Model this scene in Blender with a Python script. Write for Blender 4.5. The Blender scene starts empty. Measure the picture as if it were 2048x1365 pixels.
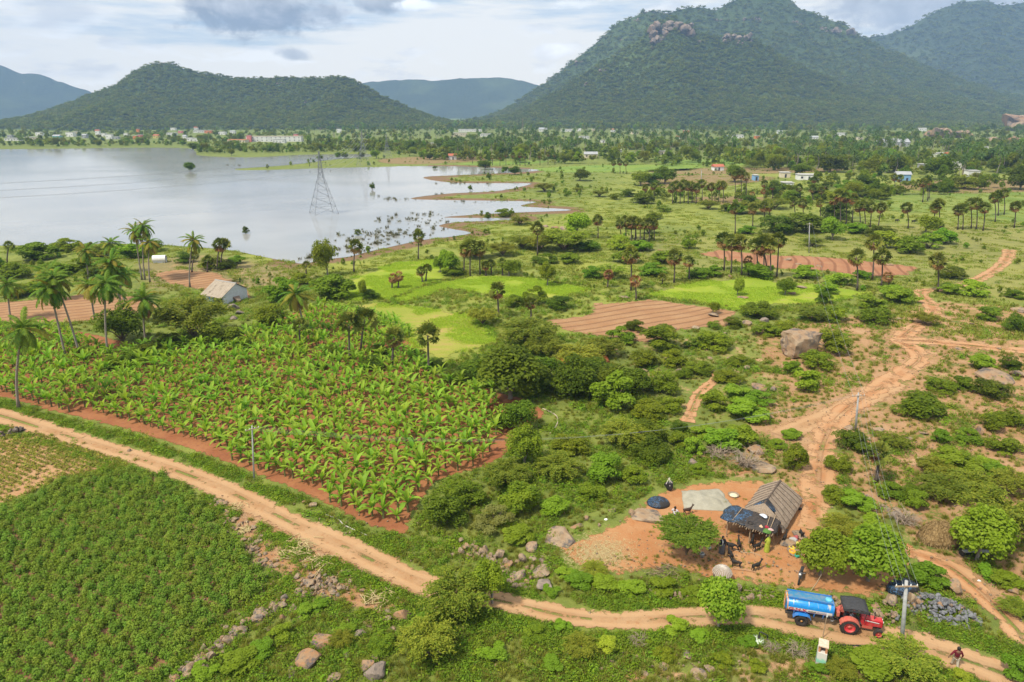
import bpy, bmesh, math, random
import numpy as np
from mathutils import Vector, Matrix, Euler, geometry
R = math.radians
SC = bpy.context.scene
COL = SC.collection
# ------------------------------------------------------------------ camera
CAM_H = 35.0
FPX = 2048 * 24.0 / 36.0
PITCH = math.atan((682.5 - 225.0) / FPX)
cam = bpy.data.objects.new('camera', bpy.data.cameras.new('camera'))
COL.objects.link(cam); SC.camera = cam
cam.data.sensor_width = 36; cam.data.lens = 24; cam.data.clip_start = .5; cam.data.clip_end = 40000
cam.location = (0, 0, CAM_H); cam.rotation_euler = (math.pi / 2 - PITCH, 0, 0)
SC.render.resolution_x = 1024; SC.render.resolution_y = 682
# ------------------------------------------------------------------ world
SUN_EL, SUN_AZ = R(56), R(232)          # azimuth clockwise from +Y
w = bpy.data.worlds.new('World'); SC.world = w; w.use_nodes = True
nt = w.node_tree; nt.nodes.clear()
def wn(t, **k):
    n = nt.nodes.new(t)
    for a, b in k.items(): setattr(n, a, b)
    return n
def wl(a, b): nt.links.new(a, b)
def wmath(op, a, b=None, c=None, clamp=False):
    n = wn('ShaderNodeMath', operation=op, use_clamp=clamp)
    for i, v in enumerate((a, b, c)):
        if v is None: continue
        if hasattr(v, 'is_output'): wl(v, n.inputs[i])
        else: n.inputs[i].default_value = v
    return n.outputs[0]
def wmix(f, a, b):
    n = wn('ShaderNodeMix', data_type='RGBA')
    for k, v in ((0, f), (6, a), (7, b)):
        if hasattr(v, 'is_output'): wl(v, n.inputs[k])
        else: n.inputs[k].default_value = v if k == 0 else (*v, 1)
    return n.outputs[2]
sky = wn('ShaderNodeTexSky', sky_type='NISHITA', sun_disc=False, sun_elevation=SUN_EL, sun_rotation=SUN_AZ)
tc = wn('ShaderNodeTexCoord'); sep = wn('ShaderNodeSeparateXYZ'); wl(tc.outputs['Generated'], sep.inputs[0])
def wnoise(sx, sz, scale, detail=7, rough=.55, off=(0, 0, 0), dist=0.):
    mp = wn('ShaderNodeMapping'); mp.inputs['Scale'].default_value = (sx, sx, sz); mp.inputs['Location'].default_value = off
    wl(tc.outputs['Generated'], mp.inputs[0])
    n = wn('ShaderNodeTexNoise'); n.inputs['Scale'].default_value = scale; n.inputs['Detail'].default_value = detail
    n.inputs['Roughness'].default_value = rough; n.inputs['Distortion'].default_value = dist
    wl(mp.outputs[0], n.inputs['Vector']); return n.outputs['Fac']
def wramp(v, a, b):
    n = wn('ShaderNodeMapRange', interpolation_type='SMOOTHSTEP'); wl(v, n.inputs[0])
    n.inputs[1].default_value = a; n.inputs[2].default_value = b; return n.outputs[0]
elev = sep.outputs['Z']
low = wramp(elev, .13, .02)
sheet = wramp(wmath('ADD', wnoise(1, 9, 2.2, 8, .6), wmath('MULTIPLY', low, .22)), .41, .60)
CLOUDW = (11.8, 10.9, 9.3)
skyc = wmix(.45, sky.outputs[0], (5.2, 7.2, 9.4))
col = wmix(wmath('MULTIPLY', sheet, .93), skyc, CLOUDW)
puff = wnoise(1, 3.2, 9.0, 7, .58, (3.1, 0, .4), .25)
pf = wramp(puff, .53, .63)
shade = wramp(wnoise(1, 3.2, 9.0, 4, .5, (3.1, 0, .37)), .50, .68)
col = wmix(wmath('MULTIPLY', pf, .55), col, wmix(shade, (12.5, 12.2, 11.6), (7.0, 7.0, 7.2)))
# two individual clouds that stand in view
def cloud(px, py, wx, wy, off, dark, light, dens=1.0):
    az = math.atan2((px - 1024) / FPX, 1) ; el = (225 - py) / FPX * math.cos(az)
    d = (math.sin(az) * math.cos(el), math.cos(az) * math.cos(el), math.sin(el))
    dx = wmath('DIVIDE', wmath('SUBTRACT', sep.outputs['X'], d[0]), wx / FPX)
    dz = wmath('DIVIDE', wmath('SUBTRACT', sep.outputs['Z'], d[2]), wy / FPX)
    front = wmath('GREATER_THAN', sep.outputs['Y'], 0)
    rr = wmath('SQRT', wmath('ADD', wmath('MULTIPLY', dx, dx), wmath('MULTIPLY', dz, dz)))
    n = wnoise(1, 1.6, 15, 8, .62, off, .3)
    m = wramp(wmath('SUBTRACT', wmath('MULTIPLY_ADD', n, 2.1, -.15), rr), .05, .55)
    m = wmath('MULTIPLY', wmath('MULTIPLY', m, front), dens)
    sh = wramp(wmath('ADD', wmath('MULTIPLY', dz, .4), wmath('MULTIPLY_ADD', wnoise(1, 1.6, 22, 5, .6, (off[0] + 1, 2, 5), .2), 1.6, -.8)), -.35, .5)
    return m, wmix(sh, dark, light)
for a in ((560, 42, 185, 62, (5.3, 1, 2), (2.6, 2.8, 3.2), (8.0, 7.9, 7.9), .97),
          (790, 40, 60, 22, (1.3, 4, 2), (3.0, 3.2, 3.6), (6.6, 6.6, 6.8), .85),
          (1800, 10, 260, 90, (7.3, 1, 8), (4.3, 4.5, 4.9), (7.4, 7.4, 7.5), .92),
          (850, 42, 55, 14, (2.3, 8, 2), (11, 11, 11), (14, 14, 13.6), .95),
          (1090, 120, 60, 20, (9.3, 8, 6), (10, 9.6, 9), (14, 13.6, 13), .95),
          (620, 125, 55, 20, (3.3, 6, 6), (4.4, 4.5, 4.7), (7.4, 7.4, 7.4), .8)):
    m, c = cloud(*a); col = wmix(m, col, c)
w.cycles.sampling_method = 'MANUAL'; w.cycles.sample_map_resolution = 256
bg = wn('ShaderNodeBackground'); bg.inputs[1].default_value = .1
wl(col, bg.inputs[0]); wo = wn('ShaderNodeOutputWorld'); wl(bg.outputs[0], wo.inputs[0])
# ------------------------------------------------------------------ sun and exposure
sun = bpy.data.objects.new('sun', bpy.data.lights.new('sun', 'SUN')); COL.objects.link(sun)
sun.data.energy = 4.3; sun.data.angle = R(6.0); sun.data.color = (1, .93, .80)
sdir = Vector((math.sin(SUN_AZ) * math.cos(SUN_EL), math.cos(SUN_AZ) * math.cos(SUN_EL), math.sin(SUN_EL)))
sun.rotation_euler = sdir.to_track_quat('Z', 'Y').to_euler(); sun.location = (0, 0, 60)
SC.view_settings.view_transform = 'Standard'; SC.view_settings.look = 'None'
SC.view_settings.exposure = 0.42; SC.view_settings.gamma = 1; SC.view_settings.use_curve_mapping = False
SC.cycles.volume_bounces = 0; SC.cycles.max_bounces = 8; SC.cycles.transparent_max_bounces = 24
# ------------------------------------------------------------------ geometry of the view
def ray(px, py):
    u = (px - 1024) / FPX; v = (682.5 - py) / FPX
    c, s = math.cos(PITCH), math.sin(PITCH)
    return Vector((u, c + v * s, v * c - s))
def G(px, py, z=0.):
    d = ray(px, py); t = (z - CAM_H) / d.z
    return Vector((d.x * t, d.y * t, z))
def atY(px, py, Y):
    d = ray(px, py); t = Y / d.y
    return Vector((d.x * t, Y, CAM_H + d.z * t))
def proj(P):
    P = np.asarray(P, float).reshape(-1, 3)
    c, s = math.cos(PITCH), math.sin(PITCH)
    y = P[:, 1]; z = P[:, 2] - CAM_H
    f = y * c - z * s; u = y * s + z * c
    return np.stack([1024 + FPX * P[:, 0] / f, 682.5 - FPX * u / f], 1)
def mpp(px, py):
    """metres per photo pixel at the ground point under a pixel"""
    p = G(px, py); f = p.y * math.cos(PITCH) + CAM_H * math.sin(PITCH)
    return f / FPX
def hgt(px, py, hpx):
    """height in metres of a thing standing at the ground under px,py and hpx pixels tall"""
    p = G(px, py); return max(.05, atY(px, py - hpx, p.y).z)
# ------------------------------------------------------------------ numpy noise
def _h(ix, iy, s):
    with np.errstate(over='ignore'):
        h = (ix.astype(np.int64) * 374761393 + iy.astype(np.int64) * 668265263 + s * 1442695041) & 0xffffffff
        h = ((h ^ (h >> 13)) * 1274126177) & 0xffffffff
        return ((h ^ (h >> 16)) & 0xffff) / 65535.0
def vnoise(x, y, s=0):
    x = np.asarray(x, float); y = np.asarray(y, float)
    ix = np.floor(x); iy = np.floor(y); fx = x - ix; fy = y - iy
    fx = fx * fx * (3 - 2 * fx); fy = fy * fy * (3 - 2 * fy)
    a = _h(ix, iy, s); b = _h(ix + 1, iy, s); c = _h(ix, iy + 1, s); d = _h(ix + 1, iy + 1, s)
    return (a * (1 - fx) + b * fx) * (1 - fy) + (c * (1 - fx) + d * fx) * fy
def fbm(x, y, s=0, o=4):
    v = 0; a = .5; t = 0
    for i in range(o):
        v = v + a * vnoise(x * 2 ** i + 17.3 * i, y * 2 ** i + 9.1 * i, s + i); t += a; a *= .5
    return v / t
def inpoly(P, poly):
    P = np.asarray(P, float); poly = np.asarray(poly, float)[:, :2]
    x, y = P[:, 0], P[:, 1]; r = np.zeros(len(P), bool)
    j = len(poly) - 1
    for i in range(len(poly)):
        xi, yi = poly[i]; xj, yj = poly[j]
        with np.errstate(divide='ignore', invalid='ignore'):
            c = ((yi > y) != (yj > y)) & (x < (xj - xi) * (y - yi) / (yj - yi + 1e-12) + xi)
        r ^= c; j = i
    return r
def dist_line(P, line):
    P = np.asarray(P, float)[:, :2]; L = np.asarray(line, float)[:, :2]
    d = np.full(len(P), 1e9)
    for a, b in zip(L[:-1], L[1:]):
        ab = b - a; t = np.clip(((P - a) @ ab) / (ab @ ab + 1e-9), 0, 1)
        d = np.minimum(d, np.hypot(*(P - a - t[:, None] * ab).T))
    return d
def GP(pts): return np.array([G(*p)[:2] for p in pts])
def catmull(pts, n=6, closed=False):
    P = np.asarray(pts, float); m = len(P); out = []
    rng_ = range(m if closed else m - 1)
    for i in rng_:
        if closed: p0, p1, p2, p3 = P[(i - 1) % m], P[i], P[(i + 1) % m], P[(i + 2) % m]
        else: p0, p1, p2, p3 = P[max(i - 1, 0)], P[i], P[i + 1], P[min(i + 2, m - 1)]
        for k in range(n):
            t = k / n
            out.append(.5 * ((2 * p1) + (-p0 + p2) * t + (2 * p0 - 5 * p1 + 4 * p2 - p3) * t * t + (-p0 + 3 * p1 - 3 * p2 + p3) * t ** 3))
    if not closed: out.append(P[-1])
    return np.array(out)
# ------------------------------------------------------------------ mesh helpers
def mesh_np(name, V, F, mat=None, smooth=False, attrs=None):
    me = bpy.data.meshes.new(name)
    V = np.asarray(V, np.float32); F = np.asarray(F, np.int32)
    me.vertices.add(len(V)); me.vertices.foreach_set('co', V.ravel())
    k = F.shape[1]
    me.loops.add(F.size); me.loops.foreach_set('vertex_index', F.ravel())
    me.polygons.add(len(F)); me.polygons.foreach_set('loop_start', np.arange(0, F.size, k, dtype=np.int32))
    if smooth: me.polygons.foreach_set('use_smooth', np.ones(len(F), bool))
    for n, (dom, arr) in (attrs or {}).items():
        a = me.attributes.new(n, 'FLOAT', dom); a.data.foreach_set('value', np.asarray(arr, np.float32))
    for m in (mat if isinstance(mat, (list, tuple)) else [mat]):
        if m: me.materials.append(m)
    me.update(); me.validate(); return me
def link(name, data, parent=None, loc=None, rot=None, scl=None):
    o = bpy.data.objects.new(name, data); COL.objects.link(o)
    if parent is not None: o.parent = parent
    if loc is not None: o.location = loc
    if rot is not None: o.rotation_euler = rot
    if scl is not None: o.scale = (scl, scl, scl) if np.isscalar(scl) else scl
    return o
def tag(o, label=None, cat=None, group=None, kind=None):
    if label: o['label'] = label
    if cat: o['category'] = cat
    if group: o['group'] = group
    if kind: o['kind'] = kind
    return o
def struct(o): o['kind'] = 'structure'; return o
def stuff(o, label=None, cat=None):
    return tag(o, label, cat, None, 'stuff')
class MB:
    """collects hard-surface pieces into one mesh"""
    def __init__(s): s.v = []; s.f = []; s.M = Matrix.Identity(4)
    def add(s, vs, fs):
        n = len(s.v); s.v += [tuple(s.M @ Vector(v)) for v in vs]; s.f += [[n + i for i in f] for f in fs]; return s
    def box(s, c, d, rot=None, taper=1.0):
        x, y, z = d[0] / 2, d[1] / 2, d[2] / 2
        vs = [Vector((sx * x * (taper if sz > 0 else 1), sy * y * (taper if sz > 0 else 1), sz * z)) for sz in (-1, 1) for sx, sy in ((-1, -1), (1, -1), (1, 1), (-1, 1))]
        if rot: m = Euler(rot).to_matrix(); vs = [m @ v for v in vs]
        vs = [v + Vector(c) for v in vs]
        return s.add(vs, [(3, 2, 1, 0), (4, 5, 6, 7), (0, 1, 5, 4), (1, 2, 6, 5), (2, 3, 7, 6), (3, 0, 4, 7)])
    def tube(s, pts, r, n=6, cap=True):
        pts = [Vector(p) for p in pts]; rs = r if isinstance(r, (list, tuple)) else [r] * len(pts)
        vs = []; fs = []
        for i, p in enumerate(pts):
            d = (pts[min(i + 1, len(pts) - 1)] - pts[max(i - 1, 0)]).normalized()
            a = d.orthogonal().normalized() if i == 0 else (pa - d * pa.dot(d)).normalized()
            pa = a; b = d.cross(a)
            for k in range(n):
                t = 2 * math.pi * k / n; vs.append(p + (a * math.cos(t) + b * math.sin(t)) * rs[i])
        for i in range(len(pts) - 1):
            for k in range(n): fs.append((i * n + k, i * n + (k + 1) % n, (i + 1) * n + (k + 1) % n, (i + 1) * n + k))
        if cap: fs += [tuple(range(n))[::-1], tuple(range((len(pts) - 1) * n, len(pts) * n))]
        return s.add(vs, fs)
    def lathe(s, prof, n=16, axis='Z', c=(0, 0, 0)):
        vs = []; fs = []
        for r, h in prof:
            for k in range(n):
                t = 2 * math.pi * k / n; x, y = r * math.cos(t), r * math.sin(t)
                v = {'Z': (x, y, h), 'Y': (x, h, y), 'X': (h, x, y)}[axis]
                vs.append(Vector(v) + Vector(c))
        for i in range(len(prof) - 1):
            for k in range(n):
                q = (i * n + k, i * n + (k + 1) % n, (i + 1) * n + (k + 1) % n, (i + 1) * n + k)
                fs.append(q if axis != 'Y' else q[::-1])
        return s.add(vs, fs)
    def build(s, name, mat, parent=None, smooth=False, bevel=0, loc=None, rot=None):
        me = bpy.data.meshes.new(name); me.from_pydata([tuple(v) for v in s.v], [], s.f)
        if mat: me.materials.append(mat)
        if smooth: me.polygons.foreach_set('use_smooth', [True] * len(me.polygons))
        me.update(); o = link(name, me, parent, loc, rot)
        if bevel:
            b = o.modifiers.new('bevel', 'BEVEL'); b.width = bevel; b.segments = 2
        return o
def empty(name, loc, rz=0, label=None, cat=None, group=None, scl=None):
    o = link(name, None, None, loc, (0, 0, rz), scl); o.empty_display_size = .3
    return tag(o, label, cat, group)
# ------------------------------------------------------------------ materials
class NT:
    def __init__(s, m): s.t = m.node_tree
    def n(s, t, **k):
        n = s.t.nodes.new(t)
        for a, b in k.items(): setattr(n, a, b)
        return n
    def put(s, sock, v):
        if hasattr(v, 'is_output'): s.t.links.new(v, sock)
        elif isinstance(v, (tuple, list)) and len(v) == 3 and sock.type == 'RGBA': sock.default_value = (*v, 1)
        else: sock.default_value = v
    def math(s, op, a, b=None, c=None, clamp=False):
        n = s.n('ShaderNodeMath', operation=op, use_clamp=clamp)
        for i, v in enumerate((a, b, c)):
            if v is not None: s.put(n.inputs[i], v)
        return n.outputs[0]
    def mix(s, f, a, b, mode='MIX'):
        n = s.n('ShaderNodeMix', data_type='RGBA', blend_type=mode)
        s.put(n.inputs[0], f); s.put(n.inputs[6], a); s.put(n.inputs[7], b); return n.outputs[2]
    def ramp(s, v, a, b, c=0., d=1.):
        n = s.n('ShaderNodeMapRange', interpolation_type='SMOOTHSTEP'); s.put(n.inputs[0], v)
        for i, q in enumerate((a, b, c, d)): n.inputs[1 + i].default_value = q
        return n.outputs[0]
    def coord(s, which='Object', scale=None, rot=None):
        o = s.n('ShaderNodeTexCoord').outputs[which]
        if scale is None and rot is None: return o
        m = s.n('ShaderNodeMapping'); s.t.links.new(o, m.inputs[0])
        if scale is not None: m.inputs['Scale'].default_value = scale
        if rot is not None: m.inputs['Rotation'].default_value = rot
        return m.outputs[0]
    def noise(s, scale, detail=5, rough=.55, vec=None, dist=0):
        n = s.n('ShaderNodeTexNoise'); n.inputs['Scale'].default_value = scale; n.inputs['Detail'].default_value = detail
        n.inputs['Roughness'].default_value = rough; n.inputs['Distortion'].default_value = dist
        if vec is not None: s.t.links.new(vec, n.inputs['Vector'])
        return n.outputs['Fac']
    def attr(s, name): return s.n('ShaderNodeAttribute', attribute_name=name).outputs['Fac']
    def rnd(s): return s.n('ShaderNodeObjectInfo').outputs['Random']
    def bump(s, h, strength, dist):
        b = s.n('ShaderNodeBump'); b.inputs['Strength'].default_value = strength; b.inputs['Distance'].default_value = dist
        s.t.links.new(h, b.inputs['Height']); return b.outputs[0]
def newmat(name):
    m = bpy.data.materials.new(name); m.use_nodes = True
    T = NT(m); b = m.node_tree.nodes['Principled BSDF']; b.inputs['Roughness'].default_value = .85
    b.inputs['Specular IOR Level'].default_value = .25
    return m, T, b
def simple(name, c1, c2=None, scale=3., rough=.8, bump=0., spec=.25, metal=0., stretch=None, rnd=.0):
    m, T, b = newmat(name)
    c2 = c2 or tuple(x * .8 for x in c1)
    v = T.coord('Object', stretch)
    n = T.noise(scale, 6, .6, v)
    c = T.mix(T.ramp(n, .3, .7), c1, c2)
    if rnd: c = T.mix(1.0, c, T.mix(T.rnd(), (1 - rnd,) * 3, (1 + rnd,) * 3), 'MULTIPLY')
    T.put(b.inputs['Base Color'], c); b.inputs['Roughness'].default_value = rough
    b.inputs['Specular IOR Level'].default_value = spec; b.inputs['Metallic'].default_value = metal
    if bump: T.put(b.inputs['Normal'], T.bump(n, .6, bump))
    return m
def leafmat(name, c1, c2, c3=None, rnd=.2, trans=.38, rough=.55, huerand=.02, lift=True):
    """c1..c2 by leaf, c3 = a few odd leaves"""
    m, T, b = newmat(name)
    gain = lambda c: (c[0] * 1.46, c[1] * 1.28, c[2] * .72) if c[1] < .24 and c[1] > c[0] and lift else c
    c1, c2 = gain(c1), gain(c2)
    v = T.attr('v')
    c = T.mix(T.ramp(v, 0, 1), c1, c2)
    if c3: c = T.mix(T.ramp(v, .93, .96), c, c3)
    r = T.rnd()
    hsv = T.n('ShaderNodeHueSaturation'); T.put(hsv.inputs['Color'], c)
    T.put(hsv.inputs['Hue'], T.math('MULTIPLY_ADD', r, huerand * 2, .5 - huerand))
    T.put(hsv.inputs['Value'], T.math('MULTIPLY_ADD', T.math('FRACT', T.math('MULTIPLY', r, 7.31)), rnd * 2, 1 - rnd))
    c = hsv.outputs[0]
    T.put(b.inputs['Base Color'], c); b.inputs['Roughness'].default_value = rough; b.inputs['Specular IOR Level'].default_value = .08
    t = T.n('ShaderNodeBsdfTranslucent'); T.put(t.inputs[0], T.mix(1.0, c, (1.2, 1.3, .6), 'MULTIPLY'))
    mx = T.n('ShaderNodeMixShader'); mx.inputs[0].default_value = trans
    T.t.links.new(b.outputs[0], mx.inputs[1]); T.t.links.new(t.outputs[0], mx.inputs[2])
    T.t.links.new(mx.outputs[0], T.t.nodes['Material Output'].inputs[0])
    return m
def fray(m, T, b, width=.5, scale=1.3, rut=False):
    """breaks the rim of a sheet lying on the ground into patches"""
    e = T.attr('e'); n = T.noise(scale, 7, .65, T.coord('Object'))
    a = T.math('MULTIPLY_ADD', T.math('SUBTRACT', T.math('ADD', e, T.math('MULTIPLY_ADD', n, 2.2, -1.1)), width), 5., 0, clamp=True)
    if rut:      # grass keeps growing between the wheel tracks here and there
        mid = T.ramp(T.math('ABSOLUTE', T.attr('u')), .16, .02); gr = T.ramp(T.math('ADD', T.noise(.16, 3, .5, T.coord('Object')), T.math('MULTIPLY', n, .55)), .74, .84)
        a = T.math('MULTIPLY', a, T.math('SUBTRACT', 1., T.math('MULTIPLY', mid, gr)))
    tr = T.n('ShaderNodeBsdfTransparent'); mx = T.n('ShaderNodeMixShader')
    T.put(mx.inputs[0], a); T.t.links.new(tr.outputs[0], mx.inputs[1]); T.t.links.new(b.outputs[0], mx.inputs[2])
    T.t.links.new(mx.outputs[0], T.t.nodes['Material Output'].inputs[0])
# ================================================================== outlines (photo pixels, taken to the ground plane)
LAKE = [(-1400, 299), (-500, 299), (0, 299), (260, 296), (371, 297), (392, 304), (402, 312), (508, 315), (609, 310), (742, 309), (750, 312), (742, 314), (664, 320), (586, 330),
        (488, 337), (470, 339), (488, 341), (560, 340), (645, 337), (781, 334), (802, 333), (905, 333), (990, 336), (1079, 340), (1042, 345), (939, 350), (847, 355), (905, 366),
        (1042, 367), (1062, 369), (1008, 381), (960, 385), (895, 388), (820, 398), (905, 401), (1042, 403), (1072, 405), (1042, 413), (1131, 419), (1134, 422), (1028, 426),
        (939, 431), (891, 436), (1042, 437), (1028, 441), (919, 445), (878, 452), (900, 458), (935, 464), (939, 468), (905, 474), (844, 481), (802, 490), (734, 505), (700, 514),
        (640, 521), (600, 528), (520, 513), (450, 500), (340, 492), (200, 488), (0, 492), (-700, 496), (-2200, 500)]
ROAD = [(-260, 760), (-60, 815), (0, 832), (150, 878), (300, 925), (420, 968), (520, 1015), (600, 1055), (700, 1100), (780, 1140), (860, 1174), (930, 1193), (1000, 1203), (1080, 1222),
        (1150, 1236), (1250, 1243), (1350, 1238), (1450, 1232), (1530, 1236), (1600, 1250), (1700, 1266), (1800, 1284), (1900, 1312), (2000, 1346), (2130, 1395), (2250, 1460)]
TRACK = [(1622, 1060), (1630, 1010), (1636, 960), (1640, 915), (1648, 885), (1665, 850), (1700, 815), (1760, 775), (1815, 740), (1840, 716), (1822, 695), (1800, 682), (1822, 660),
         (1852, 640), (1866, 622), (1856, 604), (1842, 590), (1848, 582), (1900, 578), (1950, 562), (1990, 540), (2012, 520), (2020, 500)]
TRACK2 = [(1800, 682), (1860, 684), (1940, 692), (2048, 703), (2160, 712)]
TRACK3 = [(1560, 872), (1600, 855), (1650, 838), (1720, 800), (1790, 765)]
TRACK4 = [(1790, 1100), (1850, 1115), (1905, 1140), (1960, 1185), (2010, 1235), (2070, 1300), (2130, 1360)]
TRACK5 = [(1375, 845), (1385, 815), (1400, 785), (1425, 765), (1440, 745)]
YARD = [(1110, 1085), (1200, 1050), (1262, 1012), (1300, 985), (1380, 962), (1470, 955), (1560, 960), (1612, 985), (1650, 1020), (1640, 1060), (1700, 1062), (1790, 1075), (1850, 1100), (1830, 1150),
        (1790, 1195), (1700, 1200), (1580, 1190), (1500, 1178), (1430, 1172), (1360, 1150), (1300, 1155), (1200, 1158), (1135, 1135)]
BANANA = [(-220, 655), (0, 655), (150, 668), (200, 705), (300, 700), (430, 692), (500, 668), (575, 645), (650, 615), (745, 632), (830, 668), (800, 690), (850, 735), (930, 775), (990, 790), (1010, 850),
          (985, 925), (860, 962), (832, 1012), (800, 1060), (740, 1046), (650, 1000), (560, 962), (450, 915), (300, 865), (150, 828), (0, 792), (-220, 730)]
BED = [(-220, 650), (0, 650), (150, 660), (300, 690), (430, 685), (500, 662), (650, 610), (840, 668), (850, 735), (990, 780), (1060, 800), (1095, 830), (1060, 860), (1000, 925), (880, 965), (840, 1020), (812, 1070),
       (740, 1058), (640, 1009), (550, 972), (440, 925), (290, 875), (140, 836), (0, 798), (-220, 740)]
CROP = [(-330, 1050), (0, 1022), (130, 965), (270, 938), (330, 950), (395, 990), (430, 1050), (490, 1105), (535, 1165), (510, 1200), (420, 1258), (375, 1305), (325, 1358), (290, 1420), (-330, 1430)]
ROWS = [(-260, 885), (-60, 872), (70, 868), (200, 908), (268, 930), (130, 957), (0, 1014), (-330, 1042)]
PLOUGH1 = [(1082, 640), (1175, 628), (1180, 603), (1212, 606), (1300, 598), (1400, 610), (1484, 624), (1462, 656), (1370, 664), (1290, 690), (1200, 676), (1130, 668)]
PLOUGH2 = [(1390, 508), (1432, 499), (1560, 512), (1600, 511), (1720, 520), (1840, 534), (1826, 552), (1720, 556), (1650, 543), (1560, 540), (1430, 518)]
PLOUGH3 = [(-200, 618), (60, 600), (200, 585), (300, 588), (330, 615), (230, 640), (60, 652), (-200, 668)]
PLOUGH4 = [(300, 548), (360, 538), (440, 545), (500, 575), (520, 600), (470, 600), (400, 580), (330, 570)]
LIME1 = [(680, 570), (722, 548), (800, 524), (860, 520), (912, 528), (930, 548), (845, 572), (780, 598), (700, 604)]
LIME2 = [(784, 600), (850, 574), (945, 552), (1060, 556), (1110, 566), (1185, 578), (1092, 604), (1004, 594), (894, 578), (806, 606)]
LIME3 = [(655, 622), (752, 605), (880, 621), (940, 630), (985, 664), (992, 688), (930, 706), (875, 738), (845, 712), (792, 656)]
LIME4 = [(1290, 592), (1340, 574), (1420, 560), (1520, 554), (1560, 566), (1640, 570), (1750, 586), (1640, 608), (1560, 612), (1498, 626), (1390, 604)]
MEADOW = [(1720, 398), (1850, 384), (2048, 378), (2300, 374), (2400, 420), (2048, 450), (1900, 430), (1780, 425)]
EMBANK = [(640, 1205), (720, 1165), (800, 1150), (880, 1175)]
FARF = [([(1270, 366), (1330, 352), (1460, 350), (1560, 356), (1480, 372), (1330, 378)], 'b'), ([(1290, 340), (1500, 335), (1720, 338), (1600, 347), (1350, 350)], 'b'),
        ([(1780, 372), (1900, 358), (2060, 360), (2250, 366), (2100, 384), (1900, 388)], 'b'), ([(1050, 338), (1200, 330), (1400, 330), (1380, 342), (1120, 346)], 'g'),
        ([(1300, 322), (1500, 316), (1680, 322), (1560, 332), (1350, 330)], 'g'), ([(1380, 395), (1480, 392), (1600, 400), (1560, 412), (1400, 410)], 'b'),
        ([(900, 330), (1000, 322), (1100, 322), (1060, 330)], 'g'), ([(760, 318), (900, 312), (1000, 318), (880, 328), (770, 328)], 'b')]
gLAKE, gROAD, gTRACK = GP(LAKE), catmull(GP(ROAD), 8), catmull(GP(TRACK), 6)
gT2, gT3, gT4, gT5 = (catmull(GP(t), 6) for t in (TRACK2, TRACK3, TRACK4, TRACK5))
gYARD, gBANANA, gBED, gCROP, gROWS = (GP(t) for t in (YARD, BANANA, BED, CROP, ROWS))
gFIELDS = [GP(t) for t in (PLOUGH1, PLOUGH2, PLOUGH3, PLOUGH4, LIME1, LIME2, LIME3, LIME4)]
gFAR = [GP(t) for t, k in FARF]
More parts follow.
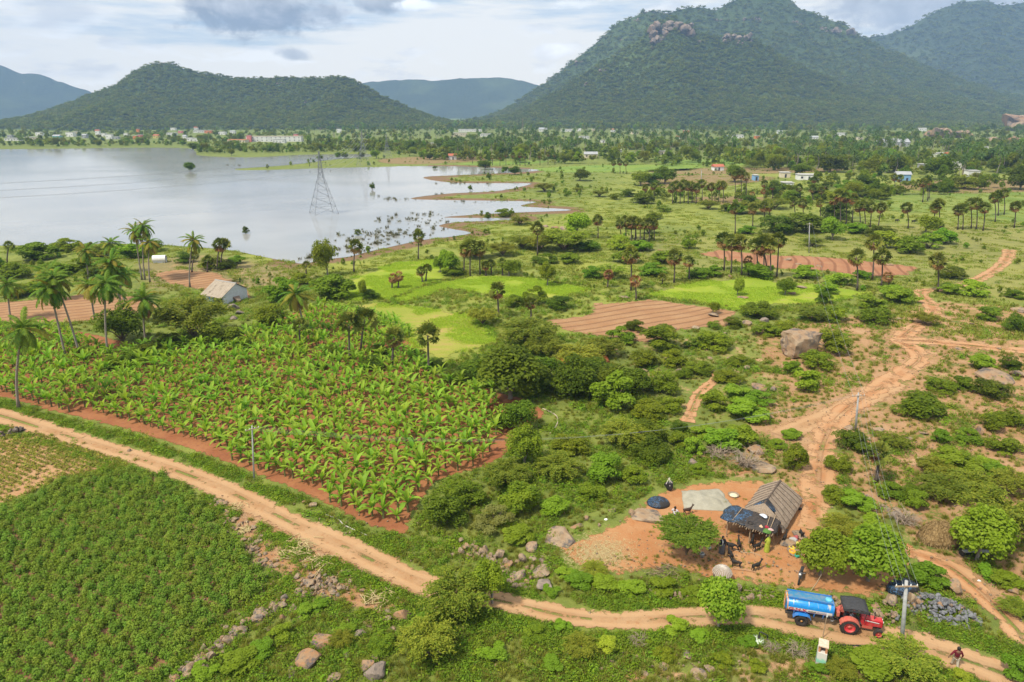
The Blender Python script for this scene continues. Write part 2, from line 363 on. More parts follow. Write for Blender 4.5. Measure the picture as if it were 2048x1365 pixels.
# ------------------------------------------------------------------ ground
def ground():
    az = np.concatenate([np.linspace(-180, -62, 14)[:-1], np.linspace(-62, 62, 380), np.linspace(62, 180, 14)[1:]])
    az = np.radians(az); rad = np.concatenate([[0.01, 8], np.geomspace(16, 700, 330), np.geomspace(710, 5300, 40)])
    A, D = np.meshgrid(az, rad)
    X = D * np.sin(A); Y = D * np.cos(A); Z = np.zeros_like(X)
    P = np.stack([X.ravel(), Y.ravel()], 1); sh = X.shape
    def blur(m, k=2):
        for _ in range(k):
            m = (m + np.roll(m, 1, 0) + np.roll(m, -1, 0) + np.roll(m, 1, 1) + np.roll(m, -1, 1)) / 5
        return m
    soil = np.full(len(P), .30); lush = np.full(len(P), .25); mud = np.zeros(len(P)); dry = np.zeros(len(P))
    # land round the lake is wet, the rocky ground on the right is bare
    dl = dist_line(P, np.vstack([gLAKE, gLAKE[:1]])); mud = np.clip(1 - dl / (4 + .035 * D.ravel()), 0, 1) * (P[:, 0] > -60)
    def zone(poly, s=None, l=None, d=None):
        m = inpoly(P, GP(poly))
        if s is not None: soil[m] = s
        if l is not None: lush[m] = l
        if d is not None: dry[m] = d
    zone([(560, 540), (760, 480), (1100, 440), (1300, 330), (2400, 330), (2400, 560), (1850, 580), (1500, 560), (1150, 560), (900, 530)], .12, .6)
    zone([(1750, 450), (2400, 450), (2400, 600), (1900, 600), (1850, 560)], .25, .7, .4)
    zone([(1480, 660), (1900, 600), (2400, 640), (2400, 1300), (1900, 1200), (1800, 1050), (1640, 1000), (1500, 950)], .58, .3)
    zone([(1180, 690), (1500, 650), (1560, 800), (1400, 850), (1200, 800)], .45, .3)
    zone([(1320, 905), (1560, 880), (1620, 960), (1480, 960)], .55, .2, .3)
    zone([(430, 980), (560, 1040), (860, 1180), (760, 1230), (600, 1180), (520, 1120)],   .75, .3, .4)
    zone([(450, 1400), (620, 1220), (760, 1230), (860, 1200), (1200, 1260), (1500, 1260), (1500, 1400)], .30, .35)
    zone([(1100, 1150), (1560, 1180), (1560, 1230), (1300, 1235), (1050, 1210)], .1, .3)
    zone([(270, 520), (420, 510), (620, 540), (640, 570), (560, 590), (440, 570), (300, 580)], .45, .2, .9)
    zone([(480, 500), (620, 530), (700, 510), (720, 545), (640, 560), (520, 540)], .1, .8)
    zone([(0, 480), (300, 490), (340, 520), (260, 560), (0, 590), (-300, 590), (-300, 480)], .2, .4)
    zone([(680, 520), (900, 500), (1300, 540), (1300, 640), (900, 740), (660, 630)], .15, .8)
    zone([(1260, 470), (1880, 470), (1880, 590), (1300, 590)], .22, .65, .3)
    zone([(250, 870), (560, 985), (760, 1080), (840, 1120), (900, 1180), (860, 1190), (540, 1010), (250, 890)], .22, .3)
    zone([(1500, 1250), (1800, 1290), (1980, 1360), (1980, 1420), (1450, 1420)], .5, .2, .3)
    far = np.clip((D.ravel() - 450) / 300, 0, 1); soil = soil * (1 - far) + .0 * far; lush = lush * (1 - far)
    soil, lush, dry = (blur(v.reshape(sh), 3).ravel() for v in (soil, lush, dry))
    nr, na = sh; I = np.arange(nr * na).reshape(sh)
    F = np.stack([I[:-1, :-1], I[:-1, 1:], I[1:, 1:], I[1:, :-1]], -1).reshape(-1, 4)[:, ::-1]
    m, T, b = newmat('ground')
    v = T.coord('Object')
    n1 = T.noise(.035, 5, .6, v); n2 = T.noise(.35, 8, .65, v); n3 = T.noise(2.2, 6, .7, v); n4 = T.noise(9, 4, .7, v)
    g = T.mix(T.ramp(n2, .3, .7), (.095, .13, .022), (.185, .215, .042))
    g = T.mix(T.math('MULTIPLY', T.attr('lush'), T.ramp(T.math('ADD', n1, T.math('MULTIPLY', n2, .4)), .45, .9)), g, (.29, .30, .05))
    g = T.mix(T.math('MULTIPLY', T.attr('dry'), T.ramp(n3, .25, .6)), g, (.24, .175, .085))
    g = T.mix(1., g, T.mix(n4, (.55, .55, .55), (1.45, 1.45, 1.45)), 'MULTIPLY')
    s = T.mix(T.ramp(n2, .3, .72), (.33, .15, .06), (.41, .255, .135))
    s = T.mix(T.ramp(n3, .45, .8), s, (.30, .20, .12))
    f = T.ramp(T.math('ADD', T.math('ADD', T.math('MULTIPLY', n2, .55), T.math('MULTIPLY', n3, .45)), T.math('MULTIPLY_ADD', T.attr('soil'), .75, -.375)), .47, .57)
    c = T.mix(f, g, s)
    mu = T.mix(T.ramp(n3, .3, .7), (.15, .085, .045), (.21, .135, .065))
    c = T.mix(T.ramp(T.math('ADD', T.attr('mud'), T.math('MULTIPLY_ADD', n2, .7, -.35)), .35, .6), c, mu)
    T.put(b.inputs['Base Color'], c); T.put(b.inputs['Normal'], T.bump(T.math('ADD', n3, n4), .8, .12)); b.inputs['Roughness'].default_value = .95
    me = mesh_np('ground', np.stack([X.ravel(), Y.ravel(), Z.ravel()], 1), F, m, attrs={'soil': ('POINT', soil), 'lush': ('POINT', lush), 'mud': ('POINT', mud), 'dry': ('POINT', dry)})
    struct(link('ground', me))
ground()
# ------------------------------------------------------------------ sheets lying on the ground
def sheet(name, poly, mat, z, grid, rim, smoothn=5, wob=.3, seed=0):
    P = np.asarray(poly, float)
    if smoothn > 0: P = catmull(P, smoothn, True)
    elif smoothn < 0: P = np.vstack([P[i] + (np.roll(P, -1, 0)[i] - P[i]) * t for i in range(len(P)) for t in np.linspace(0, 1, -smoothn, endpoint=False)])
    area = np.sum(P[:, 0] * np.roll(P[:, 1], -1) - np.roll(P[:, 0], -1) * P[:, 1])
    if area < 0: P = P[::-1]
    d = np.roll(P, -1, 0) - np.roll(P, 1, 0); nrm = np.stack([-d[:, 1], d[:, 0]], 1); nrm /= np.linalg.norm(nrm, axis=1)[:, None] + 1e-9
    P = P + nrm * ((vnoise(P[:, 0] / 3, P[:, 1] / 3, seed) - .5) * wob)[:, None]
    Q = P + nrm * rim
    Q = Q[inpoly(Q, P) & (dist_line(Q, np.vstack([P, P[:1]])) > rim * .6)]
    lo, hi = P.min(0), P.max(0)
    gx, gy = np.meshgrid(np.arange(lo[0], hi[0], grid), np.arange(lo[1], hi[1], grid)); I = np.stack([gx.ravel(), gy.ravel()], 1)
    I = I + (np.random.RandomState(seed).rand(*I.shape) - .5) * grid * .5
    if len(I): I = I[inpoly(I, P)]
    if len(I): I = I[dist_line(I, np.vstack([P, P[:1]])) > rim * 1.3]
    allp = np.vstack([P, Q, I]) if len(I) else np.vstack([P, Q]); n = len(P)
    r = geometry.delaunay_2d_cdt([Vector(p) for p in allp], [], [list(range(n))], 1, 1e-4)
    V, _, F, ov = r[0], r[1], r[2], r[3]
    e = [0. if (len(o) and min(o) < n) or not len(o) else 1. for o in ov]
    me = mesh_np(name, [(v.x, v.y, z) for v in V], F, mat, attrs={'e': ('POINT', e)})
    return struct(link(name, me))
def ribbon(name, line, width, mat, z, nc=8, seed=0):
    L = np.asarray(line); d = np.gradient(L, axis=0); nr = np.stack([-d[:, 1], d[:, 0]], 1); nr /= np.linalg.norm(nr, axis=1)[:, None]
    wd = np.asarray(width) * (1 + .35 * (vnoise(np.arange(len(L)) / 5., np.zeros(len(L)), seed) - .5))
    t = np.linspace(-1, 1, nc + 1)
    V = L[:, None, :] + nr[:, None, :] * (wd[:, None] * .5 * t[None])[..., None]
    e = np.broadcast_to(np.clip((1 - np.abs(t)) * 2.2, 0, 1), V.shape[:2]); u = np.broadcast_to(t, V.shape[:2])
    I = np.arange(V.shape[0] * V.shape[1]).reshape(V.shape[:2])
    F = np.stack([I[:-1, :-1], I[:-1, 1:], I[1:, 1:], I[1:, :-1]], -1).reshape(-1, 4)[:, ::-1]
    V3 = np.concatenate([V.reshape(-1, 2), np.full((I.size, 1), z)], 1)
    me = mesh_np(name, V3, F, mat, attrs={'e': ('POINT', e.ravel()), 'u': ('POINT', u.ravel())})
    return struct(link(name, me))
def dirt(name, c1, c2, c3, width=.5, scale=1.3, rut=False, bump=.06):
    m, T, b = newmat(name); v = T.coord('Object')
    n1 = T.noise(.3, 6, .6, v); n2 = T.noise(1.8, 8, .68, v); n3 = T.noise(14, 4, .7, v)
    c = T.mix(T.ramp(n1, .35, .65), c1, c2); c = T.mix(T.ramp(n2, .5, .75), c, c3)
    c = T.mix(1., c, T.mix(n3, (.72, .72, .72), (1.28, 1.28, 1.28)), 'MULTIPLY')
    h = T.math('ADD', n2, T.math('MULTIPLY', n3, .4))
    if rut:
        u = T.math('ABSOLUTE', T.attr('u')); tr = T.ramp(T.math('ABSOLUTE', T.math('SUBTRACT', u, .40)), .24, .06)
        c = T.mix(T.math('MULTIPLY', tr, .55), c, tuple(x * 1.16 for x in c2)); h = T.math('SUBTRACT', h, T.math('MULTIPLY', tr, .8))
    T.put(b.inputs['Base Color'], c); T.put(b.inputs['Normal'], T.bump(h, .7, bump)); b.inputs['Roughness'].default_value = .95
    fray(m, T, b, width, scale, rut); return m
M_ROAD = dirt('road_dirt', (.33, .185, .086), (.38, .235, .122), (.31, .145, .06), .55, 1.2, True)
M_TRACK = dirt('track_dirt', (.36, .17, .072), (.40, .235, .12), (.35, .14, .052), .75, .55, True)
M_YARD = dirt('yard_dirt', (.35, .155, .06), (.39, .21, .095), (.33, .13, .045), .5, .8)
M_BED = dirt('bed_soil', (.24, .085, .036), (.30, .125, .052), (.19, .065, .03), .4, 1.0)
M_CROPSOIL = dirt('crop_soil', (.20, .10, .05), (.24, .13, .065), (.16, .09, .04), .4, 1.0)
def ploughed(name, c1, c2, rot, wscale=.105, kind='BANDS'):
    m, T, b = newmat(name); v = T.coord('Object')
    wv = T.n('ShaderNodeTexWave', wave_type=kind); wv.inputs['Scale'].default_value = wscale
    wv.inputs['Distortion'].default_value = 16.; wv.inputs['Detail'].default_value = 1.; wv.inputs['Detail Scale'].default_value = .25
    T.t.links.new(T.coord('Object', None, (0, 0, R(rot))), wv.inputs['Vector'])
    n1 = T.noise(.25, 6, .6, v); n2 = T.noise(3, 6, .7, v)
    c = T.mix(T.ramp(n1, .3, .7), c1, c2)
    c = T.mix(T.ramp(T.math('ADD', wv.outputs['Fac'], T.math('MULTIPLY_ADD', n2, .5, -.25)), .24, .02), c, tuple(x * .72 for x in c1))
    c = T.mix(1., c, T.mix(n2, (.8, .8, .8), (1.2, 1.2, 1.2)), 'MULTIPLY')
    T.put(b.inputs['Base Color'], c); T.put(b.inputs['Normal'], T.bump(T.math('ADD', wv.outputs['Fac'], T.math('MULTIPLY', n2, .5)), .8, .18))
    b.inputs['Roughness'].default_value = .95; fray(m, T, b, .4, .7); return m
def lawn(name, c1, c2, c3, width=.45, amt=.62):
    m, T, b = newmat(name); v = T.coord('Object')
    n1 = T.noise(.06, 6, .62, v); n2 = T.noise(.9, 8, .7, T.coord('Object', (.35, 1, 1), (0, 0, .5))); n3 = T.noise(6, 5, .75, v)
    c = T.mix(T.ramp(n1, .35, .65), c1, c2)
    c = T.mix(T.ramp(T.math('ADD', T.math('MULTIPLY', n1, .5), T.math('MULTIPLY', n2, .5)), amt - .08, amt + .1), c, c3)
    c = T.mix(1., c, T.mix(n3, (.66, .66, .66), (1.34, 1.34, 1.34)), 'MULTIPLY')
    T.put(b.inputs['Base Color'], c); T.put(b.inputs['Normal'], T.bump(T.math('ADD', n2, n3), .9, .15)); b.inputs['Roughness'].default_value = .95
    fray(m, T, b, width, .6); return m
M_P1 = ploughed('ploughed_earth', (.29, .15, .07), (.34, .20, .10), 62, .13)
M_P2 = ploughed('ploughed_red_earth', (.29, .125, .06), (.33, .17, .085), 12)
M_LIME = lawn('young_crop', (.21, .29, .018), (.29, .345, .025), (.33, .27, .09), .45, .57)
M_LIME_D = lawn('thin_young_crop', (.24, .27, .032), (.31, .31, .05), (.40, .26, .10), .45, .55)
M_MEAD = lawn('pasture', (.13, .19, .028), (.21, .25, .05), (.26, .22, .085))
M_FARB = lawn('far_fallow', (.21, .15, .06), (.25, .16, .075), (.14, .17, .045), .4, .56)
M_FARG = lawn('far_crop', (.13, .21, .03), (.19, .26, .035), (.10, .14, .03))
sheet('farmyard', gYARD, M_YARD, .03, 4, 1.6, seed=1)
sheet('banana_bed', gBED, M_BED, .02, 6, 1.0, seed=2)
sheet('crop_bed', gCROP, M_CROPSOIL, .022, 6, .8, seed=3)
sheet('row_crop_bed', gROWS, dirt('row_soil', (.36, .19, .09), (.40, .24, .12), (.28, .17, .08), .4, 1.), .024, 6, .8, seed=4)
for i, (g, mt) in enumerate(zip(gFIELDS, (M_P1, M_P2, M_P1, M_P1, M_LIME, M_LIME, M_LIME_D, M_LIME))):
    sheet('ploughed_field' if i < 4 else 'green_field', g, mt, .03 + .004 * i, 8, 1.8, -9, 1.6, seed=10 + i)
sheet('pasture', GP(MEADOW), M_MEAD, .03, 20, 8, 4, 4, seed=30)
for i, (g, (t, k)) in enumerate(zip(gFAR, FARF)): sheet('far_field', g, M_FARB if k == 'b' else M_FARG, .04, 30, 6, 3, 4, seed=40 + i)
rx_ = proj(np.c_[gROAD, np.zeros(len(gROAD))])[:, 0]; RW = np.interp(rx_, [0, 500, 850, 1050, 1450, 1600, 1800, 2000], [3.9, 3.8, 3.6, 3.0, 2.9, 3.8, 4.1, 4.4])
ribbon('dirt_road', gROAD, RW, M_ROAD, .05, seed=1)
ribbon('dirt_track', gTRACK, 4.6, M_TRACK, .046, seed=2)
ribbon('side_track', gT2, 5.5, M_TRACK, .05, seed=3); ribbon('sandy_track', gT3, 5., M_ROAD, .042, seed=4)
ribbon('red_path', gT4, 3.2, M_TRACK, .054, seed=5); ribbon('foot_path', gT5, 2.8, M_TRACK, .05, seed=6)
M_BARE = dirt('bare_soil', (.36, .18, .08), (.41, .26, .14), (.34, .14, .055), 1.0, .35)
M_BARE2 = dirt('verge_soil', (.30, .165, .085), (.35, .225, .125), (.28, .13, .06), .62, .5)
for i, g in enumerate(([(1530, 880), (1560, 845), (1650, 825), (1720, 800), (1700, 840), (1660, 880), (1600, 890)], [(1700, 720), (1740, 670), (1820, 655), (1900, 668), (1990, 690), (1960, 715), (1850, 725), (1780, 745)], [(1880, 705), (1960, 690), (2100, 700), (2100, 725), (1980, 715)],
                       [(1800, 1090), (1900, 1090), (1990, 1120), (2060, 1160), (2050, 1200), (1960, 1180), (1880, 1150)], [(1690, 870), (1800, 850), (1900, 880), (1880, 950), (1780, 960), (1720, 920)], [(1960, 800), (2060, 790), (2100, 860), (2020, 880), (1970, 850)], [(1330, 930), (1420, 905), (1540, 930), (1580, 960), (1420, 965)],
                       [(430, 990), (560, 1050), (700, 1120), (840, 1180), (780, 1225), (680, 1160), (560, 1130), (480, 1070)], [(1490, 690), (1560, 690), (1570, 740), (1500, 790), (1460, 750)], [(1720, 1240), (1900, 1240), (2010, 1290), (2000, 1330), (1850, 1290)], [(1180, 1330), (1330, 1310), (1480, 1360), (1350, 1400), (1200, 1390)], [(1480, 1300), (1560, 1290), (1650, 1340), (1600, 1400), (1500, 1380)], [(540, 1300), (700, 1240), (760, 1260), (600, 1360)])):
    sheet('bare_ground', GP(g), M_BARE2 if i == 7 else M_BARE, .012 + .0006 * i, 2.5, 2.2, 4, 1.5, seed=200 + i)
# ------------------------------------------------------------------ lake
def lake():
    m, T, b = newmat('water'); v = T.coord('Object')
    n1 = T.noise(.03, 3, .5, v); n = T.noise(.55, 3, .55, T.coord('Object', (.6, 1.6, 1))); n2 = T.noise(.008, 4, .6, T.coord('Object', (.5, 1.6, 1)))
    T.put(b.inputs['Base Color'], T.mix(T.ramp(n1, .3, .7), (.26, .262, .25), (.32, .315, .295)))
    b.inputs['Roughness'].default_value = .09; b.inputs['IOR'].default_value = 1.33; b.inputs['Specular IOR Level'].default_value = .5
    bp = T.n('ShaderNodeBump'); bp.inputs['Distance'].default_value = .05
    T.put(bp.inputs['Strength'], T.ramp(n2, .42, .62, .03, .9)); T.t.links.new(n, bp.inputs['Height']); T.put(b.inputs['Normal'], bp.outputs[0])
    P = catmull(gLAKE, 4, True)
    r = geometry.delaunay_2d_cdt([Vector(p) for p in P], [], [list(range(len(P)))], 1, 1e-4)
    me = mesh_np('lake', [(q.x, q.y, .06) for q in r[0]], r[2], m); struct(link('lake', me))
lake()
# ------------------------------------------------------------------ hills
HILLS = {}
def hill(name, crest, Y, fw, bw, seed, mat, rough=.10, nx=260, ny=80, gully=.22):
    C = np.array([(lambda p: (p.x, p.z))(atY(a, b, Y)) for a, b in crest]); C = C[np.argsort(C[:, 0])]
    X = np.linspace(C[0, 0], C[-1, 0], nx); Zc = np.interp(X, C[:, 0], C[:, 1])
    k = np.ones(5) / 5; Zs = np.convolve(np.pad(Zc, 2, mode='edge'), k, 'valid')
    span = X[-1] - X[0]; zc = Zs + (vnoise(X / span * 60, X * 0, seed) - .5) * Zs.max() * .03 - 3
    t = np.concatenate([np.linspace(-1, 0, ny), np.linspace(0, 1, 14)[1:]])
    TT, XX = np.meshgrid(t, X, indexing='ij'); ZZ = np.broadcast_to(zc, XX.shape)
    a = np.abs(TT); wid = np.where(TT < 0, fw, bw)
    prof = (1 - a) ** 1.12 * (1 - .18 * np.sin(a * math.pi))
    g = np.abs(fbm(XX / span * 9, TT * 1.2, seed + 5, 4) - .5) * 2
    z = ZZ * prof * (1 + gully * (g - .5) * np.sin(np.clip(a, 0, 1) * math.pi) * 1.6)
    z = z + ZZ.max() * rough * (fbm(XX / span * 22, TT * fw / span * 22, seed + 9, 4) - .5) * np.sin(np.clip(a, 0, 1) * math.pi)
    z = z - 4 * (a > .98)
    YY = Y + TT * wid * (.55 + .45 * np.clip(ZZ / ZZ.max(), 0, 1)) + (fbm(XX / span * 7, XX * 0, seed + 3) - .5) * fw * .25 * a
    I = np.arange(z.size).reshape(z.shape)
    F = np.stack([I[:-1, :-1], I[:-1, 1:], I[1:, 1:], I[1:, :-1]], -1).reshape(-1, 4)
    me = mesh_np(name, np.stack([XX.ravel(), YY.ravel(), z.ravel()], 1), F, mat, True)
    HILLS[(name, seed)] = (XX, YY, z, t)
    return struct(link(name, me))
def hillmat(name, g1, g2, rock, amt, sc=.012):
    m, T, b = newmat(name); v = T.coord('Object')
    n1 = T.noise(sc * .35, 5, .6, v); n2 = T.noise(sc * 6, 8, .7, v); n3 = T.noise(sc * 2.5, 6, .7, v)
    c = T.mix(T.ramp(n2, .3, .7), g1, g2); c = T.mix(T.ramp(n1, .45, .7), c, tuple(x * 1.35 for x in g2))
    c = T.mix(T.ramp(n3, amt, amt + .05), c, rock)
    T.put(b.inputs['Base Color'], c); T.put(b.inputs['Normal'], T.bump(n2, .9, 8)); b.inputs['Roughness'].default_value = 1
    return m
M_H1 = hillmat('hill_scrub', (.036, .062, .018), (.062, .090, .024), (.25, .165, .10), .66)
M_H2 = hillmat('hill_far_scrub', (.022, .040, .016), (.055, .075, .024), (.24, .18, .12), .67, .010)
hill('hill', [(-60, 275), (0, 258), (60, 235), (130, 208), (200, 182), (240, 165), (265, 146), (285, 131), (310, 125), (340, 124), (370, 136), (420, 149), (480, 156), (560, 153), (620, 156), (690, 153),
              (720, 166), (760, 190), (820, 215), (870, 235), (930, 250), (980, 258)], 1900, 460, 500, 1, M_H1, nx=300)
hill('hill', [(900, 256), (960, 245), (1000, 236), (1060, 212), (1100, 192), (1150, 160), (1200, 126), (1240, 102), (1275, 82), (1300, 58), (1322, 36), (1347, 32), (1372, 45), (1400, 62), (1440, 72), (1480, 66),
              (1510, 78), (1550, 105), (1600, 132), (1680, 165), (1760, 192), (1860, 215), (1960, 232), (2060, 246)], 2050, 480, 600, 2, M_H1, nx=340)
hill('hill', [(930, 250), (985, 232), (1057, 190), (1127, 136), (1175, 99), (1229, 50), (1260, 34), (1293, 21), (1336, 23), (1379, 13), (1433, 17), (1454, 5), (1486, -4), (1540, -8), (1583, 0), (1615, 22),
              (1674, 41), (1695, 50), (1733, 78), (1800, 110), (1880, 140), (1960, 175), (2060, 205), (2200, 235), (2300, 250)], 2650, 820, 700, 3, M_H1, .08, 340, 80)
hill('hill', [(1560, 225), (1620, 170), (1680, 120), (1733, 78), (1754, 70), (1808, 62), (1840, 40), (1872, 22), (1915, 6), (1940, -2), (1966, 3), (2000, 8), (2048, 4), (2120, 0), (2250, 40), (2400, 110), (2600, 200)],
     3500, 1200, 600, 4, M_H2, .06, 220, 60)
hill('hill', [(560, 235), (640, 190), (700, 170), (730, 164), (830, 158), (870, 161), (920, 156), (990, 154), (1030, 158), (1070, 168), (1130, 185), (1250, 220)], 4900, 700, 300, 5, M_H2, .05, 160, 30)
hill('hill', [(-500, 190), (-260, 120), (-120, 112), (0, 130), (20, 137), (45, 149), (70, 147), (110, 159), (160, 176), (190, 186), (240, 205), (330, 235)], 4700, 900, 300, 6, M_H2, .05, 160, 30)
# ------------------------------------------------------------------ haze
def haze():
    m = bpy.data.materials.new('haze'); m.use_nodes = True; t = m.node_tree; t.nodes.clear()
    o = t.nodes.new('ShaderNodeOutputMaterial'); p = t.nodes.new('ShaderNodeVolumePrincipled')
    p.inputs['Color'].default_value = (.35, .56, .90, 1); p.inputs['Density'].default_value = HAZE; p.inputs['Anisotropy'].default_value = 0
    p.inputs['Density Attribute'].default_value = ''; m.cycles.homogeneous_volume = True
    t.links.new(p.outputs[0], o.inputs['Volume'])
    b = MB(); b.box((0, 0, 339), (13000, 10900, 680)); ob = b.build('haze', m); stuff(ob)
HAZE = 1.6e-4
haze()
# ================================================================== plants
RS = np.random.RandomState
def quads(C, N, size, rs, aspect=.5, fold=.25, T=None):
    n = len(C); N = N / (np.linalg.norm(N, axis=1)[:, None] + 1e-9)
    if T is None: T = rs.randn(n, 3)
    T = T - N * np.sum(T * N, 1)[:, None]; T /= np.linalg.norm(T, axis=1)[:, None] + 1e-9
    B = np.cross(N, T); s = np.broadcast_to(np.asarray(size), (n,))[:, None]
    V = np.stack([C - T * s, C + B * s * aspect + N * s * fold, C + T * s, C - B * s * aspect + N * s * fold], 1)
    return V.reshape(-1, 3), np.arange(n * 4).reshape(n, 4)
def leafmesh(name, C, N, size, mat, rs, aspect=.5, fold=.25, T=None, v=None):
    V, F = quads(C, N, size, rs, aspect, fold, T)
    return mesh_np(name, V, F, mat, attrs={'v': ('FACE', rs.rand(len(F)) if v is None else v)})
def sph(rs, n):
    d = rs.randn(n, 3); return d / np.linalg.norm(d, axis=1)[:, None]
def blobs_leaves(rs, B, n, up=.5, shell=.55):
    """leaves on a set of lumps (x,y,z,r)"""
    wt = B[:, 3] ** 2; k = rs.choice(len(B), n, p=wt / wt.sum())
    d = sph(rs, n); d[:, 2] = np.where(d[:, 2] < -.35, -d[:, 2], d[:, 2])
    r = B[k, 3] * (shell + (1 - shell) * rs.rand(n) ** .6)
    C = B[k, :3] + d * r[:, None]; N = d + np.array([0, 0, up]) + rs.randn(n, 3) * .55
    return C, N, k
def dome(rs, k, w=.5, h0=.25, h1=.75, rb=(.12, .2), inner=.22):
    d = sph(rs, k); d[:, 2] = np.abs(d[:, 2]); f = np.where(rs.rand(k) < inner, rs.rand(k) * .7, .75 + .2 * rs.rand(k))
    r = rb[0] + (rb[1] - rb[0]) * rs.rand(k)
    lum = 1 + .22 * np.sin(np.arctan2(d[:, 1], d[:, 0]) * rs.randint(2, 4) + rs.rand() * 6)
    x = d[:, 0] * (w - r * .8) * f * lum; y = d[:, 1] * (w - r * .8) * f * lum; z = h0 + d[:, 2] * h1 * f
    return np.stack([x, y, np.maximum(z - r * .3, r * .6), r], 1)
def stemmesh(name, rs, mat, paths, rad):
    b = MB()
    for p in paths:
        q = catmull(np.array(p), 3); b.tube([tuple(x) for x in q], [max(rad * (1 - i / len(q)) ** .8, rad * .15) for i in range(len(q))], 5, False)
    me = bpy.data.meshes.new(name); me.from_pydata(b.v, [], b.f); me.materials.append(mat)
    me.polygons.foreach_set('use_smooth', [True] * len(me.polygons)); me.update(); return me
M_BARK = simple('bark', (.13, .09, .06), (.20, .15, .10), 6, .95, .02, stretch=(1, 1, .2))
M_BARKG = simple('grey_bark', (.20, .17, .14), (.30, .26, .22), 8, .95, .02, stretch=(1, 1, .2))
M_DRY = leafmat('dry_leaf', (.20, .11, .045), (.32, .20, .09), None, .2, .2, .8)
L_DARK = leafmat('leaf_dark', (.042, .080, .014), (.105, .165, .022))
L_MID = leafmat('leaf_mid', (0.075, 0.131, 0.017), (0.156, 0.222, 0.027))
L_BRI = leafmat('leaf_bright', (0.116, 0.211, 0.018), (0.218, 0.325, 0.028))
L_LIME = leafmat('leaf_lime', (0.177, 0.274, 0.019), (0.313, 0.399, 0.032))
L_FEA = leafmat('leaf_feathery', (0.102, 0.154, 0.027), (0.197, 0.234, 0.044))
L_PALE = leafmat('leaf_pale', (0.150, 0.171, 0.047), (0.245, 0.251, 0.074))
L_UMB = leafmat('leaf_umbrella', (.055, .105, .020), (.11, .165, .028))
# ---- bushes: unit width, unit height
PROTO = {}
def add_bush(kind, mat, seed, n=4200, size=.022, k=26, rb=(.12, .2), aspect=.55, h1=.75, up=.5, h0=.2):
    rs = RS(seed); B = dome(rs, k, .5, h0, h1, rb); C, N, kk = blobs_leaves(rs, B, n, up)
    C[:, 2] = np.abs(C[:, 2]) + .01; C[:, 2] *= 1 / max(C[:, 2].max(), .3)
    bl = rs.rand(k) * .5
    fol = leafmesh('foliage', C, N, size * (.7 + .6 * rs.rand(n)), mat, rs, aspect, v=np.clip(rs.rand(n) * .65 + bl[kk], 0, 1))
    paths = [[(0, 0, 0), tuple(B[i, :3] * .5 + np.array([0, 0, .05])), tuple(B[i, :3])] for i in range(6)]
    PROTO.setdefault(kind, []).append((stemmesh('stem', rs, M_BARK, paths, .018), fol))
for s in range(4): add_bush('d', L_DARK, 100 + s, 4200, .030, 22, (.11, .22))
for s in range(5): add_bush('m', L_MID, 110 + s, 4200, .030, 26, (.08, .2))
for s in range(4): add_bush('b', L_BRI, 120 + s, 3200, .040, 20, (.11, .2), .6)
for s in range(3): add_bush('l', L_LIME, 130 + s, 3400, .034, 22, (.1, .19), .6)
for s in range(2): add_bush('p', L_PALE, 135 + s, 3600, .024, 26, (.08, .16), .5)
def add_feather(kind, mat, seed, nb=60, nl=80, size=.012, droop=.55, flat=False):
    rs = RS(seed); Cs = []; Ns = []; Ts = []; paths = []
    for i in range(nb):
        a = rs.rand() * 2 * math.pi; L = .3 + .25 * rs.rand(); rise = .55 + .5 * rs.rand() if not flat else .75 + .2 * rs.rand()
        t = np.linspace(0, 1, nl); rr = L * t ** .9 * (1 if not flat else 1.05)
        x = np.cos(a + .5 * (rs.rand() - .5) * t) * rr; y = np.sin(a + .5 * (rs.rand() - .5) * t) * rr
        z = (.12 + rise * (1 - (1 - t) ** 1.6)) - droop * t ** 2.4 * rise if not flat else .42 + rise * .55 * t ** .35 * (1 - .16 * t) + rs.rand() * .10
        p = np.stack([x, y, z], 1); paths.append([tuple(p[0] * .2), tuple(p[nl // 3]), tuple(p[-8])])
        m = t > .25; q = np.repeat(p[m], 2, 0); q = q + rs.randn(*q.shape) * np.array([.028, .028, .018])
        Cs.append(q); Ns.append(np.array([0, 0, 1.]) + rs.randn(len(q), 3) * .5)
        d = np.gradient(p, axis=0)[m]; Ts.append(np.repeat(d / (np.linalg.norm(d, axis=1)[:, None] + 1e-9), 2, 0) + rs.randn(len(q), 3) * .5)
    C = np.vstack(Cs); N = np.vstack(Ns); T = np.vstack(Ts); C[:, 2] = np.maximum(C[:, 2], .02) ; C[:, 2] /= C[:, 2].max()
    fol = leafmesh('foliage', C, N, size * (.7 + .7 * rs.rand(len(C))), mat, rs, .42, .15, T)
    PROTO.setdefault(kind, []).append((stemmesh('stem', rs, M_BARK, paths[::4], .014), fol))
for s in range(4): add_feather('f', L_FEA, 140 + s, 80, 60, .024)
for s in range(2): add_feather('y', L_LIME, 150 + s, 70, 50, .024, .35)
add_feather('u', L_UMB, 160, 130, 60, .028, flat=True)
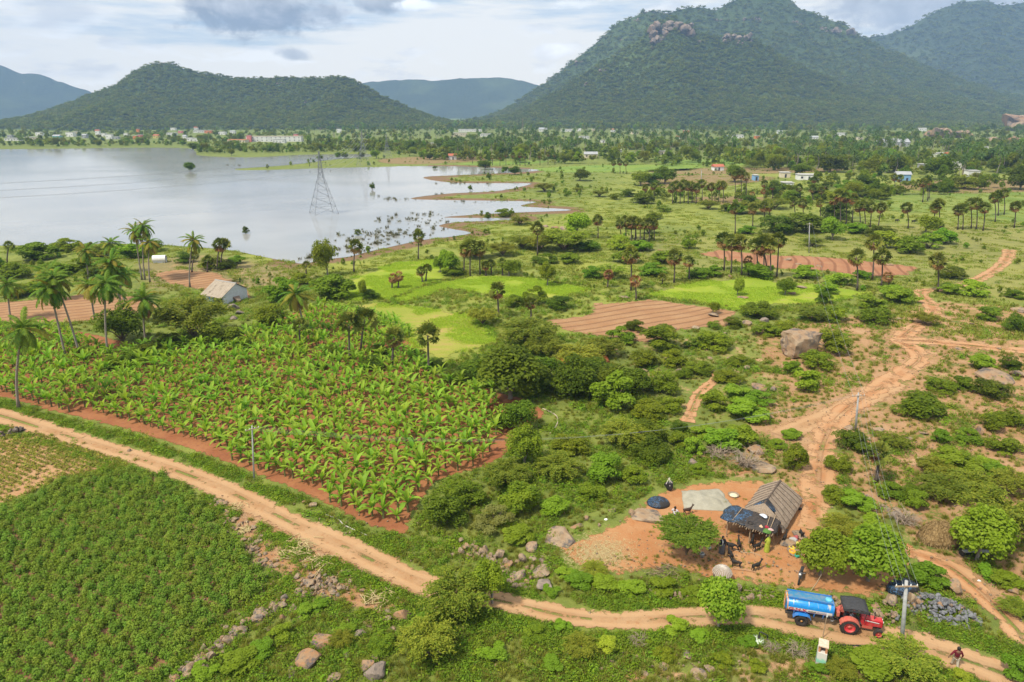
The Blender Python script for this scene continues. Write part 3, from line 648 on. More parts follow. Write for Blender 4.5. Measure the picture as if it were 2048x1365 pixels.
def add_dry(seed):
    rs = RS(seed); b = MB()
    for i in range(70):
        a = rs.rand() * 6.28; l = .2 + .3 * rs.rand(); z = .4 + .6 * rs.rand()
        p = [Vector((rs.randn() * .08, rs.randn() * .08, 0)), Vector((math.cos(a) * l * .6, math.sin(a) * l * .6, z * .7)), Vector((math.cos(a + .3) * l, math.sin(a + .3) * l, z * (.5 + .5 * rs.rand())))]
        b.tube(p, [.009, .006, .003], 3, False)
        for j in range(2):
            q = p[1].lerp(p[2], rs.rand()); b.tube([q, q + Vector(tuple(rs.randn(3) * .09))], [.005, .002], 3, False)
    me = bpy.data.meshes.new('twigs'); me.from_pydata(b.v, [], b.f); me.materials.append(M_TWIG); PROTO.setdefault('t', []).append((None, me))
M_TWIG = simple('dry_twigs', (.24, .18, .13), (.34, .27, .20), 5, .95)
for s in range(3): add_dry(170 + s)
# ---- trees with a clear trunk: unit crown width, unit total height
def add_tree(kind, mat, seed, n=5000, size=.03, k=26, trunk=.32, rb=(.13, .22), hh=.6, bark=M_BARKG, aspect=.6):
    rs = RS(seed); d = sph(rs, k); f = np.where(rs.rand(k) < .3, .3, .85)
    r = rb[0] + (rb[1] - rb[0]) * rs.rand(k); cz = trunk + (1 - trunk) * .5
    B = np.stack([d[:, 0] * .36 * f, d[:, 1] * .36 * f, cz + d[:, 2] * (1 - trunk) * .36 * f, r], 1)
    C, N, kk = blobs_leaves(rs, B, n, .5, .5); C[:, 2] = (C[:, 2] - C[:, 2].min()) / (C[:, 2].max() - C[:, 2].min()) * (1 - trunk * .85) + trunk * .85
    bl = rs.rand(k) * .5
    fol = leafmesh('crown', C, N, size * (.7 + .6 * rs.rand(n)), mat, rs, aspect, v=np.clip(rs.rand(n) * .65 + bl[kk], 0, 1))
    b = [(0, 0, 0), (.01 * rs.randn(), .01 * rs.randn(), trunk * .6), (.02 * rs.randn(), .02 * rs.randn(), trunk + .12)]
    paths = [b] + [[b[2 if i % 2 else 1], tuple((np.array(b[2]) + B[i, :3]) / 2 + np.array([0, 0, -.03])), tuple(B[i, :3])] for i in range(6)]
    PROTO.setdefault(kind, []).append((stemmesh('trunk', rs, bark, paths, .035), fol))
for s in range(3): add_tree('T', L_BRI, 200 + s, 5200, .032)
for s in range(2): add_tree('L', L_LIME, 210 + s, 5200, .032)
for s in range(3): add_tree('D', L_DARK, 220 + s, 5200, .028, 26, .22)
for s in range(2): add_tree('M', L_MID, 230 + s, 4800, .028, 24, .3)
NOUN = {'d': ('bush', 'dark green rounded bush'), 'm': ('bush', 'mid green leafy bush'), 'b': ('bush', 'bright green broad-leaved bush'), 'l': ('bush', 'lime green bush'), 'p': ('bush', 'pale grey-green bush'),
        'f': ('thorn_bush', 'feathery green thorn bush'), 'y': ('thorn_bush', 'yellow-green feathery thorn bush'), 'u': ('umbrella_tree', 'flat-topped umbrella tree'), 't': ('dry_brush', 'dry grey-brown twig brush'),
        'T': ('tree', 'bright green leafy tree'), 'L': ('tree', 'lime green round tree'), 'D': ('tree', 'dark green dense tree'), 'M': ('tree', 'mid green tree')}
CATS = {'bush': 'bush', 'thorn_bush': 'thorn bush', 'umbrella_tree': 'tree', 'tree': 'tree', 'dry_brush': 'brushwood'}
AUTO = []        # things that get a place phrase in their label at the end
prs = RS(5)
PLANTS = []
def plant(kind, px, py, wpx, hpx, label=None, raw=None):
    st, fo = PROTO[kind][prs.randint(len(PROTO[kind]))]
    noun, desc = NOUN[kind]
    if raw: P, wd, h = raw
    else:
        k = mpp(px, py); wd = wpx * k; P = G(px, py) + Vector((0, .32 * wd, 0)); P.z = 0
        al = math.atan2(CAM_H, P.y); h = max((hpx * k - .55 * wd * math.sin(al)) / math.cos(al), wd * .42)
        if kind in 'TLDMu': P = G(px, py); h = max((hpx * k - .22 * wd * math.sin(al)) / math.cos(al), wd * .6)
    rz = prs.rand() * 6.28
    if st is None:
        e = link(noun, fo, None, P, (0, 0, rz), (wd, wd, h))
        tag(e, label, CATS[noun])
    else:
        e = empty(noun, P, rz, label, CATS[noun]); e.scale = (wd * 1.12, wd * 1.12, h)
        a = link(st.name.split('.')[0], st, e); b = link(fo.name.split('.')[0], fo, e)
    PLANTS.append((P.x, P.y, wd))
    if not label: AUTO.append((e, noun, desc, P))
    return e
BUSHES = '''d1273,665,43,27 m1328,704,97,60 m1433,704,78,45 d1468,657,43,25 d1523,640,75,32 d1653,611,37,30 m1679,648,70,35 f1628,646,60,28 m1760,652,70,36 l1745,620,60,28 l1811,611,70,32
l1908,592,48,17 l1955,594,66,28 d2021,596,22,20 m1990,644,60,30 d2037,665,44,40 f1858,652,50,25 m1573,672,50,35 m1540,676,60,28 m1675,711,80,58 m1640,742,68,45 b1620,786,60,50 b1585,750,42,34
m1484,735,46,28 m1402,754,58,36 m1460,770,60,30 m1433,825,68,48 b1500,848,86,46 l1476,808,70,40 b1523,815,60,35 d1270,800,90,70 m1330,790,70,55 m1290,740,70,45 m1350,830,60,40 b1589,884,44,24
m1597,948,58,62 m1683,950,56,45 d1710,905,74,44 f1795,900,56,28 m1858,842,100,55 m1893,790,60,28 m1932,783,50,34 b1971,744,58,38 d2027,744,46,34 d1998,803,76,26 m1994,868,60,48 b1889,893,44,36
b1924,950,90,52 m2020,912,70,40 b1484,900,70,55 l1390,915,45,45 b1445,905,80,60 d1308,930,80,60
m1140,915,80,50 f1250,900,90,60 d1300,895,80,60 f1118,965,90,55 b1215,968,82,70 m1270,970,60,45 m1306,935,50,40 f1011,985,100,55 m1045,1040,100,80 m920,1020,90,65 d880,1066,95,85 p990,1068,90,60 b1030,1092,70,38
b1110,1040,65,48 m1185,1005,65,32 d960,775,100,70 d1085,785,90,80 d1150,800,100,75 d1190,765,90,55 f1060,700,110,45 f1160,740,90,50 b1235,828,95,90 m1300,845,80,50 f1210,720,80,45 m1350,735,60,40 m1245,690,60,40
f911,1258,135,110 f850,1340,115,95 b1125,1268,38,28 b1357,1274,55,28 l1216,1312,52,40 f1163,1322,68,40 m1070,1290,60,30 b985,1330,60,35 t1280,1298,50,30 b1400,1290,45,30 m1450,1340,50,30 m1330,1330,50,28 b1105,1350,50,30
b840,1290,80,50 m760,1310,60,40 b690,1275,45,28 m560,1290,60,40 b520,1320,60,40 b470,1350,80,45 l610,1240,50,30 b640,1225,40,22 m725,1240,36,22 b400,1365,60,40 f680,1300,50,30
b1750,1364,100,48 f1830,1366,110,44 f1690,1364,60,34 t1600,1322,60,36 t1550,1312,45,26 b1640,1352,45,28 m1520,1350,40,28 b2044,1372,60,62 l1932,1376,50,26 b1500,1300,40,26
b1870,1182,74,58 f2026,1110,140,130 f1900,1010,90,46 f1960,1000,90,40 m1790,1000,60,36 b1720,1025,70,36 m1680,1010,60,36 b1755,1070,60,45 f1690,1080,70,40 t1820,1060,80,40 b2000,960,60,36 f2040,1000,80,60 b1842,1022,48,46
m2030,860,60,46 b1980,940,50,30 m1945,890,60,36 f1885,960,70,36 m1830,1000,50,26 b2020,1180,60,30 b1985,1160,50,24 f2040,1240,60,40 m1560,900,40,20 t1500,945,90,24 t1440,925,70,20 m1400,950,40,18
b1160,1178,60,34 b1210,1190,60,30 b1270,1200,60,28 b1330,1196,60,28 b1390,1208,50,24 l1130,1160,40,22 f1190,1160,50,30 b1100,1195,40,20 b1460,1200,40,20
d230,692,90,95 f372,690,130,100 m430,700,90,60 d290,722,70,40 m530,662,84,60 b560,608,74,58 b652,604,90,58 m600,572,50,30 d330,700,60,36 b480,700,50,26 m215,745,60,36 d255,735,50,40 m160,720,50,30
m120,505,62,32 b50,525,80,30 m190,520,60,28 b250,520,70,28 m15,560,70,40 b90,560,70,36 b150,545,60,26 m300,505,50,24 b-40,540,70,34 m20,600,60,34 d175,560,50,26 b60,590,60,30
d365,528,40,26 m420,540,50,30 d450,540,40,22 b470,530,36,20 f1080,505,70,36 f1045,500,60,30 y1130,508,100,36 b1180,505,50,26 m1090,530,50,22 b1140,530,50,24 f950,520,60,26 f1005,515,60,24 m905,555,50,20
b1260,530,60,30 l1330,530,60,30 b1310,555,60,28 b1400,560,50,26 b1430,555,46,26 l1240,500,60,26 b1285,505,50,24 y1300,470,40,22 m1380,500,36,30 m1455,498,30,22 f1090,385,40,16 f1155,385,20,10 f1040,452,40,20
m1070,612,50,44 m1030,618,44,30 d1120,622,56,34 f965,655,60,40 d735,602,44,20 b1185,560,40,30 m1150,500,40,26 y1225,560,60,26 b1520,560,70,24 b1620,560,60,26 l1690,575,60,20 b1660,590,50,20 b1730,560,40,20
b1790,600,60,30 l1780,500,60,40 b1830,510,60,40 l1870,500,60,36 b1900,490,50,36 d1770,480,60,30 b1720,470,50,26 d1560,470,80,36 d1620,470,90,46 b1500,470,40,20 b1480,430,50,18 f1510,430,60,20 m1460,425,40,16 f1555,420,50,20
d1680,440,60,40 m1260,460,40,18 m1310,440,36,14 f1630,495,40,16 m1900,580,30,16 d1910,560,56,24 m2040,600,40,22 d1560,390,60,30 d1290,410,50,22 m1590,405,50,26 d1500,410,40,20 m1720,395,70,30 d1640,400,60,34 m1680,410,60,36
d1740,380,60,30 b1700,390,50,30 d1760,400,50,24 m1800,390,40,20 d1900,385,50,16 m1940,380,60,16 d1870,384,40,16 f1420,420,40,14 m1330,425,30,14 d1260,395,36,16 m1230,400,30,14 f1200,395,30,12 d1270,300,30,12 d1310,372,46,26
d744,381,12,16 d490,468,14,16 d940,382,10,12 d976,440,14,16 d978,360,12,14 d1020,432,10,10 m715,472,14,14 m1005,436,40,16 d870,338,12,6 m1430,660,30,20 m1390,700,40,24 m1370,760,36,24 b1410,880,50,30 m1360,900,50,40 d1360,870,40,30
m640,740,30,20 d660,720,40,30 d760,720,50,34 d740,745,60,26 d870,740,46,26 d905,770,50,34 m880,790,40,20 d830,720,40,26 d1000,860,50,40 f1090,720,80,44'''.split()
for t in BUSHES:
    a = t[1:].split(','); plant(t[0], *map(float, a))
TREES = '''L1437,1256,92,100 T1640,1152,98,96 T1735,1162,124,112 u1372,1113,104,70 T1952,1122,110,112 M985,1208,72,88 D1020,798,150,112 D1036,858,74,60 M1049,932,78,84 D1140,790,100,86 D1230,780,80,60 M655,552,52,76 L1152,476,56,52
L900,548,44,50 M880,545,30,34 M1280,372,40,30 L1664,480,50,46 D1330,368,48,36 D1468,365,44,34 M1095,572,36,50 M1018,552,50,34 L1475,592,22,36 M1570,590,40,36 M1425,628,26,26 M1850,468,50,40 D1160,362,40,20 M728,600,22,42
D380,343,22,18 D676,318,14,14 D690,318,14,14 D724,317,16,13 M753,318,22,18 M640,322,14,12 M1740,352,50,36 D1880,360,60,50 D2040,380,60,50 D2010,342,50,24 D1950,330,60,26 M1600,350,40,24 D1660,345,60,30 D1790,345,60,36
M463,312,14,14 D386,302,20,16 D1010,345,16,12 D880,300,30,22 D920,318,26,16 D900,308,40,20 D830,300,30,20 M945,318,24,16 D860,320,24,12 D970,340,30,20 D1030,350,26,18'''.split()
for t in TREES:
    a = t[1:].split(','); plant(t[0], *map(float, a))
# ================================================================== palms
L_COCO = leafmat('coconut_leaflet', (.050, .115, .020), (.105, .185, .030), None, .12, .3)
L_COCOY = leafmat('coconut_leaflet_yellow', (0.218, 0.194, 0.023), (.28, .25, .035), None, .12, .3)
L_PALMY = leafmat('palmyra_leaf', (0.054, 0.085, 0.021), (0.129, 0.160, 0.042), None, .15, .15)
L_FROND_DRY = leafmat('dead_frond', (.20, .095, .035), (.34, .19, .08), None, .2, .15, .85)
M_PTRUNK = simple('palm_trunk', (.19, .155, .125), (.28, .24, .20), 4, .95, .02, stretch=(1, 1, 3))
M_PTRUNKD = simple('palmyra_trunk', (.075, .06, .05), (.14, .11, .09), 5, .95, .02, stretch=(1, 1, 3))
def frond_mesh(seed, droop, mat, L=4.4, n=34, hang=.5):
    rs = RS(seed); t = np.linspace(0, 1, n)
    ang = np.cumsum(np.full(n, droop / n)); y = np.cumsum(np.cos(ang)) * L / n; z = np.cumsum(-np.sin(ang)) * L / n
    x = .12 * L * (rs.rand() - .5) * t ** 2; P = np.stack([x, y, z], 1); d = np.gradient(P, axis=0); d /= np.linalg.norm(d, axis=1)[:, None]
    side = np.array([1., 0, 0]); V = []; F = []; vv = []
    for i in range(2, n):
        l = .95 * math.sin(math.pi * min(.12 + t[i] * .83, 1)) ** .7
        for s in (-1, 1):
            tip = P[i] + side * s * l * .75 + d[i] * l * (.45 + .2 * rs.rand()) + np.array([0, 0, -l * hang * (.6 + .7 * rs.rand())])
            mid = P[i] + (tip - P[i]) * .5 + np.array([0, 0, .08 * l])
            wv = d[i] * .085; k = len(V)
            V += [P[i] - wv * .6, P[i] + wv * .6, mid + wv, mid - wv, tip]; F += [(k, k + 1, k + 2, k + 3), (k + 3, k + 2, k + 4, k + 4)]; vv += [rs.rand()] * 2
    V = np.array(V); me = bpy.data.meshes.new('frond'); 
    fs = [f if f[2] != f[3] else f[:3] for f in F]; k = len(V); rv = []
    b = MB(); b.tube([tuple(p) for p in P[::4]], [.045 * (1 - j / 10) for j in range(len(P[::4]))], 4, False)
    fs += [tuple(k + i for i in f) for f in b.f]; vv += [.9] * len(b.f)
    me.from_pydata([tuple(v) for v in V] + b.v, [], fs); a = me.attributes.new('v', 'FLOAT', 'FACE'); a.data.foreach_set('value', np.array(vv, np.float32))
    me.materials.append(mat); me.update(); return me
FR = {'g': [frond_mesh(300 + i, .7 + .35 * i, L_COCO) for i in range(4)], 'y': [frond_mesh(310 + i, .9 + .35 * i, L_COCOY) for i in range(3)], 'x': [frond_mesh(320 + i, 1.1, L_FROND_DRY, 3.6, 26, .9) for i in range(2)]}
M_NUT = simple('coconuts', (.28, .16, .03), (.16, .19, .03), 3, .6)
b = MB()
for i in range(11):
    a = i * 2.4; b.lathe([(.01, -.15), (.11, -.08), (.13, 0), (.1, .1), (.01, .15)], 6, c=(math.cos(a) * .32, math.sin(a) * .32, -.25 - .12 * (i % 3)))
ME_NUT = bpy.data.meshes.new('coconut_bunch'); ME_NUT.from_pydata(b.v, [], b.f); ME_NUT.materials.append(M_NUT)
def trunk_mesh(name, H, lean, r0, r1, mat, rs, n=9, seg=8):
    b = MB(); pts = []
    for i in range(n):
        t = i / (n - 1); pts.append((lean[0] * t ** 1.6, lean[1] * t ** 1.6, H * t))
    b.tube(pts, [r0 * 1.5 if i == 0 else r0 + (r1 - r0) * i / (n - 1) for i in range(n)], seg)
    me = bpy.data.meshes.new(name); me.from_pydata(b.v, [], b.f); me.materials.append(mat); me.polygons.foreach_set('use_smooth', [True] * len(b.f)); return me, Vector(pts[-1])
def coconut(px, py, hpx, leanpx, label, yellow=.25, dry=1, scale=1., seed=0, n=30):
    """base under px,py; the crown centre is hpx above and leanpx to the side"""
    rs = RS(seed + 400); P = G(px, py); top = atY(px + leanpx, py - hpx, P.y)
    me, tp = trunk_mesh('trunk', top.z, (top.x - P.x, rs.randn() * .4), .17, .10, M_PTRUNK, rs)
    e = empty('coconut_palm', P, 0, label, 'palm tree', None); link('trunk', me, e)
    for i in range(n):
        u = i / n; el = R(78 - 125 * u ** .9 + rs.randn() * 5); az = i * 2.399 + rs.rand() * .3
        kind = 'x' if i >= n - dry else ('y' if rs.rand() < yellow * (.4 + 1.2 * u) else 'g')
        m = FR[kind][rs.randint(len(FR[kind]))]
        s = scale * (.78 + .3 * rs.rand()) * (.8 if u < .15 else 1)
        f = link('frond', m, e, tp + Vector((0, 0, -.25 * u)), Euler((el, 0, az), 'XYZ'), s)
    link('coconut_bunch', ME_NUT, e, tp)
    PLANTS.append((P.x, P.y, 1.))
    return e
COCO = [(38, 818, 165, 14, 'leaning coconut palm standing alone at the roadside corner of the banana plantation', .1, 1), (132, 718, 145, -30, 'tall coconut palm leaning left behind the corner palm of the plantation', .15, 1),
        (160, 715, 160, -52, 'coconut palm with a thin bent trunk crossing beside the tall left pair', .2, 1), (218, 722, 155, -8, 'straight tall coconut palm in front of the dark round tree by the banana field', .15, 1),
        (292, 690, 95, -2, 'short coconut palm in front of the feathery tree left of the white house', .3, 2), (250, 650, 110, -22, 'coconut palm with a leaning trunk over the left ploughed field', .3, 1),
        (262, 652, 130, -40, 'slender coconut palm leaning left among the palms by the ploughed field', .35, 1), (284, 560, 98, -14, 'coconut palm of the tall lakeside clump, leftmost trunk', .45, 2),
        (300, 565, 80, -4, 'yellowing coconut palm at the front of the tall lakeside clump', .75, 2), (290, 560, 108, -4, 'tallest coconut palm of the lakeside clump', .3, 1),
        (380, 575, 95, 6, 'single tall coconut palm at the lake edge left of the white house', .25, 2), (612, 680, 92, -22, 'coconut palm with a red-brown skirt of dead fronds above the banana field', .5, 7),
        (22, 640, 72, -6, 'coconut palm at the far left edge of the picture', .3, 2), (178, 560, 60, -4, 'small coconut palm among the scrub behind the left ploughed field', .5, 1),
        (222, 548, 62, -2, 'coconut palm with an upright crown near the lake shore scrub', .3, 1), (190, 640, 70, -10, 'bushy yellowish coconut palm behind the crossing trunks', .6, 2), (112, 600, 60, -14, 'small coconut palm left of the lakeside clump in the scrub', .4, 1),
        (240, 600, 50, 10, 'low yellow-green coconut palm below the lakeside clump', .6, 1)]
for i, c in enumerate(COCO): coconut(*c[:4], c[4], c[5], c[6], .78 if c[1] > 640 else .70, i)
# ---- palmyra: fan leaves
def fan_geo(rs, n, spread, r=1.0, el0=85, el1=-35, ns=11, stalk=.75, sc=1.):
    V = []; F = []; v = []
    for i in range(n):
        u = (i + .5) / n; el = R(el0 + (el1 - el0) * u + rs.randn() * 7); az = i * 2.399 + rs.rand() * .4
        D = Vector((math.cos(az) * math.cos(el), math.sin(az) * math.cos(el), math.sin(el))); S = D.cross(Vector((0, 0, 1))).normalized(); N = S.cross(D)
        S, N = (S * math.cos(.8 * rs.randn()) + N * math.sin(.8 * rs.randn())).normalized(), N
        c = D * stalk * (.85 + .3 * rs.rand()) * sc; k = len(V); V += [c - S * .02, c + S * .02]; V += [Vector((0, 0, 0)), ]
        F.append((k, k + 1, k + 2)); v.append(.8)
        k = len(V); V.append(c); rr = r * sc * (.8 + .35 * rs.rand()); vv = rs.rand()
        pts = []
        for j in range(ns + 1):
            a = (j / ns - .5) * spread; drop = -.25 * abs(j / ns - .5) * rr
            for q, (rad, zig) in enumerate(((.62, .05 * (1 if j % 2 else -1)), (1.0 if j % 2 else .8, 0))):
                V.append(c + (D * math.cos(a) + S * math.sin(a)) * rr * rad + N * (zig * rr + drop * rad) + Vector((0, 0, -.12 * rr * rad * rad)))
        for j in range(ns):
            F.append((k, k + 1 + 2 * j, k + 3 + 2 * j)); F.append((k + 1 + 2 * j, k + 2 + 2 * j, k + 4 + 2 * j if j % 2 else k + 3 + 2 * j)); v += [vv, vv]
    return V, F, v
def fan_mesh(name, args, mat, seed):
    V, F, v = fan_geo(RS(seed), *args); me = bpy.data.meshes.new(name); me.from_pydata([tuple(x) for x in V], [], F)
    a = me.attributes.new('v', 'FLOAT', 'FACE'); a.data.foreach_set('value', np.array(v, np.float32)); me.materials.append(mat); me.update(); return me
PAL_CROWN = [fan_mesh('crown', (28, 3.4, .85, 88, -30), L_PALMY, 500 + i) for i in range(5)]
PAL_SKIRT = [fan_mesh('dead_leaves', (16, 2.2, .8, -25, -82, 9), L_FROND_DRY, 510 + i) for i in range(3)]
PAL_LEAF = [fan_mesh('leaf', (1, 3.8, .85, 0, 0, 13, .9), L_PALMY, 520 + i) for i in range(4)]
PAL_HALFDEAD = [fan_mesh('crown', (26, 3.2, .75, 70, -60), L_FROND_DRY, 530 + i) for i in range(2)]
def palmyra(px, py, hpx, lean=0, skirt=1, dead=False, cw=None, label=None, leaves=False):
    P = G(px, py); rs = RS(int(px * 7 + py)); top = atY(px + lean, py - hpx, P.y); k = mpp(px, py)
    R_ = (cw * k / 2 if cw else min(1.9, max(1.15, top.z * .24))); cz = max(top.z - R_ * .8, .6)
    e = empty('palmyra_palm', P, 0, label, 'palm tree')
    me, tp = trunk_mesh('trunk', cz, ((top.x - P.x) + rs.randn() * .15, rs.randn() * .2), .17, .12, M_PTRUNKD, rs, 6, 7); link('trunk', me, e)
    s = R_ / 1.45; rz = rs.rand() * 6.28
    if leaves:
        n = 36
        for i in range(n):
            u = (i + .5) / n; link('leaf', PAL_LEAF[rs.randint(4)], e, tp, Euler((0, -R(86 - 120 * u + rs.randn() * 6), i * 2.399 + rs.rand() * .4)), s * (.85 + .3 * rs.rand()))
    elif dead: link('crown', PAL_HALFDEAD[rs.randint(2)], e, tp, (0, 0, rz), s)
    else: link('crown', PAL_CROWN[rs.randint(5)], e, tp, (0, 0, rz), s)
    if skirt: link('dead_leaves', PAL_SKIRT[rs.randint(3)], e, tp, (0, 0, rz), s * (.8 + .15 * skirt))
    PLANTS.append((P.x, P.y, 1.))
    if not label: AUTO.append((e, 'palmyra_palm', 'withered brown palmyra palm' if dead else ('tall palmyra palm' if hpx * k > 6.5 else 'short palmyra palm'), P))
    return e
# px, py base, height px, lean px, skirt, dead
PALMY = '''708,545,65,0,1,0 613,560,36,0,0,0 837,520,58,0,1,0 784,577,30,0,2,1 797,577,34,2,2,1 845,565,30,0,1,0 852,563,34,2,0,0 928,550,62,-2,1,0 940,552,72,0,2,0 960,551,68,0,1,0 983,550,30,0,0,0 972,552,28,0,1,0 1005,551,34,0,0,0 1075,512,68,-2,1,0 837,472,14,0,0,0
1196,478,48,0,2,0 1242,482,42,-2,2,0 1252,480,48,0,2,0 1262,484,50,0,2,0 1270,482,46,2,2,0 1280,486,48,0,2,0 1288,482,44,1,2,0 1298,485,48,2,2,0 1308,483,42,2,2,0 1272,478,44,0,2,0
1262,582,88,3,2,0 1215,576,36,0,2,1 1272,602,52,0,2,1 1348,566,66,1,2,0 1378,560,48,0,2,0 1325,570,22,0,0,0 1448,542,76,2,2,0 1462,548,78,0,2,0 1483,552,80,0,1,0 1514,555,78,0,2,0 1526,556,86,2,2,0 1540,558,82,0,2,0 1553,556,90,6,1,0 1497,550,38,0,2,1 1533,552,70,-4,2,0
1714,582,82,2,1,0 1744,562,92,4,1,0 1762,576,78,4,1,0 1778,584,40,0,2,1 1875,584,76,3,1,0 1470,468,62,0,1,0 1505,455,48,0,2,0 1528,452,50,2,2,0 1540,448,44,0,2,0 1590,440,46,0,1,0 1606,442,44,0,1,0 1640,438,40,0,1,0 1668,448,60,0,2,0 1680,452,72,2,2,0 1692,450,66,0,2,0 1704,446,58,2,2,0
1720,454,50,0,1,0 1730,456,54,-2,1,0 1740,455,50,4,1,0 1756,456,50,8,1,0 1816,458,52,-2,1,0 1866,460,54,4,1,0 1878,460,62,2,1,0 1915,460,48,4,1,0 1925,460,52,4,1,0 1942,458,60,0,2,0 1952,460,64,4,2,0 1966,462,56,4,1,0 1996,432,50,0,1,0 2008,430,52,2,1,0 2028,456,52,4,1,0 1990,445,58,0,1,0
1345,408,40,0,2,0 1352,406,44,0,2,0 1360,408,42,0,2,0 1368,406,46,0,2,0 1376,408,44,1,2,0 1384,407,42,2,2,0 1392,408,40,2,2,0 1404,406,46,0,1,0 1424,405,38,0,1,0 1437,406,42,2,1,0 1446,407,44,2,1,0 1470,398,56,0,2,0 1482,400,60,0,2,0 1492,396,50,0,2,0 1430,406,20,0,0,0 1630,384,30,0,1,0 1650,400,34,0,1,0
1790,388,40,0,1,0 1800,386,36,0,1,0 1845,405,48,2,2,0 1855,402,50,0,2,0 1858,398,44,0,2,0 1530,395,34,0,1,0 1545,398,30,0,1,0 1600,404,36,0,1,0 1625,408,38,0,1,0 1642,408,34,2,1,0 1506,402,18,0,2,1 1528,402,24,0,2,1 1240,348,28,0,1,0 1252,348,26,0,1,0 1228,346,24,0,1,0
1000,332,22,0,1,0 1012,331,26,0,1,0 1026,330,24,0,1,0 1040,332,26,0,1,0 1050,330,22,0,1,0 1080,331,24,0,1,0 1096,330,26,0,1,0 1110,329,24,0,1,0 985,331,20,0,1,0 960,330,22,0,1,0 945,328,18,0,1,0 1290,400,30,0,1,0 1308,398,32,0,2,0 435,540,62,2,1,0 442,538,60,6,0,0 384,545,40,0,0,0 15,530,46,0,0,0 415,545,34,0,0,0'''.split()
for t in PALMY:
    a = [float(x) for x in t.split(',')]; palmyra(a[0], a[1], a[2], a[3], a[4], a[5] > 0)
for a, lb in (((700, 722, 92, 0, 0), 'dense short palmyra palm at the back edge of the banana field, left of its pair'), ((722, 715, 96, 6, 0), 'palmyra palm with a crowded crown behind the banana field, right of its pair'), ((785, 735, 76, 2, 1), 'shaggy palmyra palm between the banana field and the thin green field'),
              ((858, 752, 98, -3, 0), 'palmyra palm with a clear dark trunk at the right back edge of the banana field'), ((997, 634, 66, 0, 2), 'palmyra palm with a brown skirt above the feathery bush by the green field'), ((1062, 645, 50, 0, 2), 'palmyra palm with drooping dead leaves left of the ploughed field'),
              ((1752, 965, 74, 8, 1), 'palmyra palm with a black trunk beside the rising track and power lines'), ((600, 700, 60, 0, 0), 'low palmyra palm under the coconut palm with dead fronds')):
    palmyra(*a, label=lb, leaves=True)
# ================================================================== scatter of what nobody could count
def scatter_group(col):
    ng = bpy.data.node_groups.new('scatter', 'GeometryNodeTree')
    for io in ('INPUT', 'OUTPUT'): ng.interface.new_socket('Geometry', in_out=io, socket_type='NodeSocketGeometry')
    N = ng.nodes.new; L = ng.links.new
    gi = N('NodeGroupInput'); go = N('NodeGroupOutput'); ci = N('GeometryNodeCollectionInfo'); ci.inputs['Collection'].default_value = col
    ci.inputs['Separate Children'].default_value = True; ci.inputs['Reset Children'].default_value = True
    ip = N('GeometryNodeInstanceOnPoints'); ip.inputs['Pick Instance'].default_value = True
    def at(n, t):
        a = N('GeometryNodeInputNamedAttribute'); a.data_type = t; a.inputs['Name'].default_value = n; return a.outputs['Attribute']
    L(gi.outputs[0], ip.inputs['Points']); L(ci.outputs[0], ip.inputs['Instance']); L(at('idx', 'INT'), ip.inputs['Instance Index'])
    L(at('rot', 'FLOAT_VECTOR'), ip.inputs['Rotation']); L(at('scl', 'FLOAT_VECTOR'), ip.inputs['Scale']); L(ip.outputs[0], go.inputs[0])
    return ng
def scatter(name, P, meshes, scl, seed=0, tilt=.0, flat=1., rotz=None):
    rs = RS(seed); col = bpy.data.collections.new(name + '_kinds')
    for i, m in enumerate(meshes): col.objects.link(bpy.data.objects.new('%s_%02d' % (name, i), m))
    me = bpy.data.meshes.new(name); n = len(P); me.vertices.add(n); me.vertices.foreach_set('co', np.asarray(P, np.float32).ravel())
    me.attributes.new('idx', 'INT', 'POINT').data.foreach_set('value', rs.randint(0, len(meshes), n).astype(np.int32))
    s = np.broadcast_to(np.asarray(scl, np.float32), (n,)); S = np.stack([s, s, s * flat * (.8 + .4 * rs.rand(n))], 1)
    me.attributes.new('scl', 'FLOAT_VECTOR', 'POINT').data.foreach_set('vector', S.astype(np.float32).ravel())
    rz = rs.rand(n) * 6.28 if rotz is None else rotz
    Q = np.stack([rs.randn(n) * tilt, rs.randn(n) * tilt, rz], 1); me.attributes.new('rot', 'FLOAT_VECTOR', 'POINT').data.foreach_set('vector', Q.astype(np.float32).ravel())
    o = link(name, me); mo = o.modifiers.new('scatter', 'NODES'); mo.node_group = scatter_group(col)
    return stuff(o)
def clump(name, seed, mat, n, size, spread=.5, h=.5, aspect=.5, up=.8, tip=False):
    rs = RS(seed); d = sph(rs, n); d[:, 2] = np.abs(d[:, 2]); r = rs.rand(n) ** .5
    C = d * np.array([spread, spread, h]) * r[:, None]; C[:, 2] += .03
    return leafmesh(name, C, d + np.array([0, 0, up]) + rs.randn(n, 3) * .5, size * (.6 + .8 * rs.rand(n)), mat, rs, aspect, v=(np.clip(.55 * C[:, 2] / h + .45 * rs.rand(n), 0, .92) if tip else None))  # tip: leaves lighter towards the top, young growth and top highlights in the colour
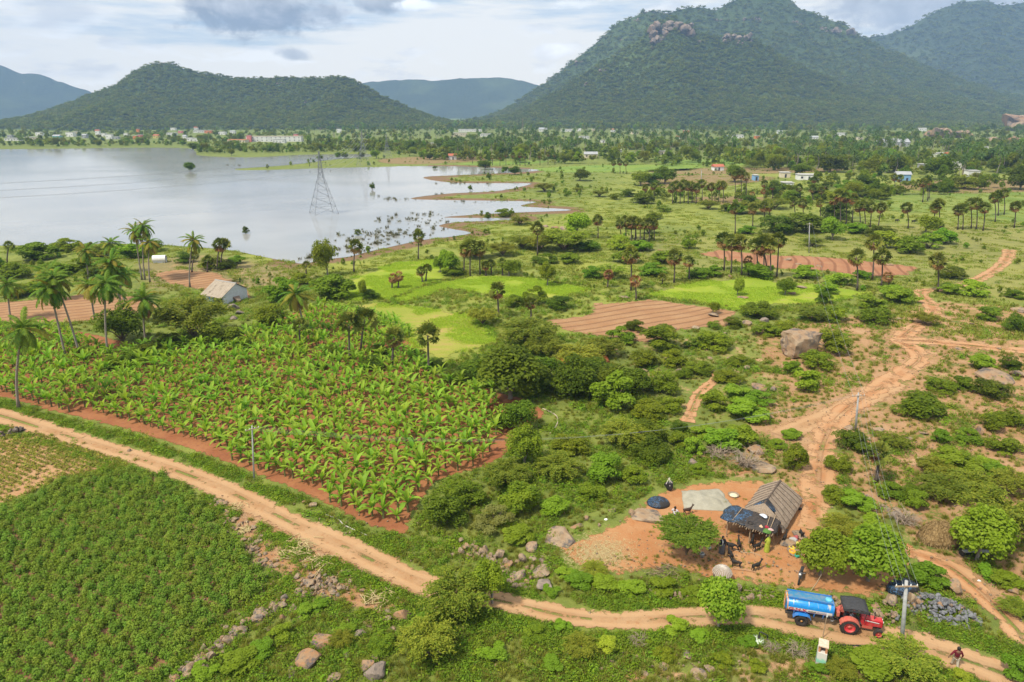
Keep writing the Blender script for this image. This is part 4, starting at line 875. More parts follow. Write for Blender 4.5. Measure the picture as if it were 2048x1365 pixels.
def tuft(name, seed, mat, n, h=.5, spread=.35, w=.02):
    rs = RS(seed); V = []; F = []
    for i in range(n):
        a = rs.rand() * 6.28; b = np.array([rs.randn() * spread * .4, rs.randn() * spread * .4, 0]); l = h * (.5 + .7 * rs.rand())
        d = np.array([math.cos(a) * .5, math.sin(a) * .5, 1]) * l; s = np.array([-math.sin(a), math.cos(a), 0]) * w; k = len(V)
        V += [b - s, b + s, b + d * .6 + s * .8, b + d * .6 - s * .8, b + d + np.array([math.cos(a), math.sin(a), -.4]) * l * .25, b + d + np.array([math.cos(a), math.sin(a), -.4]) * l * .25]
        F += [(k, k + 1, k + 2, k + 3), (k + 3, k + 2, k + 4, k + 5)]
    return mesh_np(name, V, F, mat, attrs={'v': ('FACE', rs.rand(len(F)))})
L_WEED = leafmat('weed_leaf', (0.088, 0.165, 0.018), (0.184, 0.268, 0.029), (.2, .2, .05))
L_GRASS = leafmat('grass_blade', (0.122, 0.160, 0.026), (0.258, 0.251, 0.047), (.3, .24, .09))
WEEDS = [clump('weed', 600 + i, L_WEED, 60, .07, .5, .42) for i in range(4)] + [clump('weed', 606 + i, L_BRI, 50, .08, .5, .5) for i in range(2)] + [clump('weed', 608, L_MID, 60, .06, .5, .4)]
GRASS = [tuft('grass', 620 + i, L_GRASS, 40) for i in range(3)]
def bare(P, road=1.6, yard=True):
    """places where nothing grows"""
    m = (dist_line(P, gROAD) < road) | (dist_line(P, gTRACK) < 1.9) | (dist_line(P, gT2) < 1.8) | (dist_line(P, gT3) < 2.2) | (dist_line(P, gT4) < 1.4) | (dist_line(P, gT5) < 1.2)
    for g in [gBED, gCROP, gROWS] + gFIELDS + ([gYARD] if yard else []): m |= inpoly(P, g)
    m |= inpoly(P, gLAKE); return m
def wild(n, r0, r1, seed, az=50):
    rs = RS(seed); a = np.radians((rs.rand(n) * 2 - 1) * az); u = rs.rand(n); r = r0 * (r1 / r0) ** u
    return np.stack([r * np.sin(a), r * np.cos(a)], 1), r
P, r = wild(46000, 27, 150, 1); ok = ~bare(P); P = P[ok]; r = r[ok]
soilish = inpoly(P, GP([(1450, 660), (1900, 600), (2400, 640), (2400, 1420), (1450, 1420), (1500, 1250), (1640, 1000), (1450, 950), (1180, 690)])) | inpoly(P, GP([(430, 980), (560, 1040), (860, 1180), (760, 1230), (600, 1180), (520, 1120)]))
soilish2 = inpoly(P, GP([(430, 980), (560, 1040), (860, 1180), (800, 1230), (600, 1180), (500, 1120)])) | inpoly(P, GP([(1550, 820), (1740, 780), (1900, 660), (1980, 690), (1860, 740), (1700, 880), (1560, 890)]))
f = fbm(P[:, 0] / 3.5, P[:, 1] / 3.5, 77, 3); keep = f > np.where(soilish2, .72, np.where(soilish, .60, .45)) + .08 * RS(3).randn(len(P)); P = P[keep]; r = r[keep]
scatter('ground_herbs', np.c_[P, np.zeros(len(P))], WEEDS, .5 + .9 * RS(4).rand(len(P)) * np.clip(r / 60, .8, 1.6), 2, .12)
STRIP = GP([(430, 985), (560, 1045), (860, 1185), (800, 1235), (600, 1185), (500, 1125)])
P, r = wild(30000, 27, 160, 5); ok = ~bare(P) & ~(inpoly(P, STRIP) & (RS(66).rand(len(P)) < .75)); P = P[ok]; r = r[ok]
scatter('grass_tufts', np.c_[P, np.zeros(len(P))], GRASS, .35 + .5 * RS(6).rand(len(P)) * np.clip(r / 60, 1, 2), 7, .1)
# verge growing thick along the road
dd = np.gradient(gROAD, axis=0); nn = np.stack([-dd[:, 1], dd[:, 0]], 1); nn /= np.linalg.norm(nn, axis=1)[:, None]
rs = RS(8); k = rs.randint(0, len(gROAD) - 1, 9000); side = np.where(rs.rand(len(k)) < .55, 1, -1)
Q = gROAD[k] + (gROAD[k + 1] - gROAD[k]) * rs.rand(len(k))[:, None] + nn[k] * (side * (RW[k] * .43 + np.abs(rs.randn(len(k))) * .9))[:, None]
Q = Q[~(inpoly(Q, gBED) | inpoly(Q, gCROP)) & (fbm(Q[:, 0] / 4, Q[:, 1] / 4, 31, 2) > .38)]
scatter('verge_herbs', np.c_[Q, np.zeros(len(Q))], WEEDS, .45 + .6 * RS(9).rand(len(Q)), 10, .1)
# sparse weeds in the yard, and further meadow tufts out to the far fields
P, r = wild(9000, 45, 85, 11, 45); P = P[inpoly(P, gYARD)]; P = P[fbm(P[:, 0] / 3, P[:, 1] / 3, 91, 3) > .6]
scatter('yard_weeds', np.c_[P, np.zeros(len(P))], WEEDS + GRASS, .2 + .3 * RS(12).rand(len(P)), 13)
P, r = wild(16000, 140, 620, 14, 46); P = P[~bare(P)]; r = np.hypot(*P.T); f = fbm(P[:, 0] / 14, P[:, 1] / 14, 15, 3); P = P[f > .55]; r = r[f > .55]
scatter('meadow_shrubs', np.c_[P, np.zeros(len(P))], WEEDS + [x[1] for x in PROTO['m'][:2]] + [x[1] for x in PROTO['b'][:1]], (.5 + 1.3 * RS(16).rand(len(P)) ** 3) * np.clip(r / 200, .8, 1.6), 17)
# reeds and drowned twigs in the shallows
rs = RS(18); SH = [(740, 488, 60, 10), (760, 470, 90, 16), (830, 440, 80, 10), (950, 405, 50, 2), (920, 368, 60, 2), (800, 470, 70, 10), (880, 455, 60, 10), (820, 400, 60, 3), (860, 430, 50, 5), (300, 316, 60, 1.5), (470, 332, 50, 2), (620, 518, 30, 3), (700, 500, 40, 8), (900, 390, 40, 2), (780, 398, 50, 3)]
pts = []
for x, y, a, b_ in SH:
    n = int(a * b_ / 18) + 8; q = GP(np.stack([x + rs.randn(n) * a * .45, y + rs.randn(n) * b_ * .45], 1)); pts.append(q)
pts = np.vstack(pts); pts = pts[inpoly(pts, gLAKE)]
L_REED = leafmat('reed_blade', (.05, .06, .025), (.12, .11, .05), None, .2, .1)
REED = [tuft('reed', 640 + i, L_REED, 26, .9, .9, .05) for i in range(3)] + [clump('drowned_twigs', 645, L_REED, 40, .06, .6, .4)]
scatter('shore_reeds', np.c_[pts, np.full(len(pts), .03)], REED, .35 + .9 * rs.rand(len(pts)) ** 2, 19)
L_LGR = leafmat('young_crop_blade', (.27, .40, .03), (.40, .50, .05), None, .1, .45, .6, .01, False)
q = []
for g in gFIELDS[4:]:
    lo, hi = g.min(0), g.max(0); z = lo + (hi - lo) * RS(36).rand(6000, 2); z = z[inpoly(z, g)]; q.append(z[fbm(z[:, 0] / 6, z[:, 1] / 6, 37, 3) > .5][:2000])
q = np.vstack(q); scatter('young_crop', np.c_[q, np.zeros(len(q))], [tuft('young_crop', 660 + i, L_LGR, 40, .16, 1.2, .06) for i in range(3)], .7 + .6 * RS(38).rand(len(q)), 39)
L_MGR = leafmat('meadow_blade', (.14, .20, .03), (.27, .30, .06), (.3, .24, .09), .12, .4, .6)
P, r = wild(22000, 130, 420, 44, 46); P = P[~bare(P)]; r = np.hypot(*P.T); f = fbm(P[:, 0] / 9, P[:, 1] / 9, 45, 3); P = P[f > .46]; r = r[f > .46]
scatter('meadow_grass', np.c_[P, np.zeros(len(P))], [tuft('meadow_grass', 670 + i, L_MGR, 40, .3, 1.2, .05) for i in range(3)], .7 + .8 * RS(46).rand(len(P)), 47)
bp = []; rs = RS(33)
for g in gFIELDS + gFAR[:6] + [gROWS]:
    for a_, b_ in zip(g, np.roll(g, -1, 0)):
        n = int(np.hypot(*(b_ - a_)) * 1.6); t = rs.rand(n)[:, None]; bp.append(a_ + (b_ - a_) * t + rs.randn(n, 2) * .5)
bp = np.vstack(bp); bp = bp[fbm(bp[:, 0] / 5, bp[:, 1] / 5, 12, 2) > .42]; bp = bp[~(inpoly(bp, gBED) | inpoly(bp, gLAKE))]
scatter('bund_herbs', np.c_[bp, np.zeros(len(bp))], WEEDS + GRASS, .5 + .7 * RS(34).rand(len(bp)), 35)
# ================================================================== banana plantation
L_BAN = leafmat('banana_leaf', (.145, .265, .020), (.28, .41, .042), None, .14, .42, .45, .02, False)
L_BANY = leafmat('banana_young_leaf', (.20, .33, .030), (.31, .42, .04), None, .1, .35, .4)
M_BSTEM = simple('banana_stem', (.10, .14, .04), (.17, .13, .06), 4, .7, stretch=(1, 1, .3))
def banana_leaf(seed, L, w, droop, mat, fold=.35, n=7):
    rs = RS(seed); t = np.linspace(0, 1, n + 1); ang = np.cumsum(np.r_[0, np.full(n, droop / n)]); x = np.r_[0, np.cumsum(np.cos(ang[:-1]))] * L / n; z = np.r_[0, np.cumsum(-np.sin(ang[:-1]))] * L / n
    wd = w * np.sin(np.pi * np.clip(.06 + t * .92, 0, 1)) ** .6 * np.where(t < .12, .25, 1); V = []
    for i in range(n + 1):
        nx, nz = math.sin(ang[i]), math.cos(ang[i]); j = .08 * w * rs.randn()
        for s in (-1, 0, 1): V.append((x[i] + (nx * fold * wd[i] * abs(s)) * (.6), s * wd[i] * .5 + j * abs(s), z[i] + nz * fold * wd[i] * abs(s) * .5))
    F = []
    for i in range(n):
        for s in (0, 1): k = i * 3 + s; F.append((k, k + 1, k + 4, k + 3))
    return mesh_np('leaf', V, F, mat, True, attrs={'v': ('FACE', np.full(len(F), rs.rand()))})
BL = [banana_leaf(700 + i, 1.7 + .1 * i, .50, .35 + .3 * i, L_BAN) for i in range(5)]
BLY = [banana_leaf(710 + i, 1.3, .46, .12, L_BANY, .55) for i in range(2)]
b = MB(); b.tube([(0, 0, -.05), (0, 0, .6), (0, 0, 1.15)], [.12, .10, .07], 7); ME_BST = bpy.data.meshes.new('stem'); ME_BST.from_pydata(b.v, [], b.f); ME_BST.materials.append(M_BSTEM)
def banana_layout(rs):
    """list of (mesh, location z, euler, scale)"""
    out = []; n = rs.randint(7, 11)
    for i in range(n):
        u = i / (n - 1.); el = 82 - 64 * u + rs.randn() * 9
        out.append((BL[rs.randint(len(BL))], 1.08 - .12 * u, Euler((0, -R(el), i * 2.399 + rs.rand() * .7)), (.62 + .5 * rs.rand()) * (1 - .25 * (u > .8))))
    if rs.rand() < .62: out.append((BLY[rs.randint(2)], 1.08, Euler((0, -R(84 + rs.randn() * 5), rs.rand() * 6.28)), .7 + .4 * rs.rand()))
    return out
rd = (G(420, 968) - G(0, 832)).normalized(); ux = np.array([rd.x, rd.y]); uy = np.array([-rd.y, rd.x]); o0 = np.array(G(420, 930)[:2])
gi, gj = np.meshgrid(np.arange(-74, 74), np.arange(-10, 52)); rs = RS(21)
BP = o0 + (gi.ravel() * 1.25)[:, None] * ux + (gj.ravel() * 1.75 + (gi.ravel() % 2) * .0)[:, None] * uy; BP = BP + rs.randn(*BP.shape) * .14
BP = BP[inpoly(BP, gBANANA)]; pj = proj(np.c_[BP, np.zeros(len(BP))]); vis = (pj[:, 0] > -80); BP = BP[vis]; pj = pj[vis]
order = np.argsort(BP[:, 0] ** 2 + BP[:, 1] ** 2 + CAM_H ** 2); BP = BP[order]; pj = pj[order]
inframe = (pj[:, 0] > -10); idx = np.where(inframe)[0]; near = set(idx[:300])
lay = [banana_layout(RS(800 + i)) for i in range(24)]; BAN_N = len(BP)
for i, p in enumerate(BP):
    if i not in near: continue
    s = .58 + .42 * rs.rand(); ls = lay[rs.randint(24)]; e = empty('banana_plant', (p[0], p[1], 0), rs.rand() * 6.28, 'green banana plant in the near rows of the banana plantation', 'banana plant', 'banana plants in the near rows', s)
    link('stem', ME_BST, e)
    for m, z, eu, sc in ls: link('leaf', m, e, (0, 0, z), eu, sc)
def join_layout(ls, name):
    V = []; F = []; v = []; mi = []; mats = [L_BAN, L_BANY, M_BSTEM]
    for m, z, eu, sc in ls + [(ME_BST, 0, Euler((0, 0, 0)), 1)]:
        M = Matrix.Translation((0, 0, z)) @ eu.to_matrix().to_4x4() @ Matrix.Scale(sc, 4); k = len(V)
        V += [tuple(M @ q.co) for q in m.vertices]; q = mats.index(m.materials[0]); r_ = random.Random(k).random()
        for p in m.polygons: F.append([k + i for i in p.vertices]); v.append(r_); mi.append(q)
    me = bpy.data.meshes.new(name); me.from_pydata(V, [], F)
    for x in mats: me.materials.append(x)
    me.polygons.foreach_set('material_index', mi); me.attributes.new('v', 'FLOAT', 'FACE').data.foreach_set('value', np.array(v, np.float32)); return me
far = np.array([p for i, p in enumerate(BP) if i not in near])
scatter('banana_rows', np.c_[far, np.zeros(len(far))], [join_layout(l, 'banana') for l in lay], .58 + .42 * RS(22).rand(len(far)), 23)
# ================================================================== field crops
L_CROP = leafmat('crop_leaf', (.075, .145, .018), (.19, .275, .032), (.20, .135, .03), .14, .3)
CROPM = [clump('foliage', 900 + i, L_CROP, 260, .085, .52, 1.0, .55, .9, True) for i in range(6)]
gi, gj = np.meshgrid(np.arange(-75, 75), np.arange(-70, 36)); rs = RS(24); o1 = np.array(G(330, 1000)[:2])
CP = o1 + (gi.ravel() * .62)[:, None] * ux + (gj.ravel() * .80)[:, None] * uy; CP = CP + rs.randn(*CP.shape) * .12; CP = CP[inpoly(CP, gCROP)]
pj = proj(np.c_[CP, np.zeros(len(CP))]); vis = (pj[:, 0] > -60) & (pj[:, 1] < 1430); CP = CP[vis]; pj = pj[vis]
inf = (pj[:, 0] > 0) & (pj[:, 1] < 1375); dist = np.where(inf, CP[:, 0] ** 2 + CP[:, 1] ** 2, 1e9); order = np.argsort(dist)
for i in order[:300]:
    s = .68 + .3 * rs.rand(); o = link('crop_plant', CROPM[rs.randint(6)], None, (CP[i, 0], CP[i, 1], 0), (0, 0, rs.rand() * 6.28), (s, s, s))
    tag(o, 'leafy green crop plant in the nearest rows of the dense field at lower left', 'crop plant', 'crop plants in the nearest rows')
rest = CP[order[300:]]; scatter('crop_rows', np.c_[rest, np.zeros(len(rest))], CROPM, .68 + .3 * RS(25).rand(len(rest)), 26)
gi, gj = np.meshgrid(np.arange(-200, 200), np.arange(-30, 60)); o2 = np.array(G(100, 960)[:2]); rs = RS(27)
SP = o2 + (gi.ravel() * .26)[:, None] * ux + (gj.ravel() * .62)[:, None] * uy; SP = SP + rs.randn(*SP.shape) * .07; SP = SP[inpoly(SP, gROWS)]; SP = SP[(fbm(SP[:, 0] / 4, SP[:, 1] / 4, 8, 2) + .1 * rs.randn(len(SP))) > .22]
SP = SP[proj(np.c_[SP, np.zeros(len(SP))])[:, 0] > -60]
L_SEED = leafmat('row_crop_leaf', (0.102, 0.137, 0.032), (0.204, 0.217, 0.058), None, .15, .2)
scatter('row_crop', np.c_[SP, np.zeros(len(SP))], [clump('row', 920 + i, L_SEED, 26, .075, .24, .26) for i in range(4)], .9 + .5 * RS(28).rand(len(SP)), 29)
print('counts', BAN_N, len(CP), len(SP))
# ================================================================== rocks
def rock_mesh(seed, mat, cuts=9, name='rock'):
    rs = RS(seed); bm = bmesh.new(); bmesh.ops.create_icosphere(bm, subdivisions=3, radius=1)
    pl = [(Vector(sph(rs, 1)[0]), .42 + .36 * rs.rand()) for _ in range(cuts + 4)]
    for v in bm.verts:
        for n, d in pl:
            k = v.co.dot(n)
            if k > d: v.co -= n * (k - d)
        q = v.co; v.co *= 1 + .03 * math.sin(q.x * 5 + seed) * math.sin(q.y * 6 + 1) + .012 * math.sin(q.z * 13 + seed * 2)
    m = bpy.data.meshes.new(name); bm.to_mesh(m); bm.free(); m.materials.append(mat)
    co = np.array([v.co for v in m.vertices]); co -= (co.max(0) + co.min(0)) / 2; co /= (co.max(0) - co.min(0)); co[:, 2] += .42
    m.vertices.foreach_set('co', co.astype(np.float32).ravel()); m.polygons.foreach_set('use_smooth', [True] * len(m.polygons))
    m.set_sharp_from_angle(angle=R(20)); m.update(); return m
def rockmat(name, c1, c2, c3, dark):
    m, T, b = newmat(name); v = T.coord('Object'); n = T.noise(3.2, 8, .65, v); n2 = T.noise(11, 6, .7, v)
    c = T.mix(T.ramp(n, .32, .68), c1, c2); c = T.mix(T.ramp(T.rnd(), .5, 1), c, T.mix(T.ramp(n, .3, .6), c3, c1))
    st = T.noise(1.6, 6, .7, T.coord('Object', (1.5, 1.5, .5)))
    c = T.mix(T.ramp(T.math('ADD', st, T.math('MULTIPLY', n2, .3)), .62, .80), c, dark)
    c = T.mix(1., c, T.mix(n2, (.75, .75, .75), (1.25, 1.25, 1.25)), 'MULTIPLY')
    T.put(b.inputs['Base Color'], c); T.put(b.inputs['Normal'], T.bump(T.math('ADD', n, n2), .7, .06)); b.inputs['Roughness'].default_value = .95; return m
M_ROCK = rockmat('granite', (.27, .175, .10), (.32, .245, .165), (.34, .16, .065), (.10, .088, .08))
M_ROCKD = rockmat('weathered_granite', (.19, .15, .12), (.26, .205, .16), (.27, .16, .09), (.08, .075, .07))
M_GREY = rockmat('quarry_stone', (.15, .155, .165), (.24, .24, .245), (.22, .17, .13), (.08, .08, .09))
ROCKS = [rock_mesh(1000 + i, M_ROCK, 6 + i) for i in range(8)]; ROCKSD = [rock_mesh(1020 + i, M_ROCKD) for i in range(4)]; ROCKSG = [rock_mesh(1030 + i, M_GREY, 12) for i in range(6)]
rrs = RS(40)
def rock(px, py, wpx, hpx, kind='n', label=None, sink=.12):
    slab = wpx > 2.1 * hpx
    k = mpp(px, py); wd = wpx * k; P = G(px, py) + Vector((0, .3 * wd, 0)); al = math.atan2(CAM_H, P.y)
    h = max((hpx * k - .45 * wd * math.sin(al)) / math.cos(al), wd * (.2 if slab else .38))
    ms = {'n': ROCKS, 'd': ROCKSD, 'g': ROCKSG}[kind]; P.z = -sink * h
    o = link('rock' if wd < 1.6 else 'boulder', ms[rrs.randint(len(ms))], None, P, (rrs.randn() * .1, rrs.randn() * .1, rrs.rand() * 6.28), (wd, wd * (.7 + .3 * rrs.rand()), h * .95))
    tag(o, label, 'rock' if wd < 1.6 else 'boulder')
    if not label: AUTO.append((o, o.name.split('.')[0], ('small ' if wd < .55 else 'large ' if wd > 1.3 else '') + ('dark weathered ' if kind == 'd' else 'tan granite ') + ('boulder' if wd >= 1.6 else 'rock'), P))
    return o
ROCKL = '''921,1088,16,14 930,1101,18,16 974,1108,18,22 1000,1120,22,25 1065,1103,32,20 1047,1127,18,26 1066,1125,19,15 1083,1126,16,12 1018,1138,20,15 1039,1164,38,27 1028,1177,24,15 1015,1147,18,12 1034,1130,12,12 940,1114,14,10 905,1113,12,9 955,1113,12,9 1085,1155,50,22 d1092,1187,48,26
1055,1183,16,12 1155,1057,26,10 1172,1041,15,9 1225,1025,16,9 1198,1053,12,10 1266,1033,18,18 d565,1205,22,18 596,1192,20,18 616,1173,26,18 584,1226,26,15 613,1220,18,13 635,1220,18,12 565,1240,12,14 644,1201,20,12 663,1185,18,10 678,1183,15,13 666,1170,18,14 691,1148,24,11 d625,1182,14,12
635,1167,13,12 d641,1176,13,10 654,1164,12,12 593,1158,18,12 622,1158,18,9 638,1149,14,9 711,1154,13,9 723,1187,13,11 610,1196,13,16 659,1202,12,10 665,1193,12,8 d676,1193,12,8 698,1170,12,10 518,1237,32,20 543,1218,20,14 493,1246,26,14 464,1277,32,20 435,1296,26,18 d417,1311,20,12 397,1331,26,15
373,1357,28,18 344,1363,30,10 534,1264,22,10 640,1299,54,32 613,1337,54,36 d581,1357,32,18 731,1343,32,26 754,1319,30,17 d752,1360,46,38 d716,1278,27,18 808,1243,36,32 775,1246,20,14 737,1254,26,11 786,1261,13,9 773,1231,18,10 d753,1276,18,10 666,1365,30,16 d693,1318,24,16 d517,1362,32,14
440,1010,18,12 449,1012,16,12 467,1042,18,10 452,1034,14,10 505,1060,14,10 486,1084,16,10 492,1100,12,12 502,1105,18,12 511,1090,20,12 517,1078,16,9 524,1073,9,6 606,1008,11,7 625,1016,20,10 539,1102,9,6 548,1136,20,8 511,1128,18,10 523,1128,16,10
1496,652,20,15 d1530,646,18,14 1394,660,22,10 1429,634,26,10 d1363,752,20,20 1495,740,14,12 1523,780,38,12 d1548,785,16,16 2002,767,76,28 1979,764,26,14 2041,756,30,20 1858,936,38,24 1881,947,22,16 1760,866,24,14 1963,869,20,22 2022,826,20,14 1542,838,18,12 1558,896,16,10 1519,910,40,20 1530,946,50,22 d1386,932,24,18
1585,590,18,7 1605,578,22,8 1488,598,22,6 2040,625,26,14 1738,1000,15,14 d1797,1040,36,20 1775,1022,16,9 1795,1023,16,8 1706,1005,12,9 1766,1014,10,8 1911,1190,30,34 2031,1188,24,16 1753,1222,20,16 1786,1215,28,32 1829,1212,22,30 1770,1212,16,16 1580,1096,30,20 1592,1112,34,14 1605,1080,40,10
1380,1320,26,12 1420,1345,24,12 1330,1340,22,12 1400,1358,34,14 1260,1345,16,9 1290,1352,18,10 d1375,1310,18,12 1340,1362,22,9 1170,1352,14,8 d890,1290,14,10 1462,555,12,6 1430,548,14,6 1320,505,10,8 1290,500,10,6 1640,535,14,5 1575,522,20,8 1600,530,14,5 1780,532,20,6 1270,520,16,6 1250,598,24,6
d470,605,28,20 d460,622,26,18 d478,630,20,12 d465,640,16,10 1130,460,24,6 1110,458,18,6 1090,455,20,6 1450,670,12,8 1350,660,10,6 1560,660,16,8 1800,640,14,6 1700,860,18,10 1735,880,16,9 1820,880,14,8 1850,870,20,9 1900,905,14,8 1690,1000,12,8 1660,1005,10,6
950,300,8,4 2000,700,12,6 1920,700,14,6 1945,650,12,5 1290,745,14,8 1460,720,12,7 1420,720,14,7 1640,690,12,6 1180,1230,10,5 1010,1230,9,5 430,1015,10,8 258,905,9,9 215,868,8,6 570,985,14,8 592,1000,9,6'''.split()
for t in ROCKL:
    k = 'n'
    if t[0].isalpha(): k, t = t[0], t[1:]
    rock(*map(float, t.split(',')), kind=k)
BIGROCK = rock(1605, 716, 70, 62, 'n', 'huge square tan boulder standing alone amid bushes left of the rising track')
bm = bmesh.new(); bmesh.ops.create_cube(bm, size=1); bmesh.ops.subdivide_edges(bm, edges=bm.edges[:], cuts=7, use_grid_fill=True); r_ = RS(9)
cuts_ = [(Vector(sph(r_, 1)[0]), .50 + .12 * r_.rand()) for _ in range(14)]
for v in bm.verts:
    for n, d in cuts_:
        k = v.co.dot(n)
        if k > d: v.co -= n * (k - d)
    q = v.co.copy(); v.co += Vector((.03 * math.sin(q.z * 19 + q.y * 7), .03 * math.sin(q.z * 15 + q.x * 9), .03 * math.sin(q.x * 8 + q.y * 5))); v.co.x += .12 * q.z
me = bpy.data.meshes.new('boulder'); bm.to_mesh(me); bm.free(); me.materials.append(M_ROCK); me.polygons.foreach_set('use_smooth', [True] * len(me.polygons)); me.set_sharp_from_angle(angle=R(24))
BIGROCK.data = me; k = mpp(1605, 716); BIGROCK.scale = (62 * k, 46 * k, 50 * k); BIGROCK.rotation_euler = (0, 0, .35); BIGROCK.location.z = 50 * k * .44
rock(1575, 712, 20, 30, 'n', 'upright slab leaning on the left side of the huge square boulder')
rock(1345, 1080, 40, 12, 'n', 'flat rock shelf behind the umbrella tree'); rock(1300, 1048, 70, 20, 'n', 'broad flat rock shelf under the white bag by the seated person', .35); rock(1120, 1095, 80, 26, 'n', 'long sloping bedrock slab at the left end of the farmyard', .4)
def stone_thing(name, label, cat, centre, spots, meshes, smin, smax, seed):
    """heap or wall: each stone a part"""
    rs = RS(seed); e = empty(name, centre, 0, label, cat)
    for x, y, z in spots:
        s = smin + (smax - smin) * rs.rand() ** 1.6
        link('stone', meshes[rs.randint(len(meshes))], e, (x - centre.x, y - centre.y, z - .25 * s), (rs.randn() * .5, rs.randn() * .5, rs.rand() * 6.28), (s, s * (.7 + .3 * rs.rand()), s * (.55 + .35 * rs.rand())))
    return e
rs = RS(41); c = G(1880, 1222); sp = []
ax = (G(1950, 1245) - G(1820, 1205)); ax.normalize(); ay = Vector((-ax.y, ax.x, 0))
for i in range(280):
    a = rs.rand() * 6.28; q = rs.rand() ** .5; p = c + ax * (math.cos(a) * q * 2.55) + ay * (math.sin(a) * q * 1.75); sp.append((p.x, p.y, max(0, .85 * (1 - q ** 1.5)) * (.6 + .5 * rs.rand())))
stone_thing('stone_heap', 'heap of broken grey quarry stones beside the road, right of the utility pole', 'stone heap', c, sp, ROCKSG + ROCKSG + [ROCKS[0]], .2, .5, 42)
def wall_spots(pts, n, h, w, seed):
    rs = RS(seed); L = catmull(GP(pts), 8); out = []
    for i in range(n):
        k = rs.randint(len(L) - 1); p = L[k] + (L[k + 1] - L[k]) * rs.rand() + rs.randn(2) * w; out.append((p[0], p[1], h * rs.rand() ** 1.5))
    return out
stone_thing('rubble_wall', 'low tumbled rubble wall between the farmyard and the lower road', 'wall', G(1380, 1192), wall_spots([(1265, 1188), (1320, 1192), (1400, 1196), (1480, 1200), (1550, 1205)], 120, .3, .22, 1), ROCKS, .22, .55, 43)
stone_thing('rubble_wall', 'rough stone wall behind the tractor and the tanker', 'wall', G(1720, 1222), wall_spots([(1662, 1200), (1685, 1222), (1720, 1230), (1760, 1236), (1790, 1240)], 100, .5, .2, 2), ROCKS + [ROCKSG[0]], .25, .6, 44)
stone_thing('rubble_wall', 'low dark stone wall at the left edge above the row crop', 'wall', G(20, 868), wall_spots([(-60, 892), (0, 876), (44, 862)], 90, .6, .15, 3), ROCKSD, .3, .6, 45)
stone_thing('stone_heap', 'loose pile of small field stones between the crop field and the road', 'stone heap', G(640, 1175), [(q[0], q[1], .3 * q[2]) for q in wall_spots([(600, 1180), (640, 1170), (680, 1180)], 80, 1., .7, 4)], ROCKS + ROCKSD[:2], .2, .5, 46)
stone_thing('rubble_line', 'line of tumbled stones along the lower right edge of the crop field', 'stone row', G(470, 1275), wall_spots([(560, 1212), (515, 1238), (465, 1275), (430, 1300), (395, 1334), (350, 1364), (320, 1390)], 110, .3, .35, 5), ROCKS + ROCKSD[:2], .25, .85, 47)
stone_thing('rubble_line', 'scattered stones along the upper right edge of the crop field', 'stone row', G(500, 1080), wall_spots([(432, 1002), (455, 1035), (490, 1085), (515, 1110), (545, 1138)], 90, .15, .5, 6), ROCKS, .15, .6, 48)
stone_thing('rubble_line', 'jumble of stones beside the boulder row at the road bend', 'stone row', G(1020, 1150), wall_spots([(915, 1095), (970, 1110), (1010, 1140), (1045, 1170), (1080, 1120)], 110, .3, .5, 7), ROCKS + ROCKSD[:1], .2, .75, 49)
rs = RS(77); q = np.vstack([GP(np.stack([x + rs.randn(n) * a, y + rs.randn(n) * b_], 1)) for x, y, a, b_, n in ((1450, 1110, 120, 40, 700), (650, 1130, 110, 50, 700), (1900, 1230, 90, 60, 500), (1750, 880, 130, 70, 700), (1850, 680, 120, 30, 300), (600, 1290, 120, 50, 300), (1350, 1340, 120, 25, 250), (2000, 850, 60, 60, 300))])
q = q[dist_line(q, gROAD) > 1.3]; scatter('pebbles', np.c_[q, np.full(len(q), .02)], ROCKS[:5], .05 + .17 * rs.rand(len(q)) ** 3, 78, .3)
# ================================================================== far land: hill cover, outcrops, groves, village
L_HILL = leafmat('hill_leaf', (.050, .088, .022), (.11, .155, .036)); L_HILL2 = leafmat('hill_leaf_light', (.075, .115, .022), (.15, .185, .04)); TREELET = []
for i in range(5):
    rs_ = RS(1100 + i); Bb = np.c_[rs_.randn(7, 2) * .26, .35 + rs_.rand(7) * .25, .2 + .12 * rs_.rand(7)]; C, N, _ = blobs_leaves(rs_, Bb, 90, .7, .5)
    C[:, 2] = np.maximum(C[:, 2], .05); TREELET.append(leafmesh('hill_tree', C, N, .11, [L_HILL, L_HILL2, L_HILL2, L_HILL2, L_HILL][i], rs_, .7))
keys = list(HILLS)
def on_hill(key, n, seed, tmin=-1., tmax=.06):
    XX, YY, Z, t = HILLS[key]; rs_ = RS(seed); nt_, nx_ = XX.shape
    tt = np.interp(tmin + (tmax - tmin) * rs_.rand(n), t, np.arange(nt_)); xx = rs_.rand(n) * (nx_ - 1.001)
    i = np.minimum(tt.astype(int), nt_ - 2); j = xx.astype(int); fi = tt - i; fj = xx - j
    def L_(A): return (A[i, j] * (1 - fi) + A[i + 1, j] * fi) * (1 - fj) + (A[i, j + 1] * (1 - fi) + A[i + 1, j + 1] * fi) * fj
    return np.stack([L_(XX), L_(YY), L_(Z)], 1)
for key, n, s0, seed in ((keys[0], 21000, 7, 1), (keys[1], 24000, 8, 2), (keys[2], 22000, 10, 3), (keys[3], 14000, 13, 4)):
    P = on_hill(key, n, 60 + seed); f = fbm(P[:, 0] / 90, P[:, 1] / 90, seed, 3); P = P[P[:, 2] > 1]; P[:, 2] -= .5
    scatter('hill_trees', P, TREELET, s0 * (.55 + .9 * RS(seed).rand(len(P)) ** 1.5), 70 + seed, .1)
